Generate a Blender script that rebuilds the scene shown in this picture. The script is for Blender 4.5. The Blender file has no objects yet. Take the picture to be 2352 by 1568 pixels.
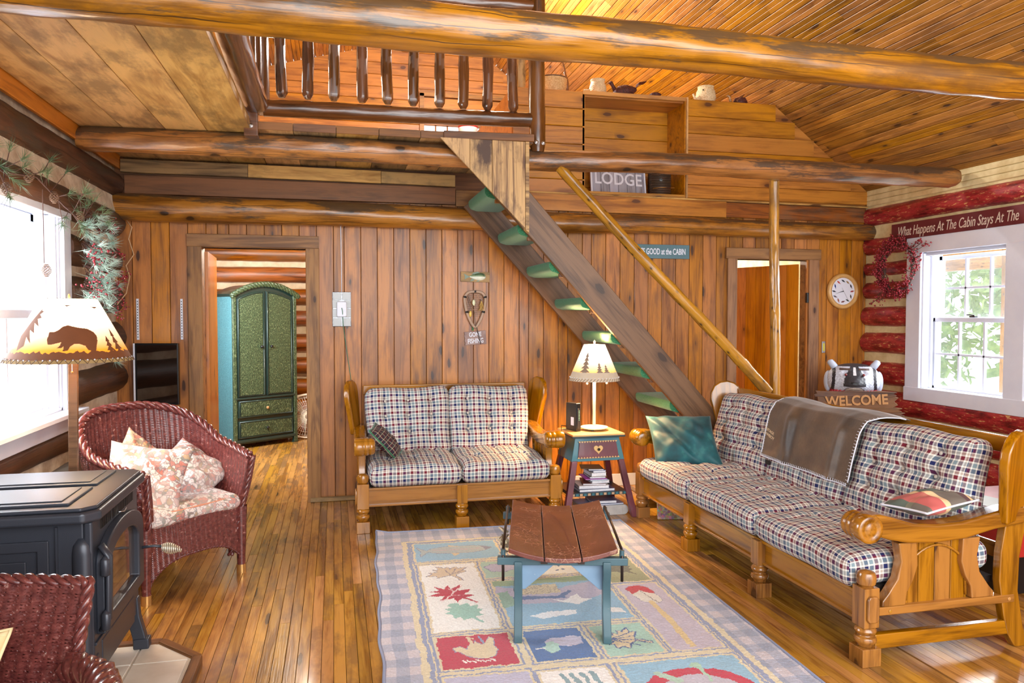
import bpy, bmesh, math, random
import numpy as np
from mathutils import Vector, Matrix, noise
R = random.Random(7)
SC = bpy.context.scene
COL = SC.collection
PI = math.pi

# ---------------------------------------------------------------- camera
cam_d = bpy.data.cameras.new('camera'); cam = bpy.data.objects.new('camera', cam_d); COL.objects.link(cam)
cam.location = (0, 0, 1.45)
cam.rotation_euler = (math.radians(90 - 2.0407), 0, math.radians(-13.1884))
cam_d.sensor_width = 36.0; cam_d.lens = 1740 / 2352 * 36; cam_d.clip_start = .05; cam_d.clip_end = 200
SC.camera = cam

# ---------------------------------------------------------------- exposure, world, lights
SC.view_settings.view_transform = 'Standard'; SC.view_settings.look = 'None'
SC.view_settings.gamma = 1; SC.view_settings.use_curve_mapping = False
SC.view_settings.exposure = 0.72
W = bpy.data.worlds.new('world'); SC.world = W; W.use_nodes = True
bg = W.node_tree.nodes['Background']
bg.inputs[0].default_value = (0.86, 0.93, 1.0, 1); bg.inputs[1].default_value = 1.9

def lamp(name, kind, loc, power, color=(1, 1, 1), size=None, size_y=None, aim=None, radius=None):
    d = bpy.data.lights.new(name, kind); d.energy = power; d.color = color
    o = bpy.data.objects.new(name, d); COL.objects.link(o); o.location = loc
    if kind == 'AREA':
        d.shape = 'RECTANGLE'; d.size = size; d.size_y = size_y or size
    if radius is not None: d.shadow_soft_size = radius
    if aim is not None:
        o.rotation_euler = (Vector(aim) - Vector(loc)).to_track_quat('-Z', 'Y').to_euler()
    return o
WARM = (1.0, 0.86, 0.68)
lamp('rear_fill_light', 'AREA', (1.9, -1.3, 2.3), 120, (1.0, 0.97, 0.93), 4.5, 2.4, aim=(1.7, 5.0, 1.2))  # added area light in the open rear, standing in for daylight; no window there
lamp('window_light_west', 'AREA', (-2.05, 4.3, 1.75), 90, (0.9, 0.95, 1.0), 1.2, 1.4, aim=(1.5, 4.5, .6))
lamp('window_light_east', 'AREA', (5.35, 4.85, 1.7), 55, (0.95, 0.98, 1.0), 1.0, 1.3, aim=(1.5, 4.2, .5))
lamp('bedroom_window_light', 'AREA', (-1.4, 7.4, 1.5), 75, (0.85, 0.93, 1.0), 1.0, 1.2, aim=(0, 8.4, .7))
lamp('bedroom_light', 'POINT', (-.2, 7.4, 2.2), 60, (1, .92, .8), radius=.1)
lamp('second_bedroom_light', 'POINT', (3.6, 8.2, 2.2), 80, (1, .9, .76), radius=.12)
lamp('loft_ceiling_lamp', 'POINT', (1.45, 6.9, 4.1), 130, (1, .95, .9), radius=.12)
lamp('loft_fill_west', 'POINT', (-.6, 7.2, 3.6), 28, WARM, radius=.15)  # added point light brightening the west loft; no fixture there

# ---------------------------------------------------------------- node helpers
def S(r, g, b):
    def f(c):
        c /= 255.0
        return c / 12.92 if c <= .04045 else ((c + .055) / 1.055) ** 2.4
    return (f(r), f(g), f(b), 1)
def nd(t, typ, ins=None, **props):
    n = t.nodes.new(typ)
    for k, v in props.items(): setattr(n, k, v)
    for k, v in (ins or {}).items():
        if isinstance(v, bpy.types.NodeSocket): t.links.new(v, n.inputs[k])
        else: n.inputs[k].default_value = v
    return n
def mix(t, f, a, b, blend='MIX'):
    n = nd(t, 'ShaderNodeMix', {0: f, 6: a, 7: b}, data_type='RGBA', blend_type=blend); return n.outputs[2]
def mt(t, op, a, b=0.0, c=0.0):
    n = nd(t, 'ShaderNodeMath', {0: a, 1: b, 2: c}, operation=op); return n.outputs[0]
def ramp(t, fac, stops, interp='LINEAR'):
    n = nd(t, 'ShaderNodeValToRGB', {0: fac}); cr = n.color_ramp; cr.interpolation = interp
    while len(cr.elements) < len(stops): cr.elements.new(.5)
    for e, (p, c) in zip(cr.elements, stops):
        e.position = p; e.color = c if len(c) == 4 else (*c, 1)
    return n.outputs[0]
def mapr(t, v, a, b, c=0., d=1.):
    return nd(t, 'ShaderNodeMapRange', {0: v, 1: a, 2: b, 3: c, 4: d}).outputs[0]
def newmat(name):
    m = bpy.data.materials.new(name); m.use_nodes = True; t = m.node_tree
    b = t.nodes['Principled BSDF']; return m, t, b
def setb(t, b, **kw):
    names = dict(color='Base Color', rough='Roughness', metal='Metallic', coat='Coat Weight', coatr='Coat Roughness', spec='Specular IOR Level',
                 emc='Emission Color', ems='Emission Strength', trans='Transmission Weight', sheen='Sheen Weight', alpha='Alpha', ior='IOR')
    for k, v in kw.items():
        i = b.inputs[names[k]]
        if isinstance(v, bpy.types.NodeSocket): t.links.new(v, i)
        else: i.default_value = v
def bump(t, b, h, dist=.002, strength=.5):
    n = nd(t, 'ShaderNodeBump', {'Strength': strength, 'Distance': dist, 'Height': h}); t.links.new(n.outputs[0], b.inputs['Normal'])

def wood(name, light, dark, rough=.45, coat=0., knots=.5, vary=.22, knotc=S(58, 30, 16), ks=(6.5, 1.6), bumps=.3, stain=None, grain=1.0, hue=.010, stainc=S(110, 100, 85), vlow=None, crack=False, axis='X', island=False, coatr=.12):
    """wood with the grain along the object's own X axis; every board gets its own grain and tone"""
    m, t, b = newmat(name)
    co = nd(t, 'ShaderNodeTexCoord').outputs['Object']
    if axis != 'X':
        sw = nd(t, 'ShaderNodeSeparateXYZ', {0: co}).outputs; o3 = (1, 0, 2) if axis == 'Y' else (2, 0, 1)
        co = nd(t, 'ShaderNodeCombineXYZ', {0: sw[o3[0]], 1: sw[o3[1]], 2: sw[o3[2]]}).outputs[0]
    rnd = nd(t, 'ShaderNodeNewGeometry').outputs['Random Per Island'] if island else nd(t, 'ShaderNodeObjectInfo').outputs['Random']
    off = nd(t, 'ShaderNodeCombineXYZ', {0: mt(t, 'MULTIPLY', rnd, 37.), 1: mt(t, 'MULTIPLY', rnd, 91.), 2: mt(t, 'MULTIPLY', rnd, 53.)}).outputs[0]
    v = nd(t, 'ShaderNodeVectorMath', {0: co, 1: off}, operation='ADD').outputs[0]
    def mp(s):
        return nd(t, 'ShaderNodeVectorMath', {0: v, 1: s}, operation='MULTIPLY').outputs[0]
    n1 = nd(t, 'ShaderNodeTexNoise', {'Vector': mp((1.3, 16 * grain, 16 * grain)), 'Scale': 1., 'Detail': 4., 'Roughness': .6, 'Distortion': 1.1}).outputs[0]
    n2 = nd(t, 'ShaderNodeTexNoise', {'Vector': mp((5., 130 * grain, 130 * grain)), 'Scale': 1., 'Detail': 2.}).outputs[0]
    n3 = nd(t, 'ShaderNodeTexNoise', {'Vector': mp((1.1, 3., 3.)), 'Scale': 1., 'Detail': 3.}).outputs[0]
    g = mt(t, 'ADD', mt(t, 'MULTIPLY', n1, .62), mt(t, 'ADD', mt(t, 'MULTIPLY', n2, .18), mt(t, 'MULTIPLY', n3, .25)))
    col = ramp(t, g, [(.40, dark), (.55, light), (.72, tuple(min(1, c * 1.12) for c in light[:3]) + (1,))])
    if stain:
        ns = nd(t, 'ShaderNodeTexNoise', {'Vector': mp((2.2, 5, 5)), 'Scale': 1., 'Detail': 6., 'Roughness': .65}).outputs[0]
        col = mix(t, mapr(t, ns, .50, .62, 0, stain), col, stainc)
    if knots > 0:
        w = nd(t, 'ShaderNodeTexNoise', {'Vector': mp((9, 30, 30)), 'Scale': 1.}).outputs[1]
        vv = nd(t, 'ShaderNodeVectorMath', {0: mp((ks[1], ks[0], ks[0])), 1: nd(t, 'ShaderNodeVectorMath', {0: w, 1: (.14, .14, .14)}, operation='MULTIPLY').outputs[0]}, operation='ADD').outputs[0]
        vo = nd(t, 'ShaderNodeTexVoronoi', {'Vector': vv, 'Scale': 1.})
        gate = mt(t, 'LESS_THAN', nd(t, 'ShaderNodeSeparateColor', {0: vo.outputs['Color']}).outputs[0], knots)
        k = mt(t, 'MULTIPLY', mapr(t, vo.outputs['Distance'], .12, .155, 1., 0.), gate)
        halo = mt(t, 'MULTIPLY', mapr(t, vo.outputs['Distance'], .14, .36, .6, 0.), gate)
        col = mix(t, halo, col, mix(t, .5, dark, knotc)); col = mix(t, mt(t, 'MULTIPLY', k, .88), col, knotc)
    if crack:
        sx = nd(t, 'ShaderNodeSeparateXYZ', {0: co}); ang = mt(t, 'ARCTAN2', sx.outputs[2], sx.outputs[1])
        cn = nd(t, 'ShaderNodeTexNoise', {'Vector': nd(t, 'ShaderNodeVectorMath', {0: v, 1: (1.6, .0, .0)}, operation='MULTIPLY').outputs[0], 'Scale': 1., 'Detail': 5.}).outputs[0]
        for a0_, s_ in ((-2.2, 1.2), (2.75, -1.5), (-2.9, .8)):
            dd = mt(t, 'ABSOLUTE', mt(t, 'SUBTRACT', mt(t, 'SUBTRACT', ang, a0_), mt(t, 'MULTIPLY', mt(t, 'SUBTRACT', cn, .5), s_)))
            on = mapr(t, nd(t, 'ShaderNodeTexNoise', {'Vector': nd(t, 'ShaderNodeVectorMath', {0: v, 1: (.7, .0, .0)}, operation='MULTIPLY').outputs[0], 'Scale': 1. + a0_ * .1}).outputs[0], .44, .52)
            col = mix(t, mt(t, 'MULTIPLY', mapr(t, dd, .012, .035, .85, 0.), on), col, knotc)
    if crack:
        pn = nd(t, 'ShaderNodeTexNoise', {'Vector': mp((1.6, 9, 9)), 'Scale': 1., 'Detail': 6., 'Roughness': .7}).outputs[0]
        up = mapr(t, mt(t, 'SINE', ang), -.1, .9)
        col = mix(t, mt(t, 'MULTIPLY', mapr(t, mt(t, 'ADD', pn, mt(t, 'MULTIPLY', up, .18)), .56, .62), .85), col, S(70, 58, 48))
    r2 = mt(t, 'FRACT', mt(t, 'MULTIPLY', rnd, 17.3))
    val = mapr(t, rnd, 0, 1, 1 - (vlow if vlow is not None else vary), 1 + vary * .7)
    hs = nd(t, 'ShaderNodeHueSaturation', {'Hue': mapr(t, r2, 0, 1, .504 - hue * .45, .504 + hue * .45), 'Saturation': mapr(t, r2, 0, 1, .98, 1.10), 'Value': val, 'Color': col})
    setb(t, b, color=hs.outputs[0], rough=rough, coat=coat, coatr=coatr)
    bump(t, b, mt(t, 'ADD', n2, mt(t, 'MULTIPLY', n1, .6)), .0018, bumps)
    return m
def plain(name, c, rough=.5, metal=0., noise_s=0., c2=None, coat=0., bs=0., bscale=None, spec=.5, ems=0.):
    m, t, b = newmat(name); setb(t, b, color=c, rough=rough, metal=metal, coat=coat, spec=spec)
    if ems: setb(t, b, emc=c, ems=ems)
    if noise_s or bs:
        co = nd(t, 'ShaderNodeTexCoord').outputs['Object']
        n = nd(t, 'ShaderNodeTexNoise', {'Vector': co, 'Scale': noise_s or 20, 'Detail': 5., 'Roughness': .62}).outputs[0]
        if c2: setb(t, b, color=ramp(t, n, [(.38, c), (.64, c2)]))
        if bs:
            n2 = nd(t, 'ShaderNodeTexNoise', {'Vector': co, 'Scale': bscale or (noise_s or 20) * 3, 'Detail': 3.}).outputs[0]
            bump(t, b, n2, .004, bs)
    return m
def attrmat(name, rough=.9, bs=0., bscale=200, ems=0., noise_amt=.12, nscale=60, sheen=0.):
    m, t, b = newmat(name)
    c = nd(t, 'ShaderNodeAttribute', attribute_name='Col').outputs['Color']
    co = nd(t, 'ShaderNodeTexCoord').outputs['Object']
    n = nd(t, 'ShaderNodeTexNoise', {'Vector': co, 'Scale': nscale, 'Detail': 4.}).outputs[0]
    c = nd(t, 'ShaderNodeHueSaturation', {'Hue': .5, 'Saturation': 1., 'Value': mapr(t, n, .3, .7, 1 - noise_amt, 1 + noise_amt), 'Color': c}).outputs[0]
    setb(t, b, color=c, rough=rough, sheen=sheen)
    if ems: setb(t, b, emc=c, ems=ems)
    if bs: bump(t, b, nd(t, 'ShaderNodeTexNoise', {'Vector': co, 'Scale': bscale, 'Detail': 2.}).outputs[0], .004, bs)
    return m

def tartan(name, stripes, period, rough=.9, mixf=.5, bs=.15):
    """woven cloth: the same stripe set runs along both UV axes"""
    m, t, b = newmat(name)
    uv = nd(t, 'ShaderNodeSeparateXYZ', {0: nd(t, 'ShaderNodeTexCoord').outputs['UV']})
    def band(s):
        f = mt(t, 'FRACT', mt(t, 'DIVIDE', s, period)); return ramp(t, f, stripes, 'CONSTANT')
    col = mix(t, mixf, band(uv.outputs[0]), band(uv.outputs[1]))
    co = nd(t, 'ShaderNodeTexCoord').outputs['UV']
    n = nd(t, 'ShaderNodeTexNoise', {'Vector': co, 'Scale': 900., 'Detail': 1.}).outputs[0]
    setb(t, b, color=col, rough=rough, sheen=.05); bump(t, b, n, .001, bs)
    return m

# ---------------------------------------------------------------- mesh helpers
class MB:
    def __init__(s): s.v = []; s.f = []; s.uv = None
    def add(s, vs, fs):
        o = len(s.v); s.v += [tuple(v) for v in vs]; s.f += [tuple(i + o for i in f) for f in fs]; return s
    def box(s, c, d, M=None, ch=0.):
        x, y, z = d[0] / 2, d[1] / 2, d[2] / 2
        vs = [Vector((sx * x, sy * y, sz * z)) for sz in (-1, 1) for sy in (-1, 1) for sx in (-1, 1)]
        if M is not None: vs = [M @ v for v in vs]
        vs = [v + Vector(c) for v in vs]
        return s.add(vs, [(0, 2, 3, 1), (4, 5, 7, 6), (0, 1, 5, 4), (2, 6, 7, 3), (0, 4, 6, 2), (1, 3, 7, 5)])
    def tube(s, path, rad, n=10, cap=True, closed=False, flat=1.0):
        P = [Vector(p) for p in path]; m = len(P)
        if not hasattr(rad, '__len__'): rad = [rad] * m
        up = Vector((0, 0, 1)); o = len(s.v); prev = None
        for i, p in enumerate(P):
            if closed: d = P[(i + 1) % m] - P[i - 1]
            else: d = P[min(i + 1, m - 1)] - P[max(i - 1, 0)]
            if d.length < 1e-9: d = Vector((0, 0, 1))
            d.normalize()
            if prev is None:
                a = d.cross(up)
                if a.length < .05: a = d.cross(Vector((1, 0, 0)))
            else: a = prev - d * prev.dot(d)
            a.normalize(); bb = d.cross(a); prev = a
            for k in range(n):
                t = 2 * PI * k / n; s.v.append(tuple(p + (a * math.cos(t) + bb * math.sin(t) * flat) * rad[i]))
        mm = m if closed else m - 1
        for i in range(mm):
            for k in range(n):
                j = (i + 1) % m
                s.f.append((o + i * n + k, o + i * n + (k + 1) % n, o + j * n + (k + 1) % n, o + j * n + k))
        if cap and not closed:
            s.f.append(tuple(o + k for k in range(n))[::-1]); s.f.append(tuple(o + (m - 1) * n + k for k in range(n)))
        return s
    def lathe(s, prof, n=20, c=(0, 0, 0), M=None, sq=None):
        o = len(s.v); c = Vector(c)
        for r, z in prof:
            for k in range(n):
                t = 2 * PI * k / n; v = Vector((r * math.cos(t), r * math.sin(t), z))
                if M is not None: v = M @ v
                s.v.append(tuple(v + c))
        for i in range(len(prof) - 1):
            for k in range(n):
                s.f.append((o + i * n + k, o + i * n + (k + 1) % n, o + (i + 1) * n + (k + 1) % n, o + (i + 1) * n + k))
        s.f.append(tuple(o + k for k in range(n))[::-1]); s.f.append(tuple(o + (len(prof) - 1) * n + k for k in range(n)))
        return s
    def prism(s, poly, a, b, plane='xz'):
        """poly in the plane, extruded from a to b along the third axis"""
        def P(p, h):
            if plane == 'xz': return (p[0], h, p[1])
            if plane == 'yz': return (h, p[0], p[1])
            return (p[0], p[1], h)
        n = len(poly); o = len(s.v)
        s.v += [P(p, a) for p in poly] + [P(p, b) for p in poly]
        s.f.append(tuple(range(o, o + n))); s.f.append(tuple(range(o + 2 * n - 1, o + n - 1, -1)))
        for i in range(n):
            j = (i + 1) % n; s.f.append((o + i, o + n + i, o + n + j, o + j))
        return s
    def ico(s, c, r, sub=1, sc=(1, 1, 1)):
        bm = bmesh.new(); bmesh.ops.create_icosphere(bm, subdivisions=sub, radius=r)
        vs = [(c[0] + v.co.x * sc[0], c[1] + v.co.y * sc[1], c[2] + v.co.z * sc[2]) for v in bm.verts]
        fs = [tuple(v.index for v in f.verts) for f in bm.faces]; bm.free(); return s.add(vs, fs)
    def build(s, name, mat, parent=None, smooth=False, bevel=0., loc=None, rot=None, M=None, auto=None, seg=2):
        me = bpy.data.meshes.new(name); me.from_pydata(s.v, [], s.f)
        bm = bmesh.new(); bm.from_mesh(me); bmesh.ops.recalc_face_normals(bm, faces=bm.faces); bm.to_mesh(me); bm.free()
        return link(name, me, mat, parent, smooth, bevel, loc, rot, M, auto, seg)
def link(name, me, mat, parent=None, smooth=False, bevel=0., loc=None, rot=None, M=None, auto=None, seg=2):
    if mat is not None and not me.materials: me.materials.append(mat)
    if smooth: me.polygons.foreach_set('use_smooth', [True] * len(me.polygons))
    o = bpy.data.objects.new(name, me); COL.objects.link(o)
    if parent is not None: o.parent = parent
    if M is not None: o.matrix_basis = M
    if loc is not None: o.location = loc
    if rot is not None: o.rotation_euler = rot
    if bevel:
        md = o.modifiers.new('bevel', 'BEVEL'); md.width = bevel; md.segments = seg; md.limit_method = 'ANGLE'; md.angle_limit = math.radians(38)
        me.polygons.foreach_set('use_smooth', [True] * len(me.polygons)); md.harden_normals = True
    elif auto:
        me.polygons.foreach_set('use_smooth', [True] * len(me.polygons))
        me.set_sharp_from_angle(angle=math.radians(auto))
    return o
def grid(name, P, mat, parent=None, uv=None, closed=False, smooth=True, M=None, col=None, closed_v=False):
    """P: numpy (nv, nu, 3) array of points -> quad mesh, optional uv (nv,nu,2), col per face (nv-1,nu',4)"""
    nv, nu = P.shape[:2]
    idx = np.arange(nv * nu).reshape(nv, nu)
    if closed: idx = np.concatenate([idx, idx[:, :1]], 1)
    if closed_v: idx = np.concatenate([idx, idx[:1]], 0)
    q = np.stack([idx[:-1, :-1], idx[:-1, 1:], idx[1:, 1:], idx[1:, :-1]], -1).reshape(-1, 4)
    me = bpy.data.meshes.new(name)
    me.vertices.add(nv * nu); me.vertices.foreach_set('co', P.reshape(-1).astype(np.float32))
    me.loops.add(q.size); me.loops.foreach_set('vertex_index', q.reshape(-1).astype(np.int32))
    me.polygons.add(len(q)); me.polygons.foreach_set('loop_start', np.arange(0, q.size, 4, dtype=np.int32))
    me.polygons.foreach_set('loop_total', np.full(len(q), 4, dtype=np.int32))
    me.update(calc_edges=True)
    if uv is not None:
        if closed: uv = np.concatenate([uv, uv[:, -1:] * 2 - uv[:, -2:-1]], 1)
        n0, n1 = uv.shape[:2]; ii = np.arange(n0 * n1).reshape(n0, n1)
        qq = np.stack([ii[:-1, :-1], ii[:-1, 1:], ii[1:, 1:], ii[1:, :-1]], -1).reshape(-1)
        l = me.uv_layers.new(name='UVMap'); l.data.foreach_set('uv', uv.reshape(-1, 2)[qq].reshape(-1).astype(np.float32))
    if col is not None:
        a = me.color_attributes.new('Col', 'FLOAT_COLOR', 'CORNER')
        a.data.foreach_set('color', np.repeat(col.reshape(-1, 4), 4, 0).reshape(-1).astype(np.float32))
    return link(name, me, mat, parent, smooth, M=M)
def join_grids(name, objs):
    """merge freshly made grid meshes into the first"""
    bm = bmesh.new()
    for o in objs: bm.from_mesh(o.data)
    bmesh.ops.remove_doubles(bm, verts=bm.verts, dist=1e-5)
    bm.to_mesh(objs[0].data); bm.free()
    for o in objs[1:]:
        d = o.data; bpy.data.objects.remove(o); bpy.data.meshes.remove(d)
    objs[0].name = name; return objs[0]

def thing(name, label, cat, loc=(0, 0, 0), rz=0., group=None):
    o = bpy.data.objects.new(name, None); COL.objects.link(o); o.empty_display_size = .05
    o.location = loc; o.rotation_euler = (0, 0, rz); tag(o, label, cat, group); return o
def tag(o, label=None, cat=None, group=None, kind=None):
    if label: o['label'] = label
    if cat: o['category'] = cat
    if group: o['group'] = group
    if kind: o['kind'] = kind
    return o
def frame(p0, p1, up=(0, 0, 1)):
    """matrix whose X axis runs p0->p1 and whose Z axis is as close as possible to up; origin midway"""
    p0 = Vector(p0); p1 = Vector(p1); x = (p1 - p0).normalized(); u = Vector(up); z = u - x * u.dot(x)
    if z.length < 1e-5: z = Vector((0, 1, 0)) - x * x.y
    z.normalize(); y = z.cross(x)
    M = Matrix((x, y, z)).transposed().to_4x4(); M.translation = (p0 + p1) / 2; return M
def board(name, p0, p1, w, t, up, mat, parent=None, ch=.003, bevel=0.):
    """plank from p0 to p1 (centre line of its outer face's depth), w wide, t thick, face normal 'up'"""
    L = (Vector(p1) - Vector(p0)).length / 2
    s = [(-w / 2, -t / 2), (w / 2, -t / 2), (w / 2, t / 2 - ch), (w / 2 - ch, t / 2), (-w / 2 + ch, t / 2), (-w / 2, t / 2 - ch)]
    me = bpy.data.meshes.new(name); n = 6
    me.from_pydata([(-L, a, b) for a, b in s] + [(L, a, b) for a, b in s], [],
                   [(5, 4, 3, 2, 1, 0), (6, 7, 8, 9, 10, 11)] + [(i, (i + 1) % n, n + (i + 1) % n, n + i) for i in range(n)])
    return link(name, me, mat, parent, M=frame(p0, p1, up), bevel=bevel)
def log(name, p0, p1, r0, r1, mat, parent=None, wob=.012, n=20, seed=0, step=.06, knob=0.004, ends=True, rb=0.):
    """peeled log, wobbling and tapering, grain along its X axis"""
    p0 = Vector(p0); p1 = Vector(p1); L = (p1 - p0).length; m = max(3, int(L / step)); rr = random.Random(seed * 7 + 3)
    xs = np.linspace(-L / 2, L / 2, m + 1); th = np.linspace(0, 2 * PI, n, endpoint=False)
    a1, a2, a3, f1, f2 = [rr.uniform(0, 6.28) for _ in range(5)]
    P = np.zeros((m + 1, n, 3))
    for i, x in enumerate(xs):
        f = i / m; r = r0 + (r1 - r0) * f
        cy = wob * math.sin(x * 1.7 + a1) * math.sin(PI * f); cz = wob * .7 * math.sin(x * 2.3 + a2) * math.sin(PI * f)
        e = 1.0
        if ends and rb: e = 1 - rb * max(0, 1 - min(f, 1 - f) * L / .05) ** 2
        rad = r * e * (1 + .03 * np.sin(2 * th + x * 1.1 + a3) + .02 * np.sin(3 * th - x * 2 + f1)) + knob * np.sin(5 * th + x * 9 + f2) * math.sin(x * 13 + f1)
        P[i, :, 0] = x; P[i, :, 1] = cy + rad * np.cos(th); P[i, :, 2] = cz + rad * np.sin(th)
    o = grid(name, P, mat, parent, closed=True, M=frame(p0, p1, (0, 0, 1) if abs((p1 - p0).normalized().z) < .9 else (0, 1, 0)))
    me = o.data; bm = bmesh.new(); bm.from_mesh(me)
    bm.verts.ensure_lookup_table()
    bm.faces.new([bm.verts[k] for k in range(n)]).smooth = False; bm.faces.new([bm.verts[m * n + k] for k in range(n)][::-1]).smooth = False
    bmesh.ops.recalc_face_normals(bm, faces=bm.faces); bm.to_mesh(me); bm.free(); me.set_sharp_from_angle(angle=math.radians(50))
    return o
def text(s, mat, parent, M, size=.1, depth=.002, sx=1., align='CENTER', name='lettering', off=0., shear=0., space=1.):
    cu = bpy.data.curves.new(name, 'FONT'); cu.body = s; cu.size = size; cu.extrude = depth; cu.align_x = align; cu.align_y = 'CENTER'; cu.offset = off; cu.shear = shear
    cu.space_character = space
    cu.resolution_u = 3
    tmp = bpy.data.objects.new('tmp', cu); COL.objects.link(tmp)
    dg = bpy.context.evaluated_depsgraph_get(); me = bpy.data.meshes.new_from_object(tmp.evaluated_get(dg)); bpy.data.objects.remove(tmp); bpy.data.curves.remove(cu)
    me.name = name; me.materials.clear()
    return link(name, me, mat, parent, M=M @ Matrix.Diagonal((sx, 1, 1, 1)))
def inpoly(x, y, poly):
    c = np.zeros(x.shape, bool); n = len(poly)
    for i in range(n):
        x0, y0 = poly[i]; x1, y1 = poly[(i + 1) % n]
        if y0 == y1: continue
        k = ((y0 > y) != (y1 > y)) & (x < (x1 - x0) * (y - y0) / (y1 - y0) + x0); c ^= k
    return c

# ---------------------------------------------------------------- materials
M_ = {}
M_['wallboard'] = wood('knotty_pine_wall', S(184, 116, 54), S(124, 70, 30), rough=.42, coat=.15, knots=.5, vary=.2, ks=(11, 3.4), stain=.4, stainc=S(112, 74, 52))
M_['trimboard'] = wood('aged_pine_trim', S(158, 112, 74), S(108, 70, 44), rough=.5, knots=.4, vary=.1, ks=(12, 5), stain=.45, stainc=S(110, 80, 62))
M_['log'] = wood('varnished_log', S(172, 114, 56), S(108, 64, 28), rough=.3, coat=.45, knots=.5, vary=.05, ks=(7.5, 4.5), stain=.6, stainc=S(92, 62, 40), knotc=S(44, 30, 22), crack=True, bumps=.6)
M_['darklog'] = wood('dark_stained_log', S(112, 68, 40), S(52, 30, 18), rough=.25, coat=.6, knots=.35, vary=.12, ks=(12, 6), stain=.5, stainc=S(58, 32, 20), bumps=.5)
M_['walllog'] = wood('brown_wall_log', S(98, 62, 42), S(46, 30, 22), rough=.5, knots=.3, vary=.15, bumps=.8, stain=.4, stainc=S(58, 44, 36), crack=True)
M_['bedlog'] = wood('orange_wall_log', S(168, 94, 46), S(92, 48, 24), rough=.4, knots=.35, vary=.15, stain=.4)
M_['roof'] = wood('pine_ceiling_board', S(194, 134, 60), S(134, 84, 30), rough=.55, coat=.5, coatr=.42, knots=.55, vary=.32, ks=(12, 3.6), stain=.3, stainc=S(104, 68, 36), knotc=S(64, 34, 16))
M_['partition'] = wood('orange_pine_siding', S(196, 128, 52), S(146, 86, 30), rough=.40, coat=.15, knots=.5, vary=.13, ks=(8, 3.4), knotc=S(80, 40, 18), stain=.2, stainc=S(120, 74, 36))
M_['deck'] = wood('rough_sawn_deck', S(212, 166, 108), S(164, 118, 70), rough=.55, knots=.35, vary=.12, ks=(5.0, 2.2), stain=.7, stainc=S(124, 94, 60), knotc=S(90, 52, 28), grain=.5)
M_['greydeck'] = wood('grey_rough_plank', S(168, 134, 94), S(108, 84, 58), rough=.6, knots=.3, vary=.25, stain=.7, stainc=S(92, 78, 60))
M_['fascia'] = wood('brown_fascia', S(132, 84, 46), S(88, 54, 30), rough=.5, knots=.2, vary=.10)
M_['floor'] = wood('maple_strip_floor', S(190, 138, 74), S(138, 88, 42), rough=.26, coat=.35, knots=.2, vary=.20, ks=(12, 2.0), stain=.6, stainc=S(116, 84, 60), hue=.02)
M_['floorY'] = wood('maple_strip_floor_far', S(190, 138, 74), S(138, 88, 42), rough=.26, coat=.35, knots=.2, vary=.20, ks=(12, 2.0), stain=.6, stainc=S(116, 84, 60), axis='Y', island=True)
M_['maple'] = wood('honey_furniture_wood', S(164, 108, 48), S(108, 64, 24), rough=.22, coat=.6, knots=.14, vary=.04, ks=(6, 3), bumps=.1, hue=.006)
for a_ in 'YZ': M_['maple' + a_] = wood('honey_furniture_wood_' + a_.lower(), S(164, 108, 48), S(108, 64, 24), rough=.22, coat=.6, knots=.14, vary=.04, ks=(6, 3), bumps=.1, hue=.006, axis=a_)
M_['stringer'] = wood('brown_painted_plank', S(118, 86, 62), S(82, 56, 38), rough=.45, knots=.5, vary=.05, ks=(6, 3), knotc=S(56, 38, 28))
M_['panelwood'] = wood('streaked_panel_board', S(196, 158, 106), S(100, 64, 36), rough=.5, knots=.5, vary=.12, ks=(8, 3), stain=1., stainc=S(76, 46, 26), grain=1.3)
M_['doorleaf'] = wood('orange_door_plank', S(206, 124, 50), S(164, 88, 32), rough=.35, coat=.3, knots=.35, vary=.08, ks=(9, 4))
M_['pole'] = wood('peeled_pole', S(186, 132, 66), S(122, 80, 36), rough=.3, coat=.4, knots=.6, vary=.04, ks=(26, 14), knotc=S(52, 36, 26), stain=.7, stainc=S(108, 76, 50))
M_['chink'] = plain('plaster_chinking', S(226, 208, 176), .85, noise_s=7, c2=S(206, 184, 148), bs=.5, bscale=30)
M_['leftchink'] = plain('grey_chinking', S(226, 212, 190), .85, noise_s=5, c2=S(170, 146, 120), bs=.6, bscale=26)
M_['yellowchink'] = plain('yellow_chinking', S(234, 220, 172), .7, noise_s=9, c2=S(214, 194, 140), bs=.3, bscale=30)
M_['dark'] = plain('dark_gap', S(28, 18, 12), .9)
M_['white'] = plain('white_paint', S(228, 232, 244), .4, noise_s=5, c2=S(222, 226, 240))
M_['black'] = plain('black_plastic', S(20, 20, 22), .3)
M_['steel'] = plain('steel', S(180, 180, 182), .3, metal=1.)
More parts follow.
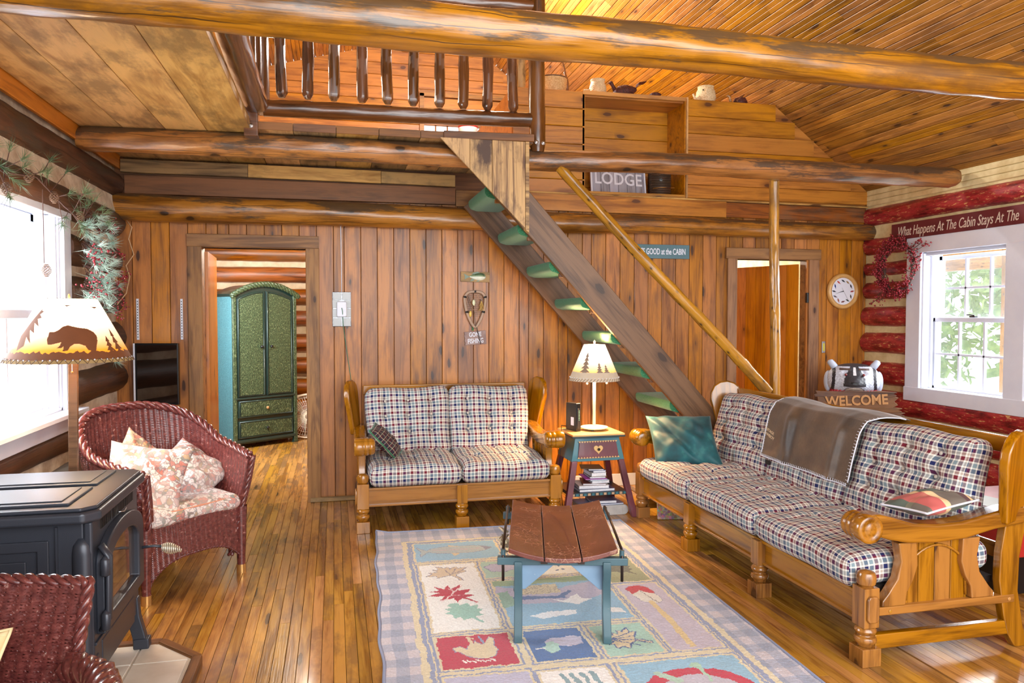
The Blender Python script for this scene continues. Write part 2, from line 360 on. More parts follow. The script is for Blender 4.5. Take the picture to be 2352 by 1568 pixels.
def m_redlog():
    m, t, b = newmat('worn_red_paint')
    co = nd(t, 'ShaderNodeTexCoord').outputs['Object']
    v = nd(t, 'ShaderNodeVectorMath', {0: co, 1: (3.5, 13, 13)}, operation='MULTIPLY').outputs[0]
    n = nd(t, 'ShaderNodeTexNoise', {'Vector': v, 'Scale': 1.6, 'Detail': 6., 'Roughness': .72}).outputs[0]
    v2 = nd(t, 'ShaderNodeVectorMath', {0: co, 1: (14, 60, 60)}, operation='MULTIPLY').outputs[0]
    n2 = nd(t, 'ShaderNodeTexNoise', {'Vector': v2, 'Scale': 1.2, 'Detail': 4., 'Roughness': .7}).outputs[0]
    c = ramp(t, n, [(.34, S(92, 16, 22)), (.52, S(166, 38, 46)), (.66, S(186, 62, 62))])
    c = mix(t, mt(t, 'MULTIPLY', mapr(t, n2, .57, .62), mapr(t, n, .44, .56)), c, S(226, 186, 120))
    setb(t, b, color=c, rough=.35, coat=.2); bump(t, b, mt(t, 'ADD', n, n2), .006, .5); return m
M_['redlog'] = m_redlog()
ST = [(0, S(16, 26, 82)), (.20, S(236, 232, 222)), (.28, S(124, 144, 152)), (.48, S(236, 232, 222)), (.56, S(108, 16, 38)), (.75, S(236, 232, 222)), (.83, S(176, 162, 150)), (.94, S(236, 232, 222))]
M_['plaid'] = tartan('blue_red_plaid', ST, .090)
M_['tartan2'] = tartan('dark_red_tartan', [(0, S(70, 24, 34)), (.3, S(30, 34, 50)), (.5, S(200, 180, 150)), (.56, S(70, 24, 34)), (.8, S(40, 60, 60)), (.95, S(220, 210, 180))], .06)
M_['tartan3'] = tartan('green_red_tartan', [(0, S(88, 98, 88)), (.3, S(60, 56, 60)), (.38, S(214, 186, 140)), (.42, S(88, 98, 88)), (.62, S(186, 92, 88)), (.9, S(226, 196, 150))], .3, mixf=.12)
# ================================================================ SETTING
XL, XR, YB, YG = -1.56, 4.744, 6.03, 9.55
EZ, EK = 2.57, .755           # east eave height and roof slope
def roofz(x): return EZ + EK * (XR - x)
RX = 1.5; RZ = roofz(RX); WK = .27
def westz(x): return RZ - WK * (RX - x)
def struct(name, mb, mat): o = mb.build(name, mat); o['kind'] = 'structure'; return o

# ---- floor: subfloor plus narrow strips
floor = struct('floor', MB().box((1.595, 4.3, -.05), (6.5, 10.7, .05)), M_['dark'])
PW = .0498
def strip_rows(x0, x1, y0, y1, lmin, lmax, seed, stuff=False):
    r = random.Random(seed); x = x0; acc = MB()
    while x < x1 - .01:
        w = min(PW, x1 - x); y = y0 - r.uniform(0, lmax * .6)
        while y < y1:
            L = r.uniform(lmin, lmax); a = max(y, y0); b_ = min(y + L, y1)
            if b_ - a > .06:
                dz = r.uniform(-.0006, .0006)
                if stuff: acc.box((x + w / 2, (a + b_) / 2, -.011), (w - .0018, b_ - a - .002, .022))
                else: board('floorboard', (x + w / 2, a + .001, -.011 + dz), (x + w / 2, b_ - .001, -.011 + dz), w - .0016, .022, (0, 0, 1), M_['floor'], floor, ch=.0012)
            y += L
        x += w
    return acc
strip_rows(XL + .45, 2.385, 2.35, 6.04, 1.2, 3.0, 3)
for k_, (xa_, xb_, ya_, yb_) in enumerate(((XL, XL + .45, 2.35, 6.04), (2.385, XR, 2.35, 6.04), (XL, .45, 6.04, 9.55))):
    o = strip_rows(xa_, xb_, ya_, yb_, .8, 2.4, 4 + k_ * 9, True).build('floorboards', M_['floorY'], floor); o['kind'] = 'stuff'
a = strip_rows(XL, XR, -1.0, 2.35, 1., 2., 5, True)
a.v += []; o = a.build('floorboards', M_['floorY'], floor); o['kind'] = 'stuff'
a = strip_rows(.45, XR, 6.04, 9.55, 1., 2., 6, True); o = a.build('floorboards', M_['floorY'], floor); o['kind'] = 'stuff'

# ---- back wall with two doorways
CX0_, CX1_ = 2.03, 2.935
D1 = (-.955, -.211, 1.95); D2 = (3.43, 4.142, 1.935)
wb = MB()
for x0, x1, z0, z1 in ((XL - .1, D1[0], 0, 2.6), (D1[0], D1[1], D1[2], 2.6), (D1[1], D2[0], 0, 2.6), (D2[0], D2[1], D2[2], 2.6), (D2[1], XR + .1, 0, 2.6)):
    z1 = min(z1, 2.44); wb.box(((x0 + x1) / 2, 6.095, (z0 + z1) / 2), (x1 - x0, .09, z1 - z0))
for x0, x1 in ((XL - .1, CX0_ - .02), (CX1_ + .02, XR + .1)): wb.box(((x0 + x1) / 2, 6.10, 2.52), (x1 - x0, .07, .16))
wall_back = struct('wall_back', wb, M_['fascia'])
r = random.Random(11); x = XL; BW = .127
while x < XR - .01:
    w = min(BW, XR - x)
    if r.random() < .1: w = min(.08, w)
    xm = x + w / 2; z0 = .0
    for D in (D1, D2):
        if D[0] - .04 < xm < D[1] + .04: z0 = D[2] + .03
    j = r.uniform(-.0015, .0015)
    board('wall_board', (xm, 6.04 + j, z0 + .005), (xm, 6.04 + j, 2.32), w - .0035, .02, (0, -1, 0), M_['wallboard'], wall_back, ch=.0025)
    x += w
log('wall_log', (-1.56, 5.965, 2.221), (4.80, 5.98, 2.190), .098, .071, M_['log'], wall_back, wob=.01, seed=2, n=24)
# boards above the log
board('fascia_board', (-1.47, 6.02, 2.393), (.945, 6.02, 2.39), .135, .03, (0, -1, 0), M_['fascia'], wall_back)
board('ledger_board', (-1.49, 6.0, 2.523), (-.62, 6.0, 2.521), .095, .03, (0, -1, 0), M_['greydeck'], wall_back)
board('ledger_board', (-.617, 6.0, 2.521), (.36, 6.0, 2.514), .095, .03, (0, -1, 0), M_['deck'], wall_back)
board('ledger_board', (.363, 6.0, 2.514), (.94, 6.0, 2.508), .09, .03, (0, -1, 0), M_['greydeck'], wall_back)
board('cover_board', (.95, 6.02, 2.375), (1.24, 6.02, 2.375), .13, .03, (0, -1, 0), M_['trimboard'], wall_back)
board('cover_board', (1.24, 6.01, 2.375), (3.31, 6.01, 2.356), .14, .03, (0, -1, 0), M_['partition'], wall_back)
board('cover_board', (3.312, 6.02, 2.356), (4.70, 6.02, 2.343), .125, .025, (0, -1, 0), M_['bedlog'], wall_back)
# floor edge strip below the boards
board('floor_strip', (-.19, 6.01, .018), (1.9, 6.01, .018), .034, .03, (0, -1, 0), M_['greydeck'], wall_back)
board('floor_strip', (1.9, 6.01, .05), (3.2, 6.01, .05), .10, .02, (0, -1, 0), M_['white'], wall_back)

def door_trim(name, D, hx0, hx1, lw, rw):
    e = MB()
    e.box(((D[0] + D[1]) / 2, 6.09, D[2] + .008), (D[1] - D[0], .12, .016)).box((D[0] - .006, 6.09, D[2] / 2), (.014, .12, D[2])).box((D[1] + .006, 6.09, D[2] / 2), (.014, .12, D[2]))
    o = struct(name, e, M_['trimboard'])
    board('casing', (D[0] - lw / 2, 6.018, .0), (D[0] - lw / 2, 6.018, D[2] + .003), lw, .022, (0, -1, 0), M_['trimboard'], o)
    board('casing', (D[1] + rw / 2, 6.018, .0), (D[1] + rw / 2, 6.018, D[2] + .003), rw, .022, (0, -1, 0), M_['trimboard'], o)
    board('head_casing', (hx0, 6.014, D[2] + .05), (hx1, 6.014, D[2] + .05), .094, .026, (0, -1, 0), M_['trimboard'], o)
    return o
door1 = door_trim('door_1', D1, -1.055, -.112, .10, .10)
door2 = door_trim('door_2', D2, 3.32, 4.253, .09, .10)
# open door leaves
def leaf(parent, hinge, free, h, flip):
    hx = Vector((hinge[0], hinge[1], 0)); fx = Vector((free[0], free[1], 0)); d = (fx - hx); L = d.length; d.normalize(); nn = Vector((d.y, -d.x, 0)) * flip
    e = MB(); Mx = Matrix((d, nn, Vector((0, 0, 1)))).transposed().to_4x4(); Mx.translation = hx
    n = 6; g = []
    o = MB().box((L / 2, .0, h / 2 + .01), (L - .01, .004, h - .01)).build('door_leaf', M_['doorleaf'], parent, M=Mx)
    for i in range(n):
        w = L / n
        board('door_plank', ((i + .5) * w, 0, .012), ((i + .5) * w, 0, h + .008), w - .003, .028, (0, -1, 0), M_['doorleaf'], o)
    return o
l1 = leaf(door1, (-.948, 6.16), (-.985, 6.86), 1.92, 1)
k = MB(); k.lathe([(.026, 0), (.026, .006), (.009, .012), (.009, .04), (.022, .048), (.028, .062), (.02, .076), (0.004, .08)], 16, M=Matrix.Rotation(PI / 2, 4, 'X'))
k.build('door_knob', M_['black'], l1, smooth=True, loc=(.64, -.014, .88)); 
l2 = leaf(door2, (4.13, 6.16), (3.875, 6.79), 1.90, -1)
for z in (.3, 1.6):
    MB().box((0, 0, 0), (.02, .03, .09)).build('hinge', M_['black'], door2, loc=(4.135, 6.03, z), bevel=.003)

# ---- upper partition with the cubby (south face of the closed-in loft)
PX0 = 1.42; PT = 3.29; CX0, CX1, CZ0, CZ1 = 2.03, 2.935, 2.445, 3.275
rx = lambda z: XR - (z - EZ) / EK
pb = MB()
pb.prism([(PX0, 2.44), (CX0, 2.44), (CX0, PT), (PX0, PT)], 6.04, 6.08)
pb.prism([(CX1, 2.44), (XR, 2.44), (rx(2.57), 2.57), (rx(PT), PT), (CX1, PT)], 6.04, 6.08)
pb.box(((CX0 + CX1) / 2, 6.40, (CZ0 + CZ1) / 2), (CX1 - CX0 + .04, .02, CZ1 - CZ0))
pb.box(((PX0 + 3.9) / 2, 7.8, PT - .02), (3.9 - PX0, 3.5, .03))
pb.box((PX0 + .01, 7.8, (2.6 + PT) / 2), (.03, 3.5, PT - 2.6))
wall_up = struct('wall_upper', pb, M_['partition'])
BH = .1453; z = PT
while z > 2.45:
    zb = max(z - BH, 2.447); zm = (z + zb) / 2; w = z - zb - .003
    for a0, a1 in ((PX0, CX0 - .004), (CX1 + .012, min(XR - .005, rx(z) - .0))):
        board('siding_board', (a0, 6.03, zm), (a1, 6.03, zm), w, .02, (0, -1, 0), M_['partition'], wall_up, ch=.004)
    if z - zb > .05: board('cubby_board', (CX0, 6.38, zm), (CX1, 6.38, zm), w, .02, (0, -1, 0), M_['partition'], wall_up)
    z -= BH
cub = struct('trim_1', MB().box((CX0 - .01, 6.2, 2.86), (.02, .36, .83)).box((CX1 + .001, 6.2, 2.86), (.022, .36, .83)), M_['partition'])
board('cubby_shelf', (CX0 - .02, 6.2, CZ1 + .006), (CX1 + .012, 6.2, CZ1 + .006), .37, .032, (0, 0, -1), M_['roof'], cub)
board('cubby_shelf', (CX0 - .02, 6.2, CZ0 + .013), (CX1 + .012, 6.2, CZ0 + .013), .37, .032, (0, 0, 1), M_['roof'], cub)
board('edge_strip', (CX1 + .006, 6.008, CZ0), (CX1 + .006, 6.008, CZ1 + .02), .016, .02, (0, -1, 0), M_['deck'], cub)
board('edge_strip', (1.25, 6.0, 2.45), (4.72, 6.0, 2.42), .014, .02, (0, -1, 0), M_['deck'], cub)
# rough upright timber at the west end of the partition
post = log('timber_post', (1.50, 6.10, 2.64), (1.50, 6.10, 4.98), .045, .045, M_['panelwood'], None, wob=.004, n=8, seed=5)
tag(post, 'pale rough-sawn upright timber behind the loft railing post', 'post')

# ---- gable wall of the loft with window
gb = MB(); WX0, WX1, WZ0, WZ1 = 1.11, 2.152, 3.30, 3.83
def gy(x): return min(roofz(x), westz(x))
gb.prism([(XL, 2.6), (WX0, 2.6), (WX0, gy(WX0)), (XL, westz(XL))], 9.58, 9.64)
gb.prism([(WX1, 2.6), (XR, 2.6), (XR, EZ + .03), (WX1, gy(WX1))], 9.58, 9.64)
gb.prism([(WX0, 2.6), (WX1, 2.6), (WX1, WZ0), (WX0, WZ0)], 9.58, 9.64); gb.prism([(WX0, WZ1), (WX1, WZ1), (WX1, gy(WX1)), (RX, RZ), (WX0, gy(WX0))], 9.58, 9.64)
wall_gable = struct('wall_gable', gb, M_['partition'])
z = 2.64
while z < 4.98:
    zm = z + .0735; x1 = rx(zm + .07) ; x0 = max(XL, RX - (RZ - zm - .07) / WK)
    if zm > 3.22 and zm < 4.25 - .05:
        segs = [(x0, 1.055), (2.26, x1)] if zm < 4.2 else [(x0, x1)]
    else: segs = [(x0, x1)]
    for a0, a1 in segs:
        if a1 - a0 > .1: board('gable_board', (a0, 9.565, zm), (a1, 9.565, zm), .1435, .02, (0, -1, 0), M_['partition'], wall_gable, ch=.004)
    z += .147
wg = MB(); wg.box((1.08, 9.54, 3.70), (.055, .05, 1.0)).box((2.21, 9.54, 3.70), (.10, .05, 1.0)).box((1.65, 9.54, 4.19), (1.2, .05, .05))
win3 = struct('window_3', wg, M_['roof'])
board('head_board', (1.11, 9.56, 4.08), (2.15, 9.56, 4.08), .15, .02, (0, -1, 0), M_['partition'], win3)
board('head_board', (1.11, 9.56, 3.93), (2.15, 9.56, 3.93), .15, .02, (0, -1, 0), M_['partition'], win3)
mw = MB()
for xx in (1.26, 1.409, 1.864, 2.02): mw.box((xx, 9.60, 3.56), (.02, .02, .54))
for zz in (3.31, 3.56, 3.83): mw.box((1.63, 9.60, zz), (1.05, .02, .02))
mw.build('muntins', M_['trimboard'], win3)
MB().box((2.17, 9.52, 3.7), (.05, .02, .9)).build('side_trim', M_['white'], win3)

# ---- roof slopes (the ceiling), beaded boards running north-south
def glassmat():
    m, t, b = newmat('window_glass'); setb(t, b, color=(1, 1, 1, 1), rough=.02, spec=.5, alpha=.12); m.blend_method = 'BLEND' if hasattr(m, 'blend_method') else None
    return m
try: M_['glass'] = glassmat()
except Exception: M_['glass'] = plain('window_glass', (1, 1, 1, 1), .02)
MB().box((1.63, 9.61, 3.56), (1.04, .004, .52)).build('pane', M_['glass'], win3)
Y0, Y1 = -1.3, 9.6
def roof_slope(xa, za, xb, zb_, bw, seed):
    d = Vector((xb - xa, 0, zb_ - za)); L = d.length; d.normalize(); nn = Vector((0, 1, 0)).cross(d)
    if nn.z > 0: nn = -nn
    e = MB(); c = Vector(((xa + xb) / 2, 0, (za + zb_) / 2)) - nn * .05
    Mx = Matrix((d, Vector((0, 1, 0)), d.cross(Vector((0, 1, 0))))).transposed()
    e.box((c.x, (Y0 + Y1) / 2, c.z), (L + .06, Y1 - Y0, .04), M=Mx.to_4x4())
    o = struct('ceiling', e, M_['roof']); rr = random.Random(seed); s = 0
    while s < L - .01:
        w = min(bw, L - s); p = Vector((xa, 0, za)) + d * (s + w / 2) - nn * .012; y = 2.2 - rr.uniform(0, 2)
        if True:
            ys = [Y0, 2.2]; yy = 2.2 + rr.uniform(.4, 2.6)
            while yy < Y1 - .5: ys.append(yy); yy += rr.uniform(1.4, 3.6)
            ys.append(Y1)
            for y0_, y1_ in zip(ys[:-1], ys[1:]):
                mm = bead_board(y1_ - y0_ - .002, w - .0038); q = link('ceiling_board', mm, M_['roof'], o, M=frame((p.x, y0_, p.z), (p.x, y1_, p.z), nn))
        s += bw
    return o
def bead_board(L, w):
    """tongue-and-groove board with a bead groove down its middle"""
    t = .011; s = [(-w / 2, -t), (w / 2, -t), (w / 2, t - .004), (w / 2 - .004, t), (.004, t), (0, t - .004), (-.004, t), (-w / 2 + .004, t), (-w / 2, t - .004)]
    me = bpy.data.meshes.new('ceiling_board'); n = len(s)
    me.from_pydata([(-L / 2, a, b) for a, b in s] + [(L / 2, a, b) for a, b in s], [], [tuple(range(n))[::-1], tuple(range(n, 2 * n))] + [(i, (i + 1) % n, n + (i + 1) % n, n + i) for i in range(n)])
    return me
roof_slope(XR + .02, EZ - .015, RX, RZ, .0835, 21)
roof_slope(XL, westz(XL), RX, RZ, .0885, 22)

# ---- loft deck
dk = MB(); deck = struct('floor', dk.box((-1.02, 1.9, 2.645), (1.05, 6.2, .012)).box((-.09, 7.3, 2.645), (2.9, 4.6, .012)).box((3.1, 8.03, 2.645), (3.4, 3.1, .012)), M_['deck'])
rr = random.Random(31)
DX = [-1.49, -1.245, -1.0, -.757, -.492]
for i in range(4):
    board('deck_plank', ((DX[i] + DX[i + 1]) / 2, -1.0, 2.61), ((DX[i] + DX[i + 1]) / 2, 9.5, 2.61), DX[i + 1] - DX[i] - .003, .048, (0, 0, -1), M_['deck'], deck, ch=.002)
xs = [-.489, -.24, .02, .285, .55, .80, 1.04, 1.30]
for x0, x1 in zip(xs[:-1], xs[1:]):
    board('deck_plank', ((x0 + x1) / 2, 4.93, 2.61), ((x0 + x1) / 2, 9.5, 2.61), x1 - x0 - .003, .048, (0, 0, -1), M_[rr.choice(['deck', 'greydeck', 'greydeck'])], deck, ch=.002)
for x0, x1 in zip(xs[:-1], xs[1:]): board('plank_end', (x0 + .002, 4.926, 2.61), (x1 - .002, 4.926, 2.61), .048, .008, (0, -1, 0), M_['fascia'], deck, ch=.001)
board('fascia_board', (.70, 4.915, 2.612), (1.30, 4.915, 2.62), .05, .025, (0, -1, 0), M_['fascia'], deck)
board('bedroom_ceiling', (1.4, 8.03, 2.61), (4.74, 8.03, 2.61), 3.1, .03, (0, 0, -1), M_['white'], deck)
# ---- west wall: logs with chinking
wl = MB()
WN = (3.30, 4.80, .90, 2.03)     # window hole y0,y1,z0,z1
for y0_, y1_, z0_, z1_ in ((-1.0, WN[0], 0, 2.6), (WN[0], WN[1], 0, WN[2]), (WN[0], WN[1], WN[3], 2.6), (WN[1], 9.6, 0, 2.6)):
    wl.box((-1.60, (y0_ + y1_) / 2, (z0_ + z1_) / 2), (.10, y1_ - y0_, z1_ - z0_))
wl.box((-1.60, 4.15, 3.4), (.08, 10.9, 1.6))
wall_left = struct('wall_left', wl, M_['leftchink'])
LL = [(2.385, .112, .100), (2.10, .085, .092), (1.835, .115, .11), (1.57, .12, .12), (1.285, .125, .125), (1.0, .125, .125), (.72, .10, .10), (.47, .11, .11), (.2, .12, .12)]
for i, (z_, ra, rb_) in enumerate(LL):
    cx = -1.60 + (.03 if i == 0 else .045 if i == 1 else 0)
    ends = [(-1.0, 6.0)] if (z_ > 2.05 or z_ < .80) else [(-1.0, 3.2), (4.93, 6.02)]
    for s_, (y0_, y1_) in enumerate(ends):
        log('wall_log', (cx, y0_, z_), (cx, y1_, z_), ra, rb_, M_['walllog'], wall_left, wob=.015, seed=40 + i * 3 + s_, n=18, knob=.003)
MB().add([(-1.56, -1, 2.16), (-1.505, -1, 2.17), (-1.52, -1, 2.285), (-1.56, -1, 2.30), (-1.56, 5.9, 2.17), (-1.50, 5.9, 2.18), (-1.525, 5.9, 2.30), (-1.56, 5.9, 2.31)], [(0, 1, 5, 4), (1, 2, 6, 5), (2, 3, 7, 6), (0, 4, 7, 3), (0, 3, 2, 1), (4, 5, 6, 7)]).build('plaster_bead', M_['leftchink'], wall_left)
board('cap_board', (-1.505, -1.0, 2.553), (-1.505, 6.0, 2.553), .11, .022, (1, 0, 0), M_['doorleaf'], wall_left)
for i, z_ in enumerate((2.2, 1.93, 1.66, 1.40, 1.13, .86, .6, .33, .1)):
    log('wall_log', (-1.6, 6.15, z_ + .03), (-1.6, 9.5, z_), .1, .1, M_['bedlog'], wall_left, seed=80 + i, n=12, step=.2)
# ---- bedroom back wall
bw = struct('wall_bedroom', MB().box((1.6, 9.60, 1.3), (6.4, .1, 2.6)), M_['chink'])
for i, z_ in enumerate((2.18, 1.92, 1.655, 1.40, 1.105, .83, .57, .32, .08)):
    log('wall_log', (-1.58, 9.53, z_), (4.8, 9.53, z_ + .02), (.10, .09, .095, .09, .11, .1, .1, .1, .1)[i], .09, M_['bedlog'], bw, seed=60 + i, n=16, step=.1)
dv = struct('wall_divider', MB().box((1.5, 7.85, 1.3), (.08, 3.4, 2.6)), M_['wallboard'])
# ---- east wall
er = MB(); EN = (4.30, 5.30, .83, 1.96)
for y0_, y1_, z0_, z1_ in ((-1.0, EN[0], 0, 2.60), (EN[0], EN[1], 0, EN[2]), (EN[0], EN[1], EN[3], 2.60), (EN[1], 9.6, 0, 2.60)):
    er.box((4.80, (y0_ + y1_) / 2, (z0_ + z1_) / 2), (.11, y1_ - y0_, z1_ - z0_))
wall_right = struct('wall_right', er, M_['yellowchink'])
RL = [(2.33, .088), (2.06, .080), (1.858, .066), (1.665, .077), (1.435, .090), (1.197, .096), (.93, .10), (.68, .105), (.47, .10), (.24, .11), (.04, .09)]
for i, (z_, ra) in enumerate(RL):
    ends = [(-1.0, 6.02)] if (z_ > 2.1 or z_ < .72) else [(-1.0, 4.2), (5.452, 6.02)]
    for s_, (y0_, y1_) in enumerate(ends):
        log('wall_log', (4.775, y0_, z_), (4.775, y1_, z_), ra * 1.03, ra, M_['redlog'], wall_right, wob=.008, seed=100 + i * 3 + s_, n=18)
for k in range(3):
    board('frieze_board', (4.738, -1.0, 2.452 + k * .048), (4.738, 6.02, 2.452 + k * .048), .0455, .014, (-1, 0, 0), M_['yellowchink'], wall_right, ch=.004)
# roots of plaster where the logs meet the corner
# ================================================================ WINDOWS
def sash(parent, y0, y1, z0, z1, x, nx, nz, fw=.035, mw=.016, name='sash', out=1):
    """double-hung sash in a plane of constant x"""
    m = MB(); d = .03
    m.box((x, y0 + fw / 2, (z0 + z1) / 2), (d, fw, z1 - z0)).box((x, y1 - fw / 2, (z0 + z1) / 2), (d, fw, z1 - z0))
    m.box((x, (y0 + y1) / 2, z0 + fw / 2), (d, y1 - y0, fw)).box((x, (y0 + y1) / 2, z1 - fw / 2), (d, y1 - y0, fw))
    o = m.build(name, M_['white'], parent, bevel=.003)
    iy0, iy1, iz0, iz1 = y0 + fw, y1 - fw, z0 + fw, z1 - fw
    mm = MB()
    for i in range(1, nx): yy = iy0 + (iy1 - iy0) * i / nx; mm.box((x, yy, (iz0 + iz1) / 2), (.022, mw, iz1 - iz0))
    for i in range(1, nz): zz = iz0 + (iz1 - iz0) * i / nz; mm.box((x, (iy0 + iy1) / 2, zz), (.022, iy1 - iy0, mw))
    if mm.v: mm.build('muntins', M_['white'], o)
    for i in range(nx):
        for j in range(nz):
            a0 = iy0 + (iy1 - iy0) * i / nx; a1 = iy0 + (iy1 - iy0) * (i + 1) / nx; b0 = iz0 + (iz1 - iz0) * j / nz; b1 = iz0 + (iz1 - iz0) * (j + 1) / nz
            MB().box((x + .008 * out, (a0 + a1) / 2, (b0 + b1) / 2), (.003, a1 - a0, b1 - b0)).build('pane', M_['glass'], o)
    return o
# east window
w2 = MB()
w2.box((4.80, EN[1] - .006, 1.395), (.16, .02, 1.15)).box((4.80, EN[0] + .006, 1.395), (.16, .02, 1.15)).box((4.80, 4.8, EN[3] - .008), (.16, 1.0, .02)).box((4.80, 4.8, EN[2] + .008), (.16, 1.0, .02))
win2 = struct('window_2', w2, M_['white'])
for nm, p0, p1, w in (('casing', (4.690, 5.372, .735), (4.690, 5.372, 2.095), .155), ('casing', (4.690, 4.405, .735), (4.690, 4.405, 2.095), .165),
                      ('head_casing', (4.687, 5.45, 2.025), (4.687, 4.32, 2.025), .14), ('sill_casing', (4.684, 5.455, .79), (4.684, 4.30, .79), .115)):
    board(nm, p0, p1, w, .03, (-1, 0, 0), M_['white'], win2, bevel=.003)
MB().box((4.735, 5.290, 1.40), (.08, .02, 1.1)).box((4.77, 5.27, 1.4), (.02, .02, 1.1)).box((4.74, 4.8, 1.935), (.05, .98, .014)).build('window_stop', M_['white'], win2, bevel=.002)
sash(win2, 4.50, 5.265, 1.395, 1.925, 4.845, 3, 2, name='upper_sash')
sash(win2, 4.50, 5.285, .835, 1.425, 4.805, 3, 2, name='lower_sash')
lk = MB().box((0, 0, .006), (.03, .05, .012)).tube([(0, -.01, .015), (-.01, .02, .02), (-.015, .05, .02)], .005, 8)
lk.build('sash_lock', M_['black'], win2, loc=(4.80, 4.88, 1.427), bevel=.001)
# west window
w1 = MB()
w1.box((-1.60, WN[1] - .005, 1.465), (.16, .02, 1.13)).box((-1.60, WN[0] + .005, 1.465), (.16, .02, 1.13)).box((-1.60, 4.05, WN[3] - .008), (.16, 1.5, .02)).box((-1.60, 4.05, WN[2] + .008), (.16, 1.5, .02))
win1 = struct('window_1', w1, M_['white'])
for nm, p0, p1, w in (('casing', (-1.512, 4.865, .86), (-1.512, 4.865, 2.07), .12), ('casing', (-1.512, 3.25, .86), (-1.512, 3.25, 2.07), .11),
                      ('head_casing', (-1.508, 3.2, 2.035), (-1.508, 4.925, 2.035), .075), ('sill_casing', (-1.506, 3.2, .835), (-1.506, 4.93, .835), .11)):
    board(nm, p0, p1, w, .03, (1, 0, 0), M_['white'], win1, bevel=.003)
board('stool', (-1.475, 3.18, .89), (-1.475, 4.95, .89), .10, .025, (0, 0, 1), M_['white'], win1, bevel=.004)
MB().box((-1.56, 4.775, 1.46), (.06, .02, 1.1)).box((-1.59, 4.75, 1.46), (.02, .03, 1.1)).build('window_stop', M_['white'], win1, bevel=.002)
sash(win1, 3.33, 4.775, 1.44, 2.01, -1.655, 3, 1, fw=.045, name='upper_sash', out=-1)
sash(win1, 3.33, 4.785, .905, 1.475, -1.615, 3, 1, fw=.045, name='lower_sash', out=-1)
board('head_filler', (-1.525, 3.1, 2.1), (-1.525, 4.96, 2.1), .06, .02, (1, 0, 0), M_['leftchink'], win1)

# ================================================================ OUTDOORS seen through the panes
gm = plain('grass', S(150, 168, 110), .95, noise_s=3, c2=S(190, 200, 150))
g = MB().box((10, 4, -.55), (9.5, 22, .1)).box((-9, 4, -.55), (14, 22, .1)).build('ground', gm); g['kind'] = 'structure'
M_['leaf'] = plain('leaf', S(110, 150, 82), .7, noise_s=8, c2=S(170, 196, 120)); M_['bark'] = plain('bark', S(120, 104, 84), .9, noise_s=12, c2=S(80, 66, 54))
def tree(x, y, h, r, seed, label):
    rr = random.Random(seed); t = thing('leafy_tree', label, 'tree', (x, y, -.5), 0, 'trees beyond the porch')
    MB().tube([(0, 0, 0), (.05, .03, h * .4), (0, .1, h * .75), (.05, .05, h)], [.14, .11, .07, .02], 8).build('trunk', M_['bark'], t, smooth=True)
    n = 2600; P = np.array([[rr.gauss(0, 1), rr.gauss(0, 1), rr.gauss(0, 1)] for _ in range(n)]); P /= np.linalg.norm(P, axis=1)[:, None]
    P *= (np.array([rr.random() for _ in range(n)]) ** .35)[:, None]; P[:, 0] *= r; P[:, 1] *= r; P[:, 2] *= h * .45; P[:, 2] += h * .55
    rng = np.random.default_rng(seed); A = rng.normal(size=(n, 3)) * .07; B = rng.normal(size=(n, 3)) * .07
    V = np.stack([P, P + A, P + A + B, P + B], 1).reshape(-1, 3); me = bpy.data.meshes.new('foliage')
    me.from_pydata([tuple(v) for v in V], [], [(4 * i, 4 * i + 1, 4 * i + 2, 4 * i + 3) for i in range(n)])
    o = link('foliage', me, M_['leaf'], t); o['kind'] = 'stuff'
for i, (x_, y_, h_, r_, lb) in enumerate([(9.2, 7.6, 4.6, 1.35, 'leafy green tree outside, nearest beyond the east window'), (9.6, 11.0, 5.0, 1.5, 'leafy green tree outside, in the left panes of the east window'),
                                          (12.6, 9.3, 5.4, 1.6, 'taller green tree outside, behind the other two')]):
    tree(x_, y_, h_, r_, 300 + i, lb)
pt = thing('porch', 'pale wooden porch post and header outside the east window', 'porch', (6.3, 5.9, -.5))
board('porch_post', (0, 0.05, 0), (0, .05, 2.62), .14, .14, (-1, 0, 0), M_['pole'], pt)
board('porch_header', (0, -2.2, 2.5), (0, 3.0, 2.5), .2, .12, (-1, 0, 0), M_['pole'], pt)

# ================================================================ BIG BEAMS
b1 = log('log_beam', (-1.48, 2.76, 2.50), (4.72, 2.87, 2.50), .086, .079, M_['log'], None, wob=.012, seed=201, n=28, step=.05, rb=.1)
tag(b1, 'thick varnished log beam nearest the camera crossing the top of the room', 'beam')
b2 = log('log_beam', (-1.50, 5.09, 2.512), (4.66, 4.93, 2.500), .073, .074, M_['log'], None, wob=.012, seed=207, n=28, step=.05, rb=.2)
tag(b2, 'varnished log beam under the loft floor edge, behind the staircase panel', 'beam')

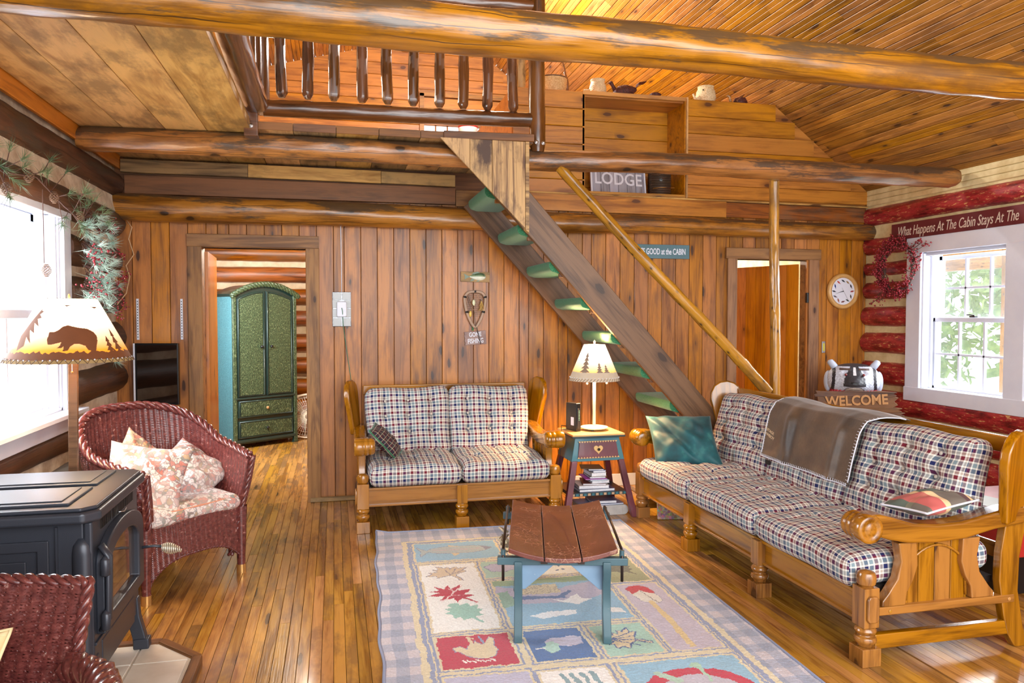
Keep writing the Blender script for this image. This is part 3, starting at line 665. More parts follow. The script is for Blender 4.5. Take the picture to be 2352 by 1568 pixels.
# ================================================================ LOFT RAILINGS
rl = thing('loft_railing', 'dark log balustrade with ten spindles along the front of the loft', 'railing', (0, 5.0, 2.6))
log('bottom_rail', (-.42, 0, .135), (1.30, 0, .16), .052, .047, M_['darklog'], rl, wob=.004, seed=301)
log('top_rail', (-.42, 0, .90), (1.32, 0, .915), .045, .043, M_['darklog'], rl, wob=.004, seed=302)
for i, x_ in enumerate((-.31, -.152, .008, .185, .348, .511, .684, .841, 1.005, 1.178)):
    o = log('spindle', (x_, 0, .206), (x_ - .006 + .004 * (i % 3), 0, .88), .035, .032, M_['darklog'], rl, wob=.006, seed=310 + i, n=14, ends=False, step=.014)
    me = o.data
    co = np.empty(len(me.vertices) * 3, np.float32); me.vertices.foreach_get('co', co); co = co.reshape(-1, 3); L = co[:, 0].max()
    f = np.clip((co[:, 0] + L) / .030, 0, 1); s_ = .50 + .50 * f; co[:, 1] *= s_; co[:, 2] *= s_; me.vertices.foreach_set('co', co.reshape(-1)); me.update()
    # pointed ends
pe = log('end_post', (1.345, -.01, -.055), (1.345, 0, 1.15), .053, .055, M_['darklog'], rl, wob=.004, seed=330, rb=.25)
MB().box((-.487, -.04, .05), (.085, .11, .22)).build('corner_block', M_['darklog'], rl, bevel=.006)
for x_, z_, y_ in ((-.487, .0, -.10), (1.325, .0, -.062), (1.375, .0, -.05)):
    MB().lathe([(.014, 0), (.014, .006), (.005, .01)], 12, M=Matrix.Rotation(PI / 2, 4, 'X')).build('bolt_head', M_['steel'], rl, loc=(x_, y_, z_ - .0), smooth=False)
log('corner_spindle', (-.43, 0, .1), (-.43, 0, 1.1), .045, .045, M_['darklog'], rl, wob=.003, seed=331)
rs = thing('side_railing', 'dark log balustrade running back along the open side of the west loft', 'railing', (-.43, 0, 2.6))
log('bottom_rail', (-.01, -1.0, .155), (-.03, 4.90, .15), .070, .074, M_['darklog'], rs, wob=.01, seed=340)
log('top_rail', (0, -1.0, .90), (0, 4.93, .90), .045, .045, M_['darklog'], rs, wob=.01, seed=341)
for i in range(17):
    y_ = 4.62 - i * .30
    log('spindle', (0.0, y_, .2), (0.0, y_, .88), .034, .032, M_['darklog'], rs, wob=.004, seed=350 + i, n=12, step=.1)

# ================================================================ STAIRCASE
st = thing('staircase', 'steep open staircase of brown planks with green carpeted treads', 'staircase', (0, 0, 0))
def sp(z, y): return (1.32 + (2.152 - z) / 1.098, y, z)
board('stringer', sp(2.42, 5.135), sp(.0, 5.135), .205, .042, (0, -1, 0), M_['stringer'], st, bevel=.004)
board('stringer', (1.24 + (2.152 - 2.35) / 1.098, 5.84, 2.35), (1.24 + 2.152 / 1.098, 5.84, 0), .20, .042, (0, -1, 0), M_['stringer'], st, bevel=.004)
m, t, b = newmat('green_carpet'); co = nd(t, 'ShaderNodeTexCoord').outputs['Object']
n_ = nd(t, 'ShaderNodeTexNoise', {'Vector': co, 'Scale': 260., 'Detail': 3.}).outputs[0]
setb(t, b, color=ramp(t, n_, [(.35, S(30, 92, 62)), (.6, S(64, 138, 94)), (.7, S(100, 170, 122))]), rough=1., sheen=.3); bump(t, b, n_, .004, .8); M_['carpet'] = m
for i in range(9):
    z_ = 2.30 - i * .254; xc = 1.29 + (2.152 - z_) / 1.098
    w_ = .125; tt = .034
    prof = [(-w_, -tt), (-w_ - .012, -tt * .4), (-w_ - .014, tt * .5), (-w_ - .004, tt), (w_ - .01, tt), (w_ + .008, tt * .6), (w_ + .010, -tt * .3), (w_, -tt - .010), (w_ - .03, -tt - .020), (-w_ + .05, -tt - .018), (-w_ + .01, -tt - .006)]
    MB().prism([(xc + p, z_ + q) for p, q in prof], 5.16, 5.815).build('carpeted_tread', M_['carpet'], st, bevel=.006)
    MB().box((xc + .02, 5.172, z_ - .066), (.17, .03, .026)).build('cleat', M_['fascia'], st, bevel=.002)
# boarded triangular panel closing the stair head
A, B_, C_ = (.672, 2.588), (1.262, 2.588), (1.262, 1.995)
def zl(x_): return A[1] - (x_ - A[0]) * (A[1] - C_[1]) / (C_[0] - A[0])
for x0, x1 in ((.674, .864), (.866, 1.012), (1.014, 1.236)):
    b0 = max(zl(x0), zl(x1)) if False else None
    poly = [(x0, 2.588), (x1, 2.588), (x1, zl(x1)), (x0, min(2.586, zl(x0)))]
    w0 = MB(); 
    # grain along the board: build in a frame whose X is up
    Mx = Matrix(((0, 1, 0, (x0 + x1) / 2), (0, 0, 1, 4.895), (1, 0, 0, 2.3), (0, 0, 0, 1)))
    pl = [(z_ - 2.3, x_ - (x0 + x1) / 2) for x_, z_ in poly]
    w0.prism(pl, -.008, .008, 'xy').build('panel_board', M_['panelwood'], st, M=Mx, bevel=.002)
MB().prism([(1.238, 2.588), (1.262, 2.588), (1.262, 1.99), (1.238, 2.01)], 4.885, 4.935).build('panel_edge_strip', M_['panelwood'], st)
# log handrail and its post
hr = log('handrail_pole', (1.50, 5.00, 2.455), (3.115, 4.995, .877), .036, .039, M_['pole'], None, wob=.006, seed=401, n=18, rb=.1)
tag(hr, 'peeled log pole slanting down beside the stairs as a handrail', 'handrail')
hp = log('support_pole', (3.165, 5.03, 2.435), (3.19, 5.03, .0), .036, .038, M_['pole'], None, wob=.008, seed=405, n=18)
tag(hp, 'thin upright peeled log pole between beam and floor in front of the right doorway', 'post')
# ================================================================ SOFT GOODS HELPERS
def cushion(name, size, mat, parent, M, tufts=None, r=.05, crown=.02, depth=.022, crease=.007, seed=0, n=56, wr=.004, sag=0., taper=0.):
    """stuffed box cushion, its face +Z; UVs in metres so woven cloth keeps its scale"""
    w, d, h = size; a = np.array([w / 2, d / 2, h / 2]); rng = np.random.default_rng(seed)
    ph = rng.uniform(0, 6.28, 8)
    gs = []
    for ax, sg in ((2, 1), (2, -1), (0, 1), (0, -1), (1, 1), (1, -1)):
        ua, va = [(1, 2), (2, 0), (0, 1)][ax]
        def cnt(k): return max(8, int(n * a[k] * 2 / max(w, d)))
        nu, nv = cnt(ua), cnt(va)
        if sg < 0 and ax == 2: nu //= 3; nv //= 3
        nu, nv = (n if ua == int(np.argmax(a)) else cnt(ua)), cnt(va)
        U, V = np.meshgrid(np.linspace(-1, 1, nu), np.linspace(-1, 1, nv))
        q = np.zeros(U.shape + (3,)); q[..., ua] = U * a[ua]; q[..., va] = V * a[va]; q[..., ax] = sg * a[ax]
        core = np.clip(q, -(a - r), a - r); dlt = q - core; nn = np.linalg.norm(dlt, axis=-1, keepdims=True); nn[nn == 0] = 1
        p = core + dlt / nn * r
        X, Y, Z = p[..., 0].copy(), p[..., 1].copy(), p[..., 2].copy()
        fx = np.clip(1 - np.abs(X / a[0]) ** 3.5, 0, 1); fy = np.clip(1 - np.abs(Y / a[1]) ** 3.5, 0, 1); top = np.clip((Z + a[2] * .4) / (a[2] * 1.4), 0, 1)
        z = Z + crown * fx * fy * np.where(Z > 0, 1, -.3)
        if tufts:
            tx, ty = tufts; de = 0
            for xx in tx:
                de = de + crease * np.exp(-((X - xx - .006 * np.sin(Y * 30 + ph[0])) / .018) ** 2) * fy
                for yy in ty: de = de + depth * np.exp(-(((X - xx) ** 2 + (Y - yy) ** 2) / .028 ** 2))
            for yy in ty: de = de + crease * .8 * np.exp(-((Y - yy - .006 * np.sin(X * 25 + ph[1])) / .018) ** 2) * fx
            z = z - de * top
        wv = wr * (np.sin(X * 19 + ph[2]) * np.sin(Y * 23 + ph[3]) + .6 * np.sin(X * 41 + Y * 17 + ph[4]))
        z = z + wv * top
        # sides breathe
        bx = 1 + (.012 / a[0]) * np.sin(Y * 14 + ph[5]) * .5; by = 1 + (.010 / a[1]) * np.sin(X * 13 + ph[6]) * .6
        puff = 1 + .02 * (1 - (Z / a[2]) ** 2)
        P = np.stack([X * bx * puff, Y * by * puff, z], -1)
        if taper: P[..., 2] *= 1 - taper * (P[..., 1] / a[1]) * .5
        if ax == 2: uvv = np.stack([q[..., 0], q[..., 1]], -1)
        elif ax == 0: uvv = np.stack([q[..., 2] + sg * (a[0] + a[2]), q[..., 1]], -1)
        else: uvv = np.stack([q[..., 0], q[..., 2] * sg * -1 + sg * (a[1] + a[2])], -1)
        # keep the winding outward
        if sg < 0: P = P[:, ::-1]; uvv = uvv[:, ::-1]
        gs.append(grid(name, P, mat, None, uv=uvv))
    o = join_grids(name, gs); o.parent = parent; o.matrix_basis = M
    o.data.polygons.foreach_set('use_smooth', [True] * len(o.data.polygons))
    return o
def buttons(o, tufts, h, mat, every=1, dz=-.014):
    for i, xx in enumerate(tufts[0]):
        for j, yy in enumerate(tufts[1]):
            MB().lathe([(.002, -.004), (.009, -.003), (.010, .001), (.006, .004), (.001, .005)], 10).build('button', mat, o, smooth=True, loc=(xx, yy, h / 2 + dz))
def pillow(name, w, h, t, mat, parent, M, seed=0, n=44, cr=.012, pull=.06, fold=None, piping=None, shear=0.):
    rng = np.random.default_rng(seed); ph = rng.uniform(0, 6.28, 8)
    U, V = np.meshgrid(np.linspace(-1, 1, n), np.linspace(-1, 1, n)); gs = []
    for sg in (1, -1):
        prof = np.clip(1 - np.abs(U) ** 2.4, 0, 1) ** .55 * np.clip(1 - np.abs(V) ** 2.4, 0, 1) ** .55
        x = U * w / 2 * (1 - pull * (1 - V ** 2)); y = V * h / 2 * (1 - pull * (1 - U ** 2))
        wv = cr * (np.sin(U * 5 + ph[0] + V * 2) * np.sin(V * 6 + ph[1]) + .5 * np.sin(U * 11 + V * 7 + ph[2]) + .35 * np.sin(np.arctan2(V, U) * 9 + ph[3]) * np.sqrt(U ** 2 + V ** 2))
        z = sg * t / 2 * prof + wv * prof ** .6
        if fold: z = z - fold * np.exp(-((U * .8 + V * .5 + .15) / .12) ** 2) * prof * (sg > 0)
        P = np.stack([x - shear * y, y, z], -1); uvv = np.stack([x, y + (0 if sg > 0 else h)], -1)
        if sg < 0: P = P[:, ::-1]; uvv = uvv[:, ::-1]
        gs.append(grid(name, P, mat, None, uv=uvv))
    o = join_grids(name, gs)
    if parent is not None: o.parent = parent
    o.matrix_basis = M; o.data.polygons.foreach_set('use_smooth', [True] * len(o.data.polygons))
    if piping:
        pts = []
        for s in range(4):
            for k in np.linspace(-1, 1, 24, endpoint=False):
                u, v = [(k, -1), (1, k), (-k, 1), (-1, -k)][s]; pts.append((u * w / 2 * (1 - pull * (1 - v * v)), v * h / 2 * (1 - pull * (1 - u * u)), 0))
        MB().tube(pts, .005, 6, closed=True).build('piping', piping, o, smooth=True)
    return o
def RM(loc, x=0, y=0, z=0):
    return Matrix.Translation(loc) @ Matrix.Rotation(math.radians(z), 4, 'Z') @ Matrix.Rotation(math.radians(y), 4, 'Y') @ Matrix.Rotation(math.radians(x), 4, 'X')

# ================================================================ SOFAS
MAP = M_['maple']; MAPY = M_['mapleY']; MAPZ = M_['mapleZ']; CB = plain('cloth_button', S(190, 180, 170), .8)
def turned(s=1.0):
    """square foot, vase turning, ready to sit under the square post"""
    return [(.030, .075), (.034, .080), (.036, .088), (.043, .095), (.046, .105), (.042, .116), (.031, .121), (.031, .126), (.040, .131), (.045, .142), (.040, .155), (.034, .160), (.034, .165)]
def front_leg(parent, x, y, post=(.16, .325), cap=True, pw=.078):
    m = MB(); m.box((x, y, .0375), (.088, .088, .075)).lathe(turned(), 18, (x, y, 0)).box((x, y, (post[0] + post[1]) / 2), (pw, pw * .92, post[1] - post[0]))
    if cap: m.lathe([(.026, .322), (.030, .330), (.037, .336), (.040, .352), (.040, .368), (.034, .384), (.018, .392), (.002, .394)], 18, (x, y, 0))
    return m.build('leg', MAPZ, parent, bevel=.005)
WING = [(.62, .56), (.605, .64), (.585, .74), (.565, .82), (.57, .88), (.595, .93), (.64, .958), (.695, .965), (.745, .948), (.78, .915), (.79, .86), (.775, .72), (.76, .60), (.755, .56)]
def couch(name, label, w, nc, loc, rz, mids, group=None):
    t = thing(name, label, 'sofa', loc, rz, group); hw = w / 2
    for s in (-1, 1): front_leg(t, s * hw, 0)
    for x_ in mids: front_leg(t, x_, -.012, post=(.165, .292), cap=False, pw=.07)
    # front rail with beads
    m = MB(); m.box((0, .01, .232), (w - .07, .026, .118)).box((0, -.004, .288), (w - .07, .034, .016)).box((0, -.002, .176), (w - .07, .03, .014))
    m.build('front_rail', MAP, t, bevel=.003)
    MB().box((0, .38, .285), (w - .1, .60, .03)).build('seat_deck', M_['dark'], t)
    for s in (-1, 1):
        x_ = s * hw; q = 1
        MB().box((x_, .38, .218), (.045, .70, .036)).build('side_rail', MAPY, t, bevel=.005)
        MB().box((x_, .40, .09), (.035, .73, .062)).build('floor_rail', MAPY, t, bevel=.005)
        for yy in (.10, .70): MB().lathe([(.008, 0), (.008, .003), (.004, .004)], 10, M=Matrix.Rotation(s * PI / 2, 4, 'Y')).build('peg', M_['pole'], t, loc=(x_ + s * .022, yy, .218))
        MB().prism([(-.028, .20), (-.028, .28), (-.018, .295), (.018, .295), (.028, .28), (.028, .20), (.018, .185), (-.018, .185)], x_ + s * .038, x_ + s * .052, 'yz').build('side_block', MAPZ, t, bevel=.006)
        # curved supports and boarded panel
        MB().prism([(.06, .236), (.175, .236), (.182, .29), (.212, .34), (.232, .40), (.225, .50), (.135, .50), (.15, .42), (.135, .35), (.09, .29), (.062, .26)], x_ - .024, x_ + .024, 'yz').build('arm_support', MAPZ, t, bevel=.006)
        MB().prism([(.62, .236), (.505, .236), (.498, .29), (.468, .34), (.448, .40), (.455, .50), (.545, .50), (.53, .42), (.545, .35), (.59, .29), (.618, .26)], x_ - .024, x_ + .024, 'yz').build('arm_support', MAPZ, t, bevel=.006)
        ys = [.17, .255, .335, .415, .50]
        for a0, a1 in zip(ys[:-1], ys[1:]):
            board('panel_board', (x_ - s * .006, (a0 + a1) / 2, .236), (x_ - s * .006, (a0 + a1) / 2, .492), a1 - a0 - .003, .014, (s, 0, 0), MAP, t)
        arch = [(x_ + s * .004, .19, .25)] + [(x_ + s * .004, .34 - .13 * math.cos(k) * (1 + .10 * math.cos(2 * k)), .37 + .105 * math.sin(k)) for k in np.linspace(.0, PI, 15)] + [(x_ + s * .004, .49, .25)]
        MB().tube(arch, .006, 8).build('arch_moulding', MAP, t, smooth=True)
        # armrest with a rolled scroll
        top = [(-.04, .632), (.03, .632), (.10, .612), (.19, .586), (.31, .574), (.43, .578), (.55, .598), (.66, .618), (.745, .622), (.775, .605), (.775, .56), (.745, .548), (.6, .532), (.45, .502), (.3, .494), (.17, .502), (.08, .52), (.03, .535), (.0, .55), (-.04, .55)]
        MB().prism(top, x_ - .045, x_ + .045, 'yz').build('armrest', MAPY, t, bevel=.014, seg=3)
        sc = [(.004, -.082), (.035, -.082), (.050, -.074), (.056, -.060), (.056, -.044), (.051, -.040), (.058, -.034), (.058, -.014), (.053, -.009), (.060, -.002), (.060, .048), (.056, .054), (.044, .056), (.034, .053), (.028, .050), (.022, .054), (.010, .056), (.004, .056)]
        MB().lathe([(r_, z_) for r_, z_ in sc], 26, M=Matrix.Rotation(-PI / 2 * -s, 4, 'Y') if False else Matrix.Rotation(PI / 2 * s, 4, 'Y')).build('arm_scroll', MAP, t, smooth=True, loc=(x_, -.022, .574))
        # rear leg and wing
        MB().prism([(.74, .0), (.80, .0), (.775, .12), (.75, .25), (.755, .40), (.79, .56), (.68, .56), (.655, .42), (.65, .30), (.675, .15), (.70, .06)], x_ - .02, x_ + .02, 'yz').build('rear_leg', MAPZ, t, bevel=.005)
        Mx = Matrix.Translation((x_, 0, .56)) @ Matrix.Rotation(math.radians(s * 6), 4, 'Y') @ Matrix.Translation((0, .76, 0)) @ Matrix.Rotation(math.radians(s * 20), 4, 'Z') @ Matrix.Translation((-x_, -.76, -.56))
        MB().prism(WING, x_ - .021, x_ + .021, 'yz').build('wing', MAPZ, t, bevel=.012, M=Mx, seg=3)
    # back frame
    L = w - .06
    MB().box((0, .755, .875), (L, .024, .075)).build('back_rail', MAP, t, bevel=.008)
    MB().box((0, .735, .40), (L, .024, .07)).build('back_rail', MAP, t, bevel=.008)
    for k in range(nc * 3 + 1):
        x_ = -L / 2 + .03 + (L - .06) * k / (nc * 3); board('back_slat', (x_, .748, .43), (x_, .756, .845), .05, .014, (0, -1, 0), MAP, t)
    cw = (w - .085) / nc
    for i in range(nc):
        cx = -w / 2 + .0425 + cw * (i + .5)
        tf = ([-cw * .27, 0, cw * .27], [-.10, .12])
        c = cushion('seat_cushion', (cw - .004, .70, .135), M_['plaid'], t, RM((cx, .305, .375), x=1.5 + .5 * i), tf, r=.045, crown=.020, depth=.020, crease=.008, seed=hash_(name) + i, n=64)
        buttons(c, tf, .135, CB, dz=.004)
        tf = ([-cw * .27, 0, cw * .27], [-.08, .04, .15])
        a_ = math.radians(14); B = Matrix(((1, 0, 0, cx * .985), (0, math.sin(a_), -math.cos(a_), .60), (0, math.cos(a_), math.sin(a_), .648), (0, 0, 0, 1))) @ Matrix.Rotation(math.radians([1.2, -1.0, .8][i % 3]), 4, 'Z')
        c = cushion('back_cushion', (cw * .975, .50, .15), M_['plaid'], t, B, tf, r=.055, crown=.028, depth=.036, crease=.014, seed=hash_(name) + 9 + i, n=64, taper=.3)
        buttons(c, tf, .15, CB, dz=-.004)
    return t
def hash_(s): return sum(ord(c) * (i + 1) for i, c in enumerate(s)) % 977
love = couch('loveseat', 'two-cushion plaid loveseat with honey wood frame against the plank wall', 1.33, 2, (.84, 5.10, 0), 0, [0.0])
sofa = couch('sofa', 'long three-cushion plaid sofa with honey wood frame along the right side', 2.35, 3, (2.14, 3.865, 0), -PI / 2, [-.39, .39])

# pillows on the sofas
def top(name, label, cat, obj, group=None): obj.name = name; tag(obj, label, cat, group); return obj
m, t, b = newmat('teal_velvet'); co = nd(t, 'ShaderNodeTexCoord').outputs['Object']
n_ = nd(t, 'ShaderNodeTexNoise', {'Vector': co, 'Scale': 9., 'Detail': 5.}).outputs[0]
setb(t, b, color=ramp(t, n_, [(.35, S(6, 54, 62)), (.6, S(14, 88, 96)), (.75, S(60, 130, 128))]), rough=.6, sheen=.15); M_['velvet'] = m
p = pillow('pillow', .46, .40, .20, M_['velvet'], None, RM((2.34, 4.80, .578), x=52, y=0, z=-40) @ Matrix.Rotation(math.radians(4), 4, 'Z'), seed=3, cr=.012, fold=.034, shear=.30)
top('throw_pillow', 'large teal velvet throw pillow leaning at the far end of the long sofa', 'pillow', p)
p = pillow('pillow', .30, .24, .09, M_['tartan3'], None, RM((2.53, 2.79, .628), x=-4, y=-6, z=8), seed=5, cr=.006, piping=M_['white'])
top('throw_pillow', 'small green and red plaid pillow lying on the near sofa armrest', 'pillow', p)
p = pillow('pillow', .28, .22, .10, M_['tartan2'], None, RM((.345, 5.36, .56), x=10, y=48, z=-6), seed=6, cr=.006, piping=M_['carpet'])
top('throw_pillow', 'small dark red plaid pillow tucked at the left arm of the loveseat', 'pillow', p)
# throw blanket over the middle back cushion
m, t, b = newmat('brown_suede'); co = nd(t, 'ShaderNodeTexCoord').outputs['Object']
n_ = nd(t, 'ShaderNodeTexNoise', {'Vector': co, 'Scale': 6., 'Detail': 7., 'Roughness': .6}).outputs[0]
setb(t, b, color=ramp(t, n_, [(.36, S(54, 40, 30)), (.6, S(88, 66, 46)), (.72, S(118, 92, 68))]), rough=.42, sheen=.3)
bump(t, b, nd(t, 'ShaderNodeTexNoise', {'Vector': co, 'Scale': 60., 'Detail': 3.}).outputs[0], .003, .3); M_['suede'] = m
bl = thing('throw_blanket', 'brown suede throw blanket with white stitched edge draped over the sofa back', 'blanket', (2.14, 3.865, 0), -PI / 2)
prof = [(.80, .70), (.795, .80), (.79, .87), (.765, .905), (.70, .921), (.64, .918), (.585, .895), (.552, .84), (.535, .78), (.512, .69), (.495, .61), (.482, .57)]
from itertools import accumulate
pr = np.array(prof); seg = np.r_[0, np.cumsum(np.linalg.norm(np.diff(pr, axis=0), axis=1))]
nv, nu = 90, 110; V = np.linspace(0, 1, nv)[:, None] * np.ones(nu); U = np.linspace(0, 1, nu)[None, :] * np.ones((nv, 1))
yy = np.interp(V * seg[-1], seg, pr[:, 0]); zz = np.interp(V * seg[-1], seg, pr[:, 1])
x0 = -.40 + .02 * V; x1 = .56 - .11 * np.clip((V - .30) / .25, 0, 1); xx = x0 + (x1 - x0) * U
dn = np.clip((V - .35) / .3, 0, 1)
fold = .016 * np.exp(-((U - .22 - .10 * V) / .045) ** 2) * dn + .010 * np.exp(-((U - .36 + .1 * V) / .05) ** 2) * dn + .013 * np.exp(-((U - .86 + .05 * V) / .035) ** 2) * dn + .004 * np.sin(U * 21 + V * 5) * dn
yy = yy - fold - .026 * dn; zz = zz + .010 * np.sin(U * 9 + 1) * (1 - dn) - .035 * np.clip(U - .05, 0, 1) * np.clip(V - .9, 0, 1) * 10 * .4 + .05 * (1 - U) * 0
P = np.stack([xx, yy, zz], -1)
o = grid('blanket_cloth', P, M_['suede'], bl); sm = o.modifiers.new('thick', 'SOLIDIFY'); sm.thickness = .006; sm.offset = 0
for nm, row in (('stitched_edge', P[-1]), ('stitched_edge', P[30:, 0]), ('stitched_edge', P[30:, -1])):
    MB().tube([tuple(q + np.array([0, -.004, 0])) for q in row[::3]], .0035, 6).build(nm, M_['white'], bl, smooth=True)
sti = MB()
for k in range(0, nu, 2):
    q = P[-1, k]; sti.tube([tuple(q + np.array([0, -.007, -.002])), tuple(q + np.array([0.002, -.008, .016]))], .0014, 4)
for k in range(32, nv, 2):
    for c_, s_ in ((0, 1), (-1, -1)):
        q = P[k, c_]; sti.tube([tuple(q + np.array([0, -.006, 0])), tuple(q + np.array([.016 * s_, -.008, 0.002]))], .0014, 4)
o = sti.build('stitches', M_['white'], bl); o['kind'] = 'stuff'
Mx = Matrix(((.9, .25, 0, -.285), (0, 0, -1, .470), (-.25, .9, 0, .72), (0, 0, 0, 1)))
text('VINTAGE', M_['chink'], bl, Mx @ Matrix.Translation((0, .02, .018)), .028, .0004); text('COWBOY', M_['chink'], bl, Mx @ Matrix.Translation((0, -.012, .018)), .03, .0004)
MB().box((-.315, .466, .535), (.045, .006, .03)).build('tag', M_['black'], bl, bevel=.002)
# ================================================================ RUG
def leafpoly(kind, cx, cy, s, rot):
    if kind == 'maple': pts = [(0, 1.0), (.14, .62), (.34, .74), (.30, .42), (.66, .56), (.60, .34), (.98, .22), (.62, .02), (.70, -.18), (.34, -.16), (.06, -.30), (.05, -.95), (-.05, -.95), (-.06, -.30), (-.34, -.16), (-.70, -.18), (-.62, .02), (-.98, .22), (-.60, .34), (-.66, .56), (-.30, .42), (-.34, .74), (-.14, .62)]
    elif kind == 'redoak': pts = [(0, 1), (.10, .62), (.42, .80), (.26, .45), (.75, .50), (.30, .15), (.70, -.05), (.25, -.20), (.40, -.55), (.05, -.45), (.04, -1), (-.04, -1), (-.05, -.45), (-.40, -.55), (-.25, -.20), (-.70, -.05), (-.30, .15), (-.75, .50), (-.26, .45), (-.42, .80), (-.10, .62)]
    else: pts = [(0, 1), (.22, .85), (.18, .62), (.45, .68), (.40, .40), (.62, .34), (.45, .10), (.60, -.08), (.35, -.20), (.38, -.45), (.08, -.42), (.04, -.95), (-.04, -.95), (-.08, -.42), (-.38, -.45), (-.35, -.20), (-.60, -.08), (-.45, .10), (-.62, .34), (-.40, .40), (-.45, .68), (-.18, .62), (-.22, .85)]
    c, n = math.cos(rot), math.sin(rot)
    return [(cx + s * (x * c - y * n), cy + s * 1.0 * (x * n + y * c)) for x, y in pts]
def build_rug():
    W_, H_ = 1.69, 2.66; du = .005; nu, nv = int(W_ / du) + 1, int(H_ / du) + 1
    u = np.linspace(0, W_, nu); v = np.linspace(0, H_, nv); U, V = np.meshgrid(u, v)
    uc, vc = np.meshgrid((u[1:] + u[:-1]) / 2, (v[1:] + v[:-1]) / 2); rng = np.random.default_rng(5)
    def sm(k, amp):
        a = rng.normal(size=(int(H_ / k) + 3, int(W_ / k) + 3)); iy = vc / k; ix = uc / k; y0 = iy.astype(int); x0 = ix.astype(int); fy = iy - y0; fx = ix - x0
        return amp * (a[y0, x0] * (1 - fy) * (1 - fx) + a[y0 + 1, x0] * fy * (1 - fx) + a[y0, x0 + 1] * (1 - fy) * fx + a[y0 + 1, x0 + 1] * fy * fx)
    x = uc + sm(.02, .0035) + sm(.06, .002); y = vc + sm(.02, .0035) + sm(.06, .002)
    C = np.zeros(uc.shape + (4,)); C[...] = S(176, 180, 198)
    g = (np.floor(uc / .052) % 2) + (np.floor(vc / .075) % 2)
    C[g == 0] = S(206, 200, 208); C[g == 2] = S(156, 164, 186)
    def rect(a, b, c, d, col): C[(x > a) & (x < c) & (y > b) & (y < d)] = S(*col)
    cream = (222, 212, 182); bl = (150, 160, 190)
    rect(.155, .235, 1.535, H_ - .155, cream); rect(.185, .262, 1.505, H_ - .185, bl); rect(.205, .28, 1.482, H_ - .2, cream)
    rect(.212, .287, 1.475, H_ - .21, bl); rect(.219, .293, 1.468, H_ - .218, cream)
    P_ = [(.228, .302, .735, .640, (150, 192, 218)), (.79, .302, 1.455, .640, (188, 208, 196)), (.238, .715, .548, 1.640, (242, 244, 242)), (.585, .715, .80, .985, (176, 208, 196)),
          (.84, .715, 1.19, .985, (234, 234, 226)), (.600, 1.045, 1.190, 1.645, (150, 190, 216)), (1.237, .715, 1.455, 1.180, (160, 166, 132)), (1.237, 1.225, 1.455, 2.02, (198, 190, 206)),
          (.240, 1.700, .560, 2.008, (192, 66, 88)), (.630, 1.705, .890, 2.012, (92, 124, 176)), (.945, 1.71, 1.190, 2.018, (172, 210, 196)), (.950, 2.10, 1.455, 2.46, (150, 192, 218)),
          (.617, 2.10, .890, 2.46, (240, 240, 238)), (.240, 2.08, .575, 2.46, (192, 192, 216))]
    for a, b, c, d, col in P_:
        rect(a - .022, b - .022, c + .022, d + .022, bl); rect(a - .013, b - .013, c + .013, d + .013, cream)
    for a, b, c, d, col in P_: rect(a, b, c, d, col)
    def poly(pts, col, outline=None, ow=.006):
        if outline:
            for dx in (-ow, 0, ow):
                for dy in (-ow, 0, ow): C[inpoly(x, y, [(p + dx, q + dy) for p, q in pts])] = S(*outline)
        C[inpoly(x, y, pts)] = S(*col)
    def line(p, q, w, col):
        px, py = q[0] - p[0], q[1] - p[1]; L = px * px + py * py; t_ = np.clip(((x - p[0]) * px + (y - p[1]) * py) / L, 0, 1)
        C[np.hypot(x - p[0] - t_ * px, y - p[1] - t_ * py) < w] = S(*col)
    # trout
    poly([(.24, .37), (.30, .44), (.36, .40), (.455, .375), (.56, .385), (.64, .40), (.702, .446), (.66, .49), (.58, .52), (.46, .52), (.36, .50), (.30, .475), (.26, .555), (.262, .46)], (176, 190, 196), (140, 150, 180), .004)
    poly([(.44, .35), (.50, .385), (.44, .385)], (214, 200, 170)); poly([(.44, .52), (.50, .525), (.46, .575)], (214, 200, 170)); poly([(.64, .405), (.702, .446), (.66, .485)], (140, 146, 176))
    line((.33, .45), (.62, .45), .004, (200, 180, 190))
    poly(leafpoly('maple', .395, .87, .135, -.45 + PI), (214, 198, 172), (150, 150, 170), .004)
    for a in (-.6, 0, .6): line((.395, .90), (.395 + .10 * math.sin(a + .4), .90 - .10 * math.cos(a)), .003, (150, 140, 150))
    poly(leafpoly('redoak', .385, 1.19, .16, 2.5), (190, 52, 74)); line((.31, 1.28), (.44, 1.07), .004, (240, 220, 220)); line((.36, 1.2), (.43, 1.20), .003, (240, 220, 220)); line((.39, 1.15), (.36, 1.10), .003, (240, 220, 220))
    poly(leafpoly('oak', .415, 1.44, .15, 2.7), (160, 204, 192))
    # moose
    poly([(.300, 1.82), (.335, 1.80), (.36, 1.84), (.372, 1.80), (.395, 1.785), (.40, 1.76), (.43, 1.80), (.455, 1.78), (.47, 1.73), (.49, 1.75), (.48, 1.81), (.495, 1.86), (.47, 1.91), (.43, 1.935), (.38, 1.925), (.355, 1.90), (.34, 1.87), (.31, 1.86)], (222, 208, 178), (150, 150, 180), .003)
    line((.385, 1.785), (.375, 1.72), .008, (222, 208, 178)); line((.375, 1.72), (.40, 1.735), .007, (222, 208, 178)); line((.44, 1.78), (.43, 1.72), .006, (150, 160, 190))
    for k in range(7): line((.33 + k * .02, 1.945 + .006 * (k % 3)), (.34 + k * .02, 1.965 - .004 * (k % 2)), .005, (244, 244, 240))
    # goose shape, paw prints
    poly([(.60, .80), (.66, .76), (.78, .78), (.79, .86), (.70, .90), (.63, .88)], (190, 190, 214), (130, 144, 180), .004)
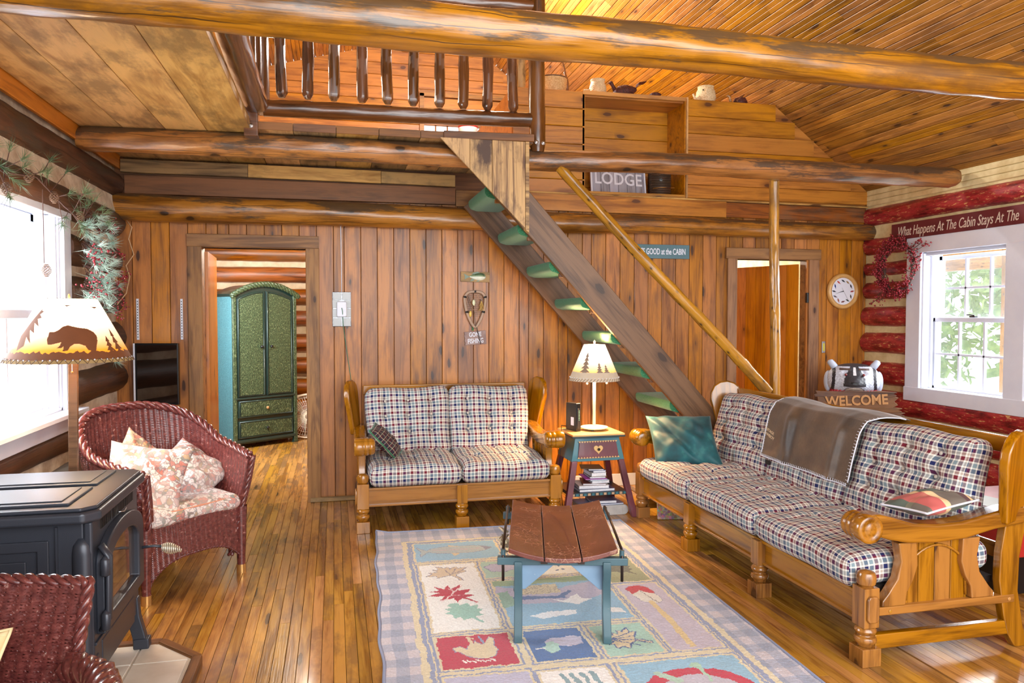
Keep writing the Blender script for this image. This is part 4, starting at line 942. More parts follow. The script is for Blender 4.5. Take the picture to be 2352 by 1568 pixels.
    for k in range(14): C[np.hypot(x - (.90 + (k * .37 % .27)), (y - (.76 + (k * .23 % .19)))) < .009] = S(96, 116, 150)
    # lake with cabin
    rect(.600, 1.045, 1.190, 1.12, (152, 178, 148)); poly([(.60, 1.12), (.70, 1.17), (.82, 1.22), (.95, 1.2), (1.19, 1.11), (1.19, 1.30), (1.0, 1.40), (.60, 1.38)], (190, 186, 208))
    rect(.70, 1.14, .93, 1.27, (216, 208, 182))
    for k in range(8): line((.70, 1.15 + k * .0155), (.93, 1.15 + k * .0155), .002, (160, 154, 150))
    poly([(.60, 1.28), (.75, 1.29), (.90, 1.31), (.97, 1.24), (.99, 1.25), (.93, 1.34), (.80, 1.335), (.60, 1.32)], (106, 130, 176))
    poly([(.86, 1.35), (.92, 1.37), (1.0, 1.30), (1.01, 1.36), (1.06, 1.38), (.97, 1.44), (.92, 1.40)], (240, 242, 244)); poly([(.70, 1.54), (.80, 1.50), (.95, 1.50), (.93, 1.55), (.76, 1.58)], (236, 240, 244)); poly([(1.08, 1.50), (1.16, 1.52), (1.17, 1.58), (1.10, 1.57)], (236, 238, 238))
    poly([(.60, 1.22), (.66, 1.20), (.68, 1.38), (.60, 1.42)], (150, 184, 168))
    poly(leafpoly('oak', 1.345, .97, .14, 2.6), (110, 112, 96))
    # canoe
    poly([(1.272, 1.285), (1.30, 1.255), (1.356, 1.251), (1.39, 1.29), (1.405, 1.38), (1.40, 1.47), (1.37, 1.50), (1.31, 1.47), (1.28, 1.39)], (226, 222, 212), (160, 160, 180), .003)
    poly([(1.272, 1.285), (1.30, 1.255), (1.356, 1.251), (1.39, 1.29), (1.405, 1.37), (1.37, 1.36), (1.33, 1.31), (1.285, 1.37)], (196, 56, 66)); line((1.335, 1.32), (1.372, 1.50), .003, (150, 140, 140))
    poly([(1.325, 1.47), (1.35, 1.46), (1.36, 1.70), (1.345, 2.0), (1.31, 2.0), (1.325, 1.70)], (222, 200, 150))
    # duck
    poly([(.70, 1.83), (.74, 1.80), (.82, 1.79), (.885, 1.80), (.868, 1.875), (.80, 1.89), (.74, 1.87)], (200, 198, 220)); poly([(.66, 1.885), (.70, 1.87), (.705, 1.84), (.735, 1.83), (.76, 1.86), (.755, 1.92), (.71, 1.94), (.69, 1.90)], (178, 214, 204)); line((.655, 1.888), (.69, 1.89), .005, (236, 236, 236))
    poly(leafpoly('maple', 1.075, 1.87, .115, .5 + PI / 2), (222, 208, 176), (90, 110, 160), .005)
    for a in (-.9, -.3, .3, .9): line((1.0, 1.86), (1.08 + .05 * math.cos(a), 1.87 + .09 * math.sin(a)), .003, (90, 110, 160))
    # red ring
    rr_ = np.hypot((x - 1.20) / 1.15, y - 2.38); C[(rr_ < .20) & (rr_ > .145) & (y < 2.46)] = S(194, 56, 78); C[(rr_ < .145) & (y < 2.46)] = S(190, 186, 200); C[np.hypot(x - 1.265, y - 2.165) < .025] = S(172, 208, 186)
    line((1.265, 2.17), (1.27, 2.30), .007, (172, 208, 186)); line((1.08, 2.20), (1.14, 2.27), .018, (176, 206, 190))
    for k in range(4): line((.70 + k * .04, 2.14), (.72 + k * .04, 2.28), .010, (140, 170, 180))
    C[..., :3] *= (1 + rng.normal(size=C.shape[:2] + (1,)) * .035)
    z = .010 + rng.normal(size=U.shape) * .0011 + .0012 * np.sin(U * 40) * np.sin(V * 33); e = np.minimum.reduce([U, W_ - U, V, H_ - V]); z = z * np.clip(e / .008, 0.05, 1)
    curl = .018 * np.exp(-(U / .05) ** 2 - (V / .06) ** 2)
    wob = .006 * np.sin(V * 7) * (U < .3) * (1 - U / .3) + .004 * np.sin(V * 17 + 1) * (U < .3) * (1 - U / .3)
    e1 = np.array([.99932, -.037]); e2 = np.array([-.037, -.99932])
    Xw = .251 + (U + wob) * e1[0] + V * e2[0]; Yw = 5.016 + (U + wob) * e1[1] + V * e2[1]
    o = grid('area_rug', np.stack([Xw, Yw, z + curl + .002], -1), attrmat('rug_wool', .95, bs=.5, bscale=350, noise_amt=.06, nscale=90, sheen=.2), None, col=C)
    tag(o, 'pastel patchwork rug with wildlife and leaf panels and a gingham border', 'rug')
    pts = [(Xw[0, k], Yw[0, k], .010 + curl[0, k]) for k in range(0, nu, 8)] + [(Xw[k, -1], Yw[k, -1], .010) for k in range(0, nv, 8)] + [(Xw[-1, k], Yw[-1, k], .010) for k in range(nu - 1, -1, -8)] + [(Xw[k, 0], Yw[k, 0], .010 + curl[k, 0]) for k in range(nv - 1, -1, -8)]
    MB().tube(pts, .0065, 8, closed=True).build('bound_edge', plain('rug_binding', S(150, 162, 192), .9), o, smooth=True)
build_rug()

# ================================================================ SLED BENCH
def paint(name, c, c2, wear, rough=.4, ws=.62, coat=.2):
    m, t, b = newmat(name); co = nd(t, 'ShaderNodeTexCoord').outputs['Object']
    n = nd(t, 'ShaderNodeTexNoise', {'Vector': co, 'Scale': 5., 'Detail': 4.}).outputs[0]
    n2 = nd(t, 'ShaderNodeTexNoise', {'Vector': co, 'Scale': 34., 'Detail': 6., 'Roughness': .75}).outputs[0]
    c_ = ramp(t, n, [(.35, c), (.65, c2)]); c_ = mix(t, mapr(t, n2, ws, ws + .05), c_, wear)
    setb(t, b, color=c_, rough=rough, coat=coat); bump(t, b, n2, .002, .25); return m
def crackle():
    m, t, b = newmat('crackled_burgundy_paint'); co = nd(t, 'ShaderNodeTexCoord').outputs['Object']
    w = nd(t, 'ShaderNodeTexNoise', {'Vector': co, 'Scale': 12., 'Detail': 3.}).outputs[1]
    v = nd(t, 'ShaderNodeVectorMath', {0: co, 1: nd(t, 'ShaderNodeVectorMath', {0: w, 1: (.03, .03, .03)}, operation='MULTIPLY').outputs[0]}, operation='ADD').outputs[0]
    vo = nd(t, 'ShaderNodeTexVoronoi', {'Vector': v, 'Scale': 34.}, feature='DISTANCE_TO_EDGE').outputs[0]
    zone = nd(t, 'ShaderNodeTexNoise', {'Vector': co, 'Scale': 4.5, 'Detail': 3.}).outputs[0]
    k = mt(t, 'MULTIPLY', mapr(t, vo, .0, .035, 1., 0.), mapr(t, zone, .47, .60)); n = nd(t, 'ShaderNodeTexNoise', {'Vector': co, 'Scale': 7., 'Detail': 4.}).outputs[0]
    c = mix(t, mt(t, 'MULTIPLY', k, .7), ramp(t, n, [(.35, S(100, 50, 46)), (.65, S(124, 70, 60))]), S(206, 160, 130))
    setb(t, b, color=c, rough=.26, coat=.5); bump(t, b, k, .001, .3); return m
M_['crackle'] = crackle()
M_['bench_blue'] = paint('worn_teal_paint', S(58, 88, 98), S(74, 106, 116), S(196, 190, 170), .35, ws=.66)
M_['gusset'] = paint('grey_blue_paint', S(112, 142, 170), S(130, 160, 186), S(206, 206, 196), .45, ws=.68)
M_['iron'] = plain('brown_iron', S(70, 60, 56), .35, metal=.8)
bn = thing('sled_bench', 'sled-shaped bench with crackled burgundy plank top and teal legs on the rug', 'bench', (1.066, 3.536, .014), math.radians(-14.5))
zc = lambda x_: .372 + .040 * (x_ / .235) ** 2
for a0, a1 in ((-.237, -.083), (-.079, .079), (.083, .237)):
    xs_ = np.linspace(a0, a1, 7); yend = lambda x_: .435 + .018 * (1 - (x_ / .24) ** 2)
    P = []; 
    m = MB(); n_ = len(xs_)
    for sy in (-1, 1):
        m.v += [(x_, sy * yend(x_), zc(x_) + .011) for x_ in xs_] + [(x_, sy * yend(x_), zc(x_) - .011) for x_ in xs_]
    for i in range(n_ - 1):
        m.f += [(i, i + 1, 2 * n_ + i + 1, 2 * n_ + i), (n_ + i, n_ + i + 1, 3 * n_ + i + 1, 3 * n_ + i), (i, i + 1, n_ + i + 1, n_ + i), (2 * n_ + i, 2 * n_ + i + 1, 3 * n_ + i + 1, 3 * n_ + i)]
    m.f += [(0, n_, 3 * n_, 2 * n_), (n_ - 1, 2 * n_ - 1, 4 * n_ - 1, 3 * n_ - 1)]
    m.build('seat_board', M_['crackle'], bn, bevel=.004)
for s in (-1, 1):
    MB().box((s * .081, 0, .352), (.03, .82, .014)).build('gap_shade_strip', M_['iron'], bn)  # dark strip added under each seat gap to make it read as shaded
    MB().box((0, s * .375, .350), (.575, .036, .034)).build('crossbar', M_['bench_blue'], bn, bevel=.004)
    for q in (-1, 1):
        x_ = q * .195
        MB().prism([(s * .33, .35), (s * .40, .35), (s * .405, .30), (s * .385, .25), (s * .39, .12), (s * .43, .04), (s * .43, .0), (s * .37, .0), (s * .345, .10), (s * .335, .22)], x_ - .018, x_ + .018, 'yz').build('leg', M_['bench_blue'], bn, bevel=.004)
        MB().prism([(x_ - q * .015, .335), (x_ - q * .17, .335), (x_ - q * .03, .215), (x_ - q * .015, .215)], s * .352 - .008, s * .352 + .008).build('gusset', M_['gusset'], bn, bevel=.002)
        MB().tube([(q * .262, s * .375, .367), (q * .262, s * .375, .398)], .011, 10).build('bracket', M_['bench_blue'], bn)
    MB().tube([(s * .205, -.36, .21), (s * .205, .36, .21)], .012, 8).build('stretcher', M_['bench_blue'], bn, smooth=True)
    MB().tube([(s * .262, .40, .395), (s * .262, 0, .402), (s * .262, -.36, .397), (s * .262, -.385, .37), (s * .262, -.385, .262)], .0065, 8).build('side_rod', M_['iron'], bn, smooth=True)
    MB().tube([(s * .262, .385, .40), (s * .262, .385, .30)], .0065, 8).build('side_rod', M_['iron'], bn, smooth=True)
rr = random.Random(2); pts = [(-.27 + rr.uniform(-.03, .02), .02 + .02 * math.sin(k) + rr.uniform(-.05, .05), .365 - .0050 * k + rr.uniform(-.02, .02)) for k in range(30)]
MB().tube(pts, .006, 6).build('rope', plain('cotton_rope', S(226, 214, 188), .9, noise_s=80, c2=S(196, 180, 150)), bn, smooth=True)

# ================================================================ SIDE TABLE with lamp, modem, books
TT = paint('teal_table_paint', S(44, 104, 122), S(62, 124, 136), S(150, 150, 130), .45, ws=.74)
TB = paint('burgundy_table_paint', S(84, 32, 44), S(112, 46, 58), S(150, 110, 100), .4, ws=.74)
TC = paint('cream_table_paint', S(222, 184, 120), S(214, 170, 104), S(190, 140, 80), .45, ws=.70)
ta = thing('side_table', 'small painted side table with teal apron and heart drawer between the sofas', 'table', (1.825, 5.262, 0), math.radians(1))
MB().box((0, 0, .592), (.395, .355, .014)).build('table_top', TC, ta, bevel=.003)
MB().box((0, 0, .580), (.402, .362, .012)).build('top_edge', paint('dark_teal_paint', S(30, 52, 62), S(40, 66, 76), S(120, 120, 110), ws=.72), ta, bevel=.003)
z0, z1 = .405, .574
def quad4(hw0, hd0, hw1, hd1, z0, z1): return MB().add([(-hw0, -hd0, z0), (hw0, -hd0, z0), (hw0, hd0, z0), (-hw0, hd0, z0), (-hw1, -hd1, z1), (hw1, -hd1, z1), (hw1, hd1, z1), (-hw1, hd1, z1)], [(0, 1, 5, 4), (1, 2, 6, 5), (2, 3, 7, 6), (3, 0, 4, 7), (4, 5, 6, 7), (3, 2, 1, 0)])
quad4(.200, .165, .166, .140, z0, z1).build('apron', TT, ta, bevel=.003)
Md = Matrix.Translation((0, -.1555, .488)) @ Matrix.Rotation(math.radians(-8.5), 4, 'X')
dr = MB().prism([(-.155, -.063), (.155, -.063), (.138, .06), (-.138, .06)], -.008, .008).build('drawer', TB, ta, M=Md, bevel=.002)
zz_ = MB()
for k in range(15):
    x_ = -.138 + k * .0197; zz_.prism([(x_ - .009, .059), (x_ + .009, .059), (x_, .047)], -.0105, -.007); x_ = -.15 + k * .0214; zz_.prism([(x_ - .009, -.062), (x_ + .009, -.062), (x_, -.051)], -.0105, -.007)
zz_.build('zigzag_edge', TC, dr)
hp_ = [(.033 * .065 * 16 * math.sin(k) ** 3, .033 * .065 * (13 * math.cos(k) - 5 * math.cos(2 * k) - 2 * math.cos(3 * k) - math.cos(4 * k))) for k in np.linspace(0, 2 * PI, 30, endpoint=False)]
MB().prism(hp_, -.013, -.008).build('heart', TC, dr); MB().ico((0, -.022, -.002), .0105, 2).build('knob', M_['black'], dr, smooth=True)
for sx in (-1, 1):
    for sy in (-1, 1):
        lo = Vector((sx * .258, sy * .212, .0)); hi = Vector((sx * .176, sy * .146, .41)); m = MB(); w_ = .021
        m.add([(p.x + a * w_, p.y + b_ * w_, p.z) for p in (lo, hi) for a, b_ in ((-1, -1), (1, -1), (1, 1), (-1, 1))], [(3, 2, 1, 0), (4, 5, 6, 7), (0, 1, 5, 4), (1, 2, 6, 5), (2, 3, 7, 6), (3, 0, 4, 7)])
        m.build('leg', TB, ta, bevel=.003)
shf = MB().box((0, 0, .172), (.435, .37, .024)).build('shelf', bpy.data.materials['dark_teal_paint'], ta, bevel=.002)
tl = MB(); tl2 = MB()
for k in range(14): (tl if k % 2 else tl2).box((-.195 + k * .030, -.187, .172), (.020, .004, .016))
tl.build('blue_checks', TT, shf); tl2.build('tan_checks', plain('tan_paint', S(190, 160, 130), .6), shf)
# lamp
shade_m = attrmat('lit_lampshade', .8, ems=.66, noise_amt=.05, nscale=30)
def shade(parent, rb, rt, h, z0, shapes, base, glow, nu=420, nv=130, lo=0, hi=1):
    th = np.linspace(-PI, PI, nu, endpoint=False); t_ = np.linspace(0, 1, nv); T, V = np.meshgrid(th, t_)
    r_ = rb + (rt - rb) * V; P = np.stack([r_ * np.sin(T), -r_ * np.cos(T), z0 + h * V], -1)
    tc = np.degrees(T[:-1] + PI / nu); vc = (V[:-1] + V[1:]) / 2
    C = np.zeros(tc.shape + (4,)); a = np.clip((vc - glow[0]) / (glow[1] - glow[0]), 0, 1)[..., None]
    C[...] = np.array(S(*base[0])) * (1 - a) + np.array(S(*base[1])) * a
    for poly, col in shapes: C[inpoly(tc, vc, poly)] = S(*col)
    o = grid('lamp_shade', P, shade_m, parent, closed=True, col=C)
    sm = o.modifiers.new('thick', 'SOLIDIFY'); sm.thickness = .002; return o
def pine(cx, z0, z1, w, n=5):
    L, R_ = [], []
    for k in range(n):
        f = k / n; zt = z1 - (z1 - z0) * f; zb = z1 - (z1 - z0) * (f + .95 / n); ww = w * (.25 + .75 * (k + 1) / n)
        L += [(cx - ww * .25, zt), (cx - ww, zb)]; R_ += [(cx + ww * .25, zt), (cx + ww, zb)]
    return [(cx, z1 + .03)] + R_ + [(cx + w * .08, z0), (cx - w * .08, z0)] + L[::-1]
def table_lamp():
    t = thing('table_lamp', 'slim white table lamp with pine tree shade, lit, on the side table', 'lamp', (1.858, 5.275, .600))
    wh = plain('cream_enamel', S(224, 214, 206), .4)
    MB().lathe([(.02, .0), (.085, .012), (.098, .016), (.104, .022), (.10, .026), (.02, .030), (.012, .034)], 30).build('base', wh, t, smooth=True)
    for k in range(3): MB().ico((.07 * math.cos(k * 2.1), .07 * math.sin(k * 2.1), .006), .008, 1).build('foot', M_['black'], t)
    MB().tube([(0, 0, .03), (0, 0, .40)], .012, 12).build('stem', wh, t, smooth=True)
    MB().lathe([(.002, .62), (.009, .63), (.006, .64), (.010, .65), (.002, .664)], 12).build('finial', wh, t, smooth=True)
    dk = (104, 84, 70)
    def ramp_(c, a0, a1): return [(-180, -1), (180, -1), (180, c), (90, c + .012), (35, c - .01), (10, c + .012), (-28, c), (-90, c + .01), (-180, c)]
    sh = [(ramp_(.245, 0, 0), (150, 134, 116)), (pine(-46, .25, .77, 15, 5), dk), (pine(-5, .25, .50, 10, 4), dk), (pine(15, .25, .44, 10, 4), dk), (pine(70, .25, .6, 10, 4), dk), (pine(100, .25, .6, 10, 4), dk)]
    s_ = shade(t, .188, .078, .262, .368, sh, ((242, 176, 84), (255, 248, 230)), (.24, .70))
    lc = MB()
    for k in range(48):
        a = k * 2 * PI / 48; r0_, r1_ = .1885, .180; lc.tube([(r0_ * math.sin(a), -r0_ * math.cos(a), .370), (r1_ * math.sin(a + .1), -r1_ * math.cos(a + .1), .388)], .0018, 4)
    lc.build('lacing', plain('dark_lacing', S(96, 70, 50), .8), s_)
    hs = MB()
    for k in range(40): a = k * 2 * PI / 40; hs.ico((.181 * math.sin(a), -.181 * math.cos(a), .392), .0035, 1)
    hs.build('white_dots', M_['white'], s_)
    for x_ in (-.09, .06): MB().ico((x_, -.10, .352), .009, 1).build('pull_bead', wh, t, smooth=True)
    lamp('table_lamp_bulb', 'POINT', (1.858, 5.275, 1.10), 46, (1.0, .66, .34), radius=.05)
table_lamp()
md = thing('modem', 'upright black modem with small lights on the side table', 'modem', (1.705, 5.30, .5995), math.radians(14))
MB().prism([(-.075, .0), (.075, .0), (.07, .20), (-.07, .205)], -.020, .020, 'yz').build('case', M_['black'], md, bevel=.004)
MB().box((0, -.0735, .095), (.020, .004, .15)).build('front_strip', plain('dark_grey_plastic', S(60, 60, 64), .3), md)
for k in range(7):
    m = plain('status_light' if k == 0 else 'status_light_%s' % 'abcdefg'[k], S(160, 230, 160), .3, ems=.8) if k == 0 else bpy.data.materials['status_light']
    MB().box((0.002, -.0775, .150 - k * .011), (.005, .002, .004)).build('status_light', m, md)
MB().box((-.0205, -.02, .07), (.002, .04, .06)).build('label_sticker', M_['white'], md)
MB().tube([(-.0, .07, .02), (-.06, .07, .03), (-.10, .0, -.01), (-.125, -.02, -.15), (-.10, .02, -.40), (-.05, .06, -.58)], .003, 6).build('cable', M_['black'], md, smooth=True)
page = plain('paper_pages', S(236, 238, 244), .8, noise_s=60, c2=S(216, 220, 230))
def book(z, w, d, h, x, y, rz, cover, label, group, cat='book', base=(1.825, 5.262)):
    t = thing('book' if cat == 'book' else cat, label, cat, (base[0] + x, base[1] + y, z), math.radians(rz), group)
    c = plain('cover_' + ''.join(ch for ch in label if ch.isalpha())[:12], S(*cover), .4)
    MB().box((0, 0, h / 2), (w - .006, d - .004, h - .003)).build('pages', page, t, bevel=.001)
    for zz in (.0006, h - .0006): MB().box((0, 0, zz), (w, d, .0012)).build('cover', c, t)
    MB().box((0, d / 2 - .001, h / 2), (w, .002, h)).build('spine', c, t)
    return t
z = .1846
for w, d, h, x, y, rz, cv, lb in (
    (.27, .22, .018, -.005, -.055, 1, (70, 80, 120), 'wide magazine lying lowest on the table shelf'), (.225, .20, .022, -.015, -.05, -4, (214, 214, 220), 'thick white magazine second from the bottom of the shelf stack'),
    (.17, .21, .012, .005, -.04, -12, (120, 66, 60), 'thin book with reddish cover low in the shelf stack'), (.135, .19, .020, .03, -.045, 1, (222, 226, 232), 'white paperback in the lower middle of the shelf stack'),
    (.135, .20, .008, .02, -.05, -2, (130, 170, 190), 'thin pale blue book just under the magenta one'), (.16, .19, .005, .0, -.05, -3, (190, 70, 190), 'very thin magenta booklet in the middle of the shelf stack'),
    (.12, .18, .013, .015, -.045, -3, (90, 90, 84), 'grey-covered book above the magenta booklet'), (.115, .17, .026, .02, -.045, 1, (206, 198, 178), 'thick cream paperback near the top of the shelf stack'),
    (.10, .16, .014, .025, -.045, 2, (130, 150, 200), 'small light blue book below the open pamphlet'), (.115, .16, .010, .015, -.04, -8, (40, 44, 76), 'dark blue booklet second from the top of the shelf stack'),
    (.15, .16, .003, -.01, -.03, -14, (110, 84, 60), 'thin brown pamphlet topmost on the shelf stack')):
    book(z, w, d, h, x, y, rz, cv, lb, 'books and magazines stacked on the table shelf'); z += h + .0004
bx = thing('file_box', 'low grey-white cardboard box on the floor under the side table', 'box', (1.872, 5.235, 0), math.radians(-1))
MB().box((0, 0, .036), (.315, .22, .072)).build('box_body', plain('grey_card', S(206, 204, 200), .7, noise_s=12, c2=S(188, 186, 184)), bx, bevel=.003)
MB().box((-.02, -.1115, .036), (.002, .003, .066)).build('edge_fold', page, bx)
MB().lathe([(.034, -.002), (.036, 0), (.036, .012), (.034, .014)], 24, M=Matrix.Rotation(PI / 2, 4, 'X')).build('round_tab', bpy.data.materials['grey_card'], bx, loc=(.165, -.095, .036))
book(.0735, .33, .20, .010, .045, -.035, 2, (120, 140, 180), 'wide blue magazine lying on the box under the table', 'papers on the box under the table', 'magazine')
book(.0845, .19, .18, .020, .07, -.035, -4, (90, 96, 130), 'thick curled magazine on top of the box under the table', 'papers on the box under the table', 'magazine')
# chipboard offcut under the far end of the sofa
m, t, b = newmat('chipboard'); co = nd(t, 'ShaderNodeTexCoord').outputs['Object']
vo = nd(t, 'ShaderNodeTexVoronoi', {'Vector': nd(t, 'ShaderNodeVectorMath', {0: co, 1: (60, 150, 60)}, operation='MULTIPLY').outputs[0], 'Scale': 1.}).outputs['Color']
setb(t, b, color=mix(t, .55, S(204, 166, 130), mix(t, .5, vo, S(226, 190, 156), 'MULTIPLY')), rough=.8)
o = MB().prism([(-.055, 0), (.17, 0), (.17, .075), (.09, .125), (-.045, .14), (-.06, .12)], -.012, .012).build('chipboard_block', m, None, loc=(2.27, 4.93, .002), rot=(0, 0, math.radians(-12)), bevel=.004)
tag(o, 'speckled chipboard offcut standing under the far front corner of the sofa', 'board')
# ================================================================ WICKER CHAIRS
m, t, b = newmat('burgundy_wicker'); co = nd(t, 'ShaderNodeTexCoord').outputs['Object']
n_ = nd(t, 'ShaderNodeTexNoise', {'Vector': co, 'Scale': 60., 'Detail': 4.}).outputs[0]; n2_ = nd(t, 'ShaderNodeTexNoise', {'Vector': co, 'Scale': 5., 'Detail': 3.}).outputs[0]
c_ = ramp(t, n_, [(.30, S(80, 36, 36)), (.6, S(112, 56, 52)), (.75, S(136, 80, 74))])
c_ = mix(t, mapr(t, n_, .66, .72, 0, .5), c_, S(214, 180, 170)); setb(t, b, color=c_, rough=.24, coat=.4); M_['wicker'] = m
def weave(P, stake=.030, strand=.0070, amp=.0030, thick=1.0):
    """push a (nv,nu,3) surface out into woven strands running along u over stakes running along v"""
    du = np.gradient(P, axis=1); dv = np.gradient(P, axis=0); N = np.cross(du, dv); N /= np.linalg.norm(N, axis=-1, keepdims=True) + 1e-9
    s = np.cumsum(np.linalg.norm(du, axis=-1), 1); v = np.cumsum(np.linalg.norm(dv, axis=-1), 0)
    s0 = s[len(s) // 2][None, :] * np.ones((P.shape[0], 1)); row = v[:, P.shape[1] // 2][:, None] / strand * np.ones((1, P.shape[1]))
    k = np.floor(row); h = np.abs(np.sin(PI * row)) ** .6
    ov = np.cos(2 * PI * s0 / stake + .10 * k)
    return P + N * (amp * (h * (.55 + .75 * ov)))[..., None]
def res(P0, strand=.0070, us=.0065, lim=330000):
    return P0
def braid(path, r, parent, name='braided_rim', n=3, pitch=.045, closed=False):
    P = np.array(path, float); d = np.linalg.norm(np.diff(P, axis=0), axis=1); s = np.r_[0, np.cumsum(d)]; L = s[-1]; m_ = int(L / .006)
    q = np.linspace(0, L, m_); Q = np.stack([np.interp(q, s, P[:, i]) for i in range(3)], -1); T = np.gradient(Q, axis=0); T /= np.linalg.norm(T, axis=1)[:, None]
    up = np.array([.3, .2, 1.]); A = np.cross(T, up); A /= np.linalg.norm(A, axis=1)[:, None]; B = np.cross(T, A); mb = MB()
    for k in range(n):
        a = q / pitch * 2 * PI * .5 + k * 2 * PI / n
        mb.tube([tuple(p) for p in Q + (A * np.cos(a)[:, None] + B * np.sin(a)[:, None]) * r * .55], r * .55, 6)
    o = mb.build(name, M_['wicker'], parent, smooth=True); return o
def barrel_chair(label, loc, rz):
    t = thing('wicker_armchair', label, 'armchair', loc, rz)
    def rim(k):   # k in [-1,1] ; returns x,y,z of the rim ; front is -y
        a = abs(k); sg = 1 if k >= 0 else -1
        if a < .62: f = a / .62 * PI / 2; return (sg * .375 * math.sin(f) ** .9, .33 * math.cos(f) ** .9, .925 - .20 * (a / .62) ** 2.2)
        g = (a - .62) / .38; return (sg * (.375 - .055 * g ** 2), -.36 * g, .725 - .085 * g + .02 * g * g)
    def low(k):
        a = abs(k); sg = 1 if k >= 0 else -1
        if a < .62: f = a / .62 * PI / 2; return (sg * .285 * math.sin(f) ** .8, .27 * math.cos(f) ** .8, .36)
        g = (a - .62) / .38; return (sg * (.285 - .01 * g), -.31 * g, .36)
    ks = np.linspace(-1, 1, 300); Rm = np.array([rim(k) for k in ks]); Lw = np.array([low(k) for k in ks])
    V = np.linspace(0, 1, 200)[:, None, None]; bow = np.sin(V * PI) * .02
    P = Lw[None] * (1 - V) + Rm[None] * V; cen = np.array([0, -.02, 0]); out = Rm - Lw; out[:, 2] = 0; P = P + bow * out[None] / (np.linalg.norm(out, axis=1)[None, :, None] + 1e-6)
    ins = grid('back_shell', weave(P), M_['wicker'], t); sm = ins.modifiers.new('t', 'SOLIDIFY'); sm.thickness = .012; sm.offset = -1
    # front ends of the arms
    for sg in (-1, 1):
        k = np.linspace(0, 1, 90); a = np.array(rim(sg)); bq = np.array(low(sg)); W_ = np.linspace(-.028, .028, 14)
        P = np.array([[bq * (1 - f) + a * f + np.array([w, -.012 - .01 * math.sin(PI * f), 0]) for w in W_] for f in k]); grid('arm_front', weave(P, stake=.02), M_['wicker'], t)
    braid([rim(k) for k in np.linspace(-1, 1, 120)], .024, t, pitch=.075)
    for sg in (-1, 1): braid([np.array(low(sg)) * (1 - f) * 1 + np.array(rim(sg)) * f + np.array([0, -.015, 0]) for f in np.linspace(-.85, 1, 40)], .017, t, 'braided_post', pitch=.06)
    # skirt with arched openings between the legs
    fx, bx, fy, by = .29, .25, -.32, .24
    cor = [(-fx, fy), (fx, fy), (bx, by), (-bx, by)]
    for i in range(4):
        p, q = np.array(cor[i]), np.array(cor[(i + 1) % 4]); L = np.linalg.norm(q - p); nu = int(L / .006)
        f = np.linspace(0, 1, nu); e = np.abs(f * 2 - 1); bot = .20 - .125 * np.clip(e, 0, 1) ** 3.2 + .0; bot = np.where(e > .90, .075, bot)
        bulge = .015 * np.sin(f * PI); nrm = np.array([(q - p)[1], -(q - p)[0]]) / L
        Vv = np.linspace(0, 1, 130)[:, None]; Z = bot[None] * (1 - Vv) + (.385 + .03 * (i == 0) * (1 - e ** 2) * 0) * Vv
        XY = p[None, None] + (q - p)[None, None] * f[None, :, None] + nrm[None, None] * bulge[None, :, None] * (1 - .3 * Vv)[..., None]
        P = np.concatenate([np.broadcast_to(XY, Z.shape + (2,)), Z[..., None]], -1)
        o = grid('skirt', weave(P), M_['wicker'], t); sm = o.modifiers.new('t', 'SOLIDIFY'); sm.thickness = .010; sm.offset = -1
        braid([(p[0] + (q - p)[0] * g + nrm[0] * .015 * math.sin(g * PI), p[1] + (q - p)[1] * g + nrm[1] * .015 * math.sin(g * PI), .20 - .125 * abs(2 * g - 1) ** 3.2) for g in np.linspace(.02, .98, 40)], .007, t, 'arch_edge', 2, .02)
    brass = plain('brass_cap', S(206, 160, 96), .25, metal=.7)
    for x_, y_ in cor:
        P = np.array([[((.021 + .012 * max(0, (z_ - .07) / .3)) * math.cos(a) + x_ * .985, (.021 + .012 * max(0, (z_ - .07) / .3)) * math.sin(a) + y_ * .98, z_) for a in np.linspace(0, 2 * PI, 28, endpoint=False)] for z_ in np.linspace(.0, .38, 160)])
        lg = grid('leg', weave(P, stake=.012, strand=.006, amp=.002), M_['wicker'], t, closed=True)
        MB().tube([(x_ * .985, y_ * .98, 0), (x_ * .985, y_ * .98, .05)], .0255, 14).build('brass_cap', brass, lg, auto=40)
    MB().box((0, -.03, .352), (.54, .52, .02)).build('seat_board', M_['wicker'], t, bevel=.01)
    return t
ch1 = barrel_chair('burgundy wicker barrel armchair with floral cushions beside the floor lamp', (-.945, 4.475, 0), math.radians(45))

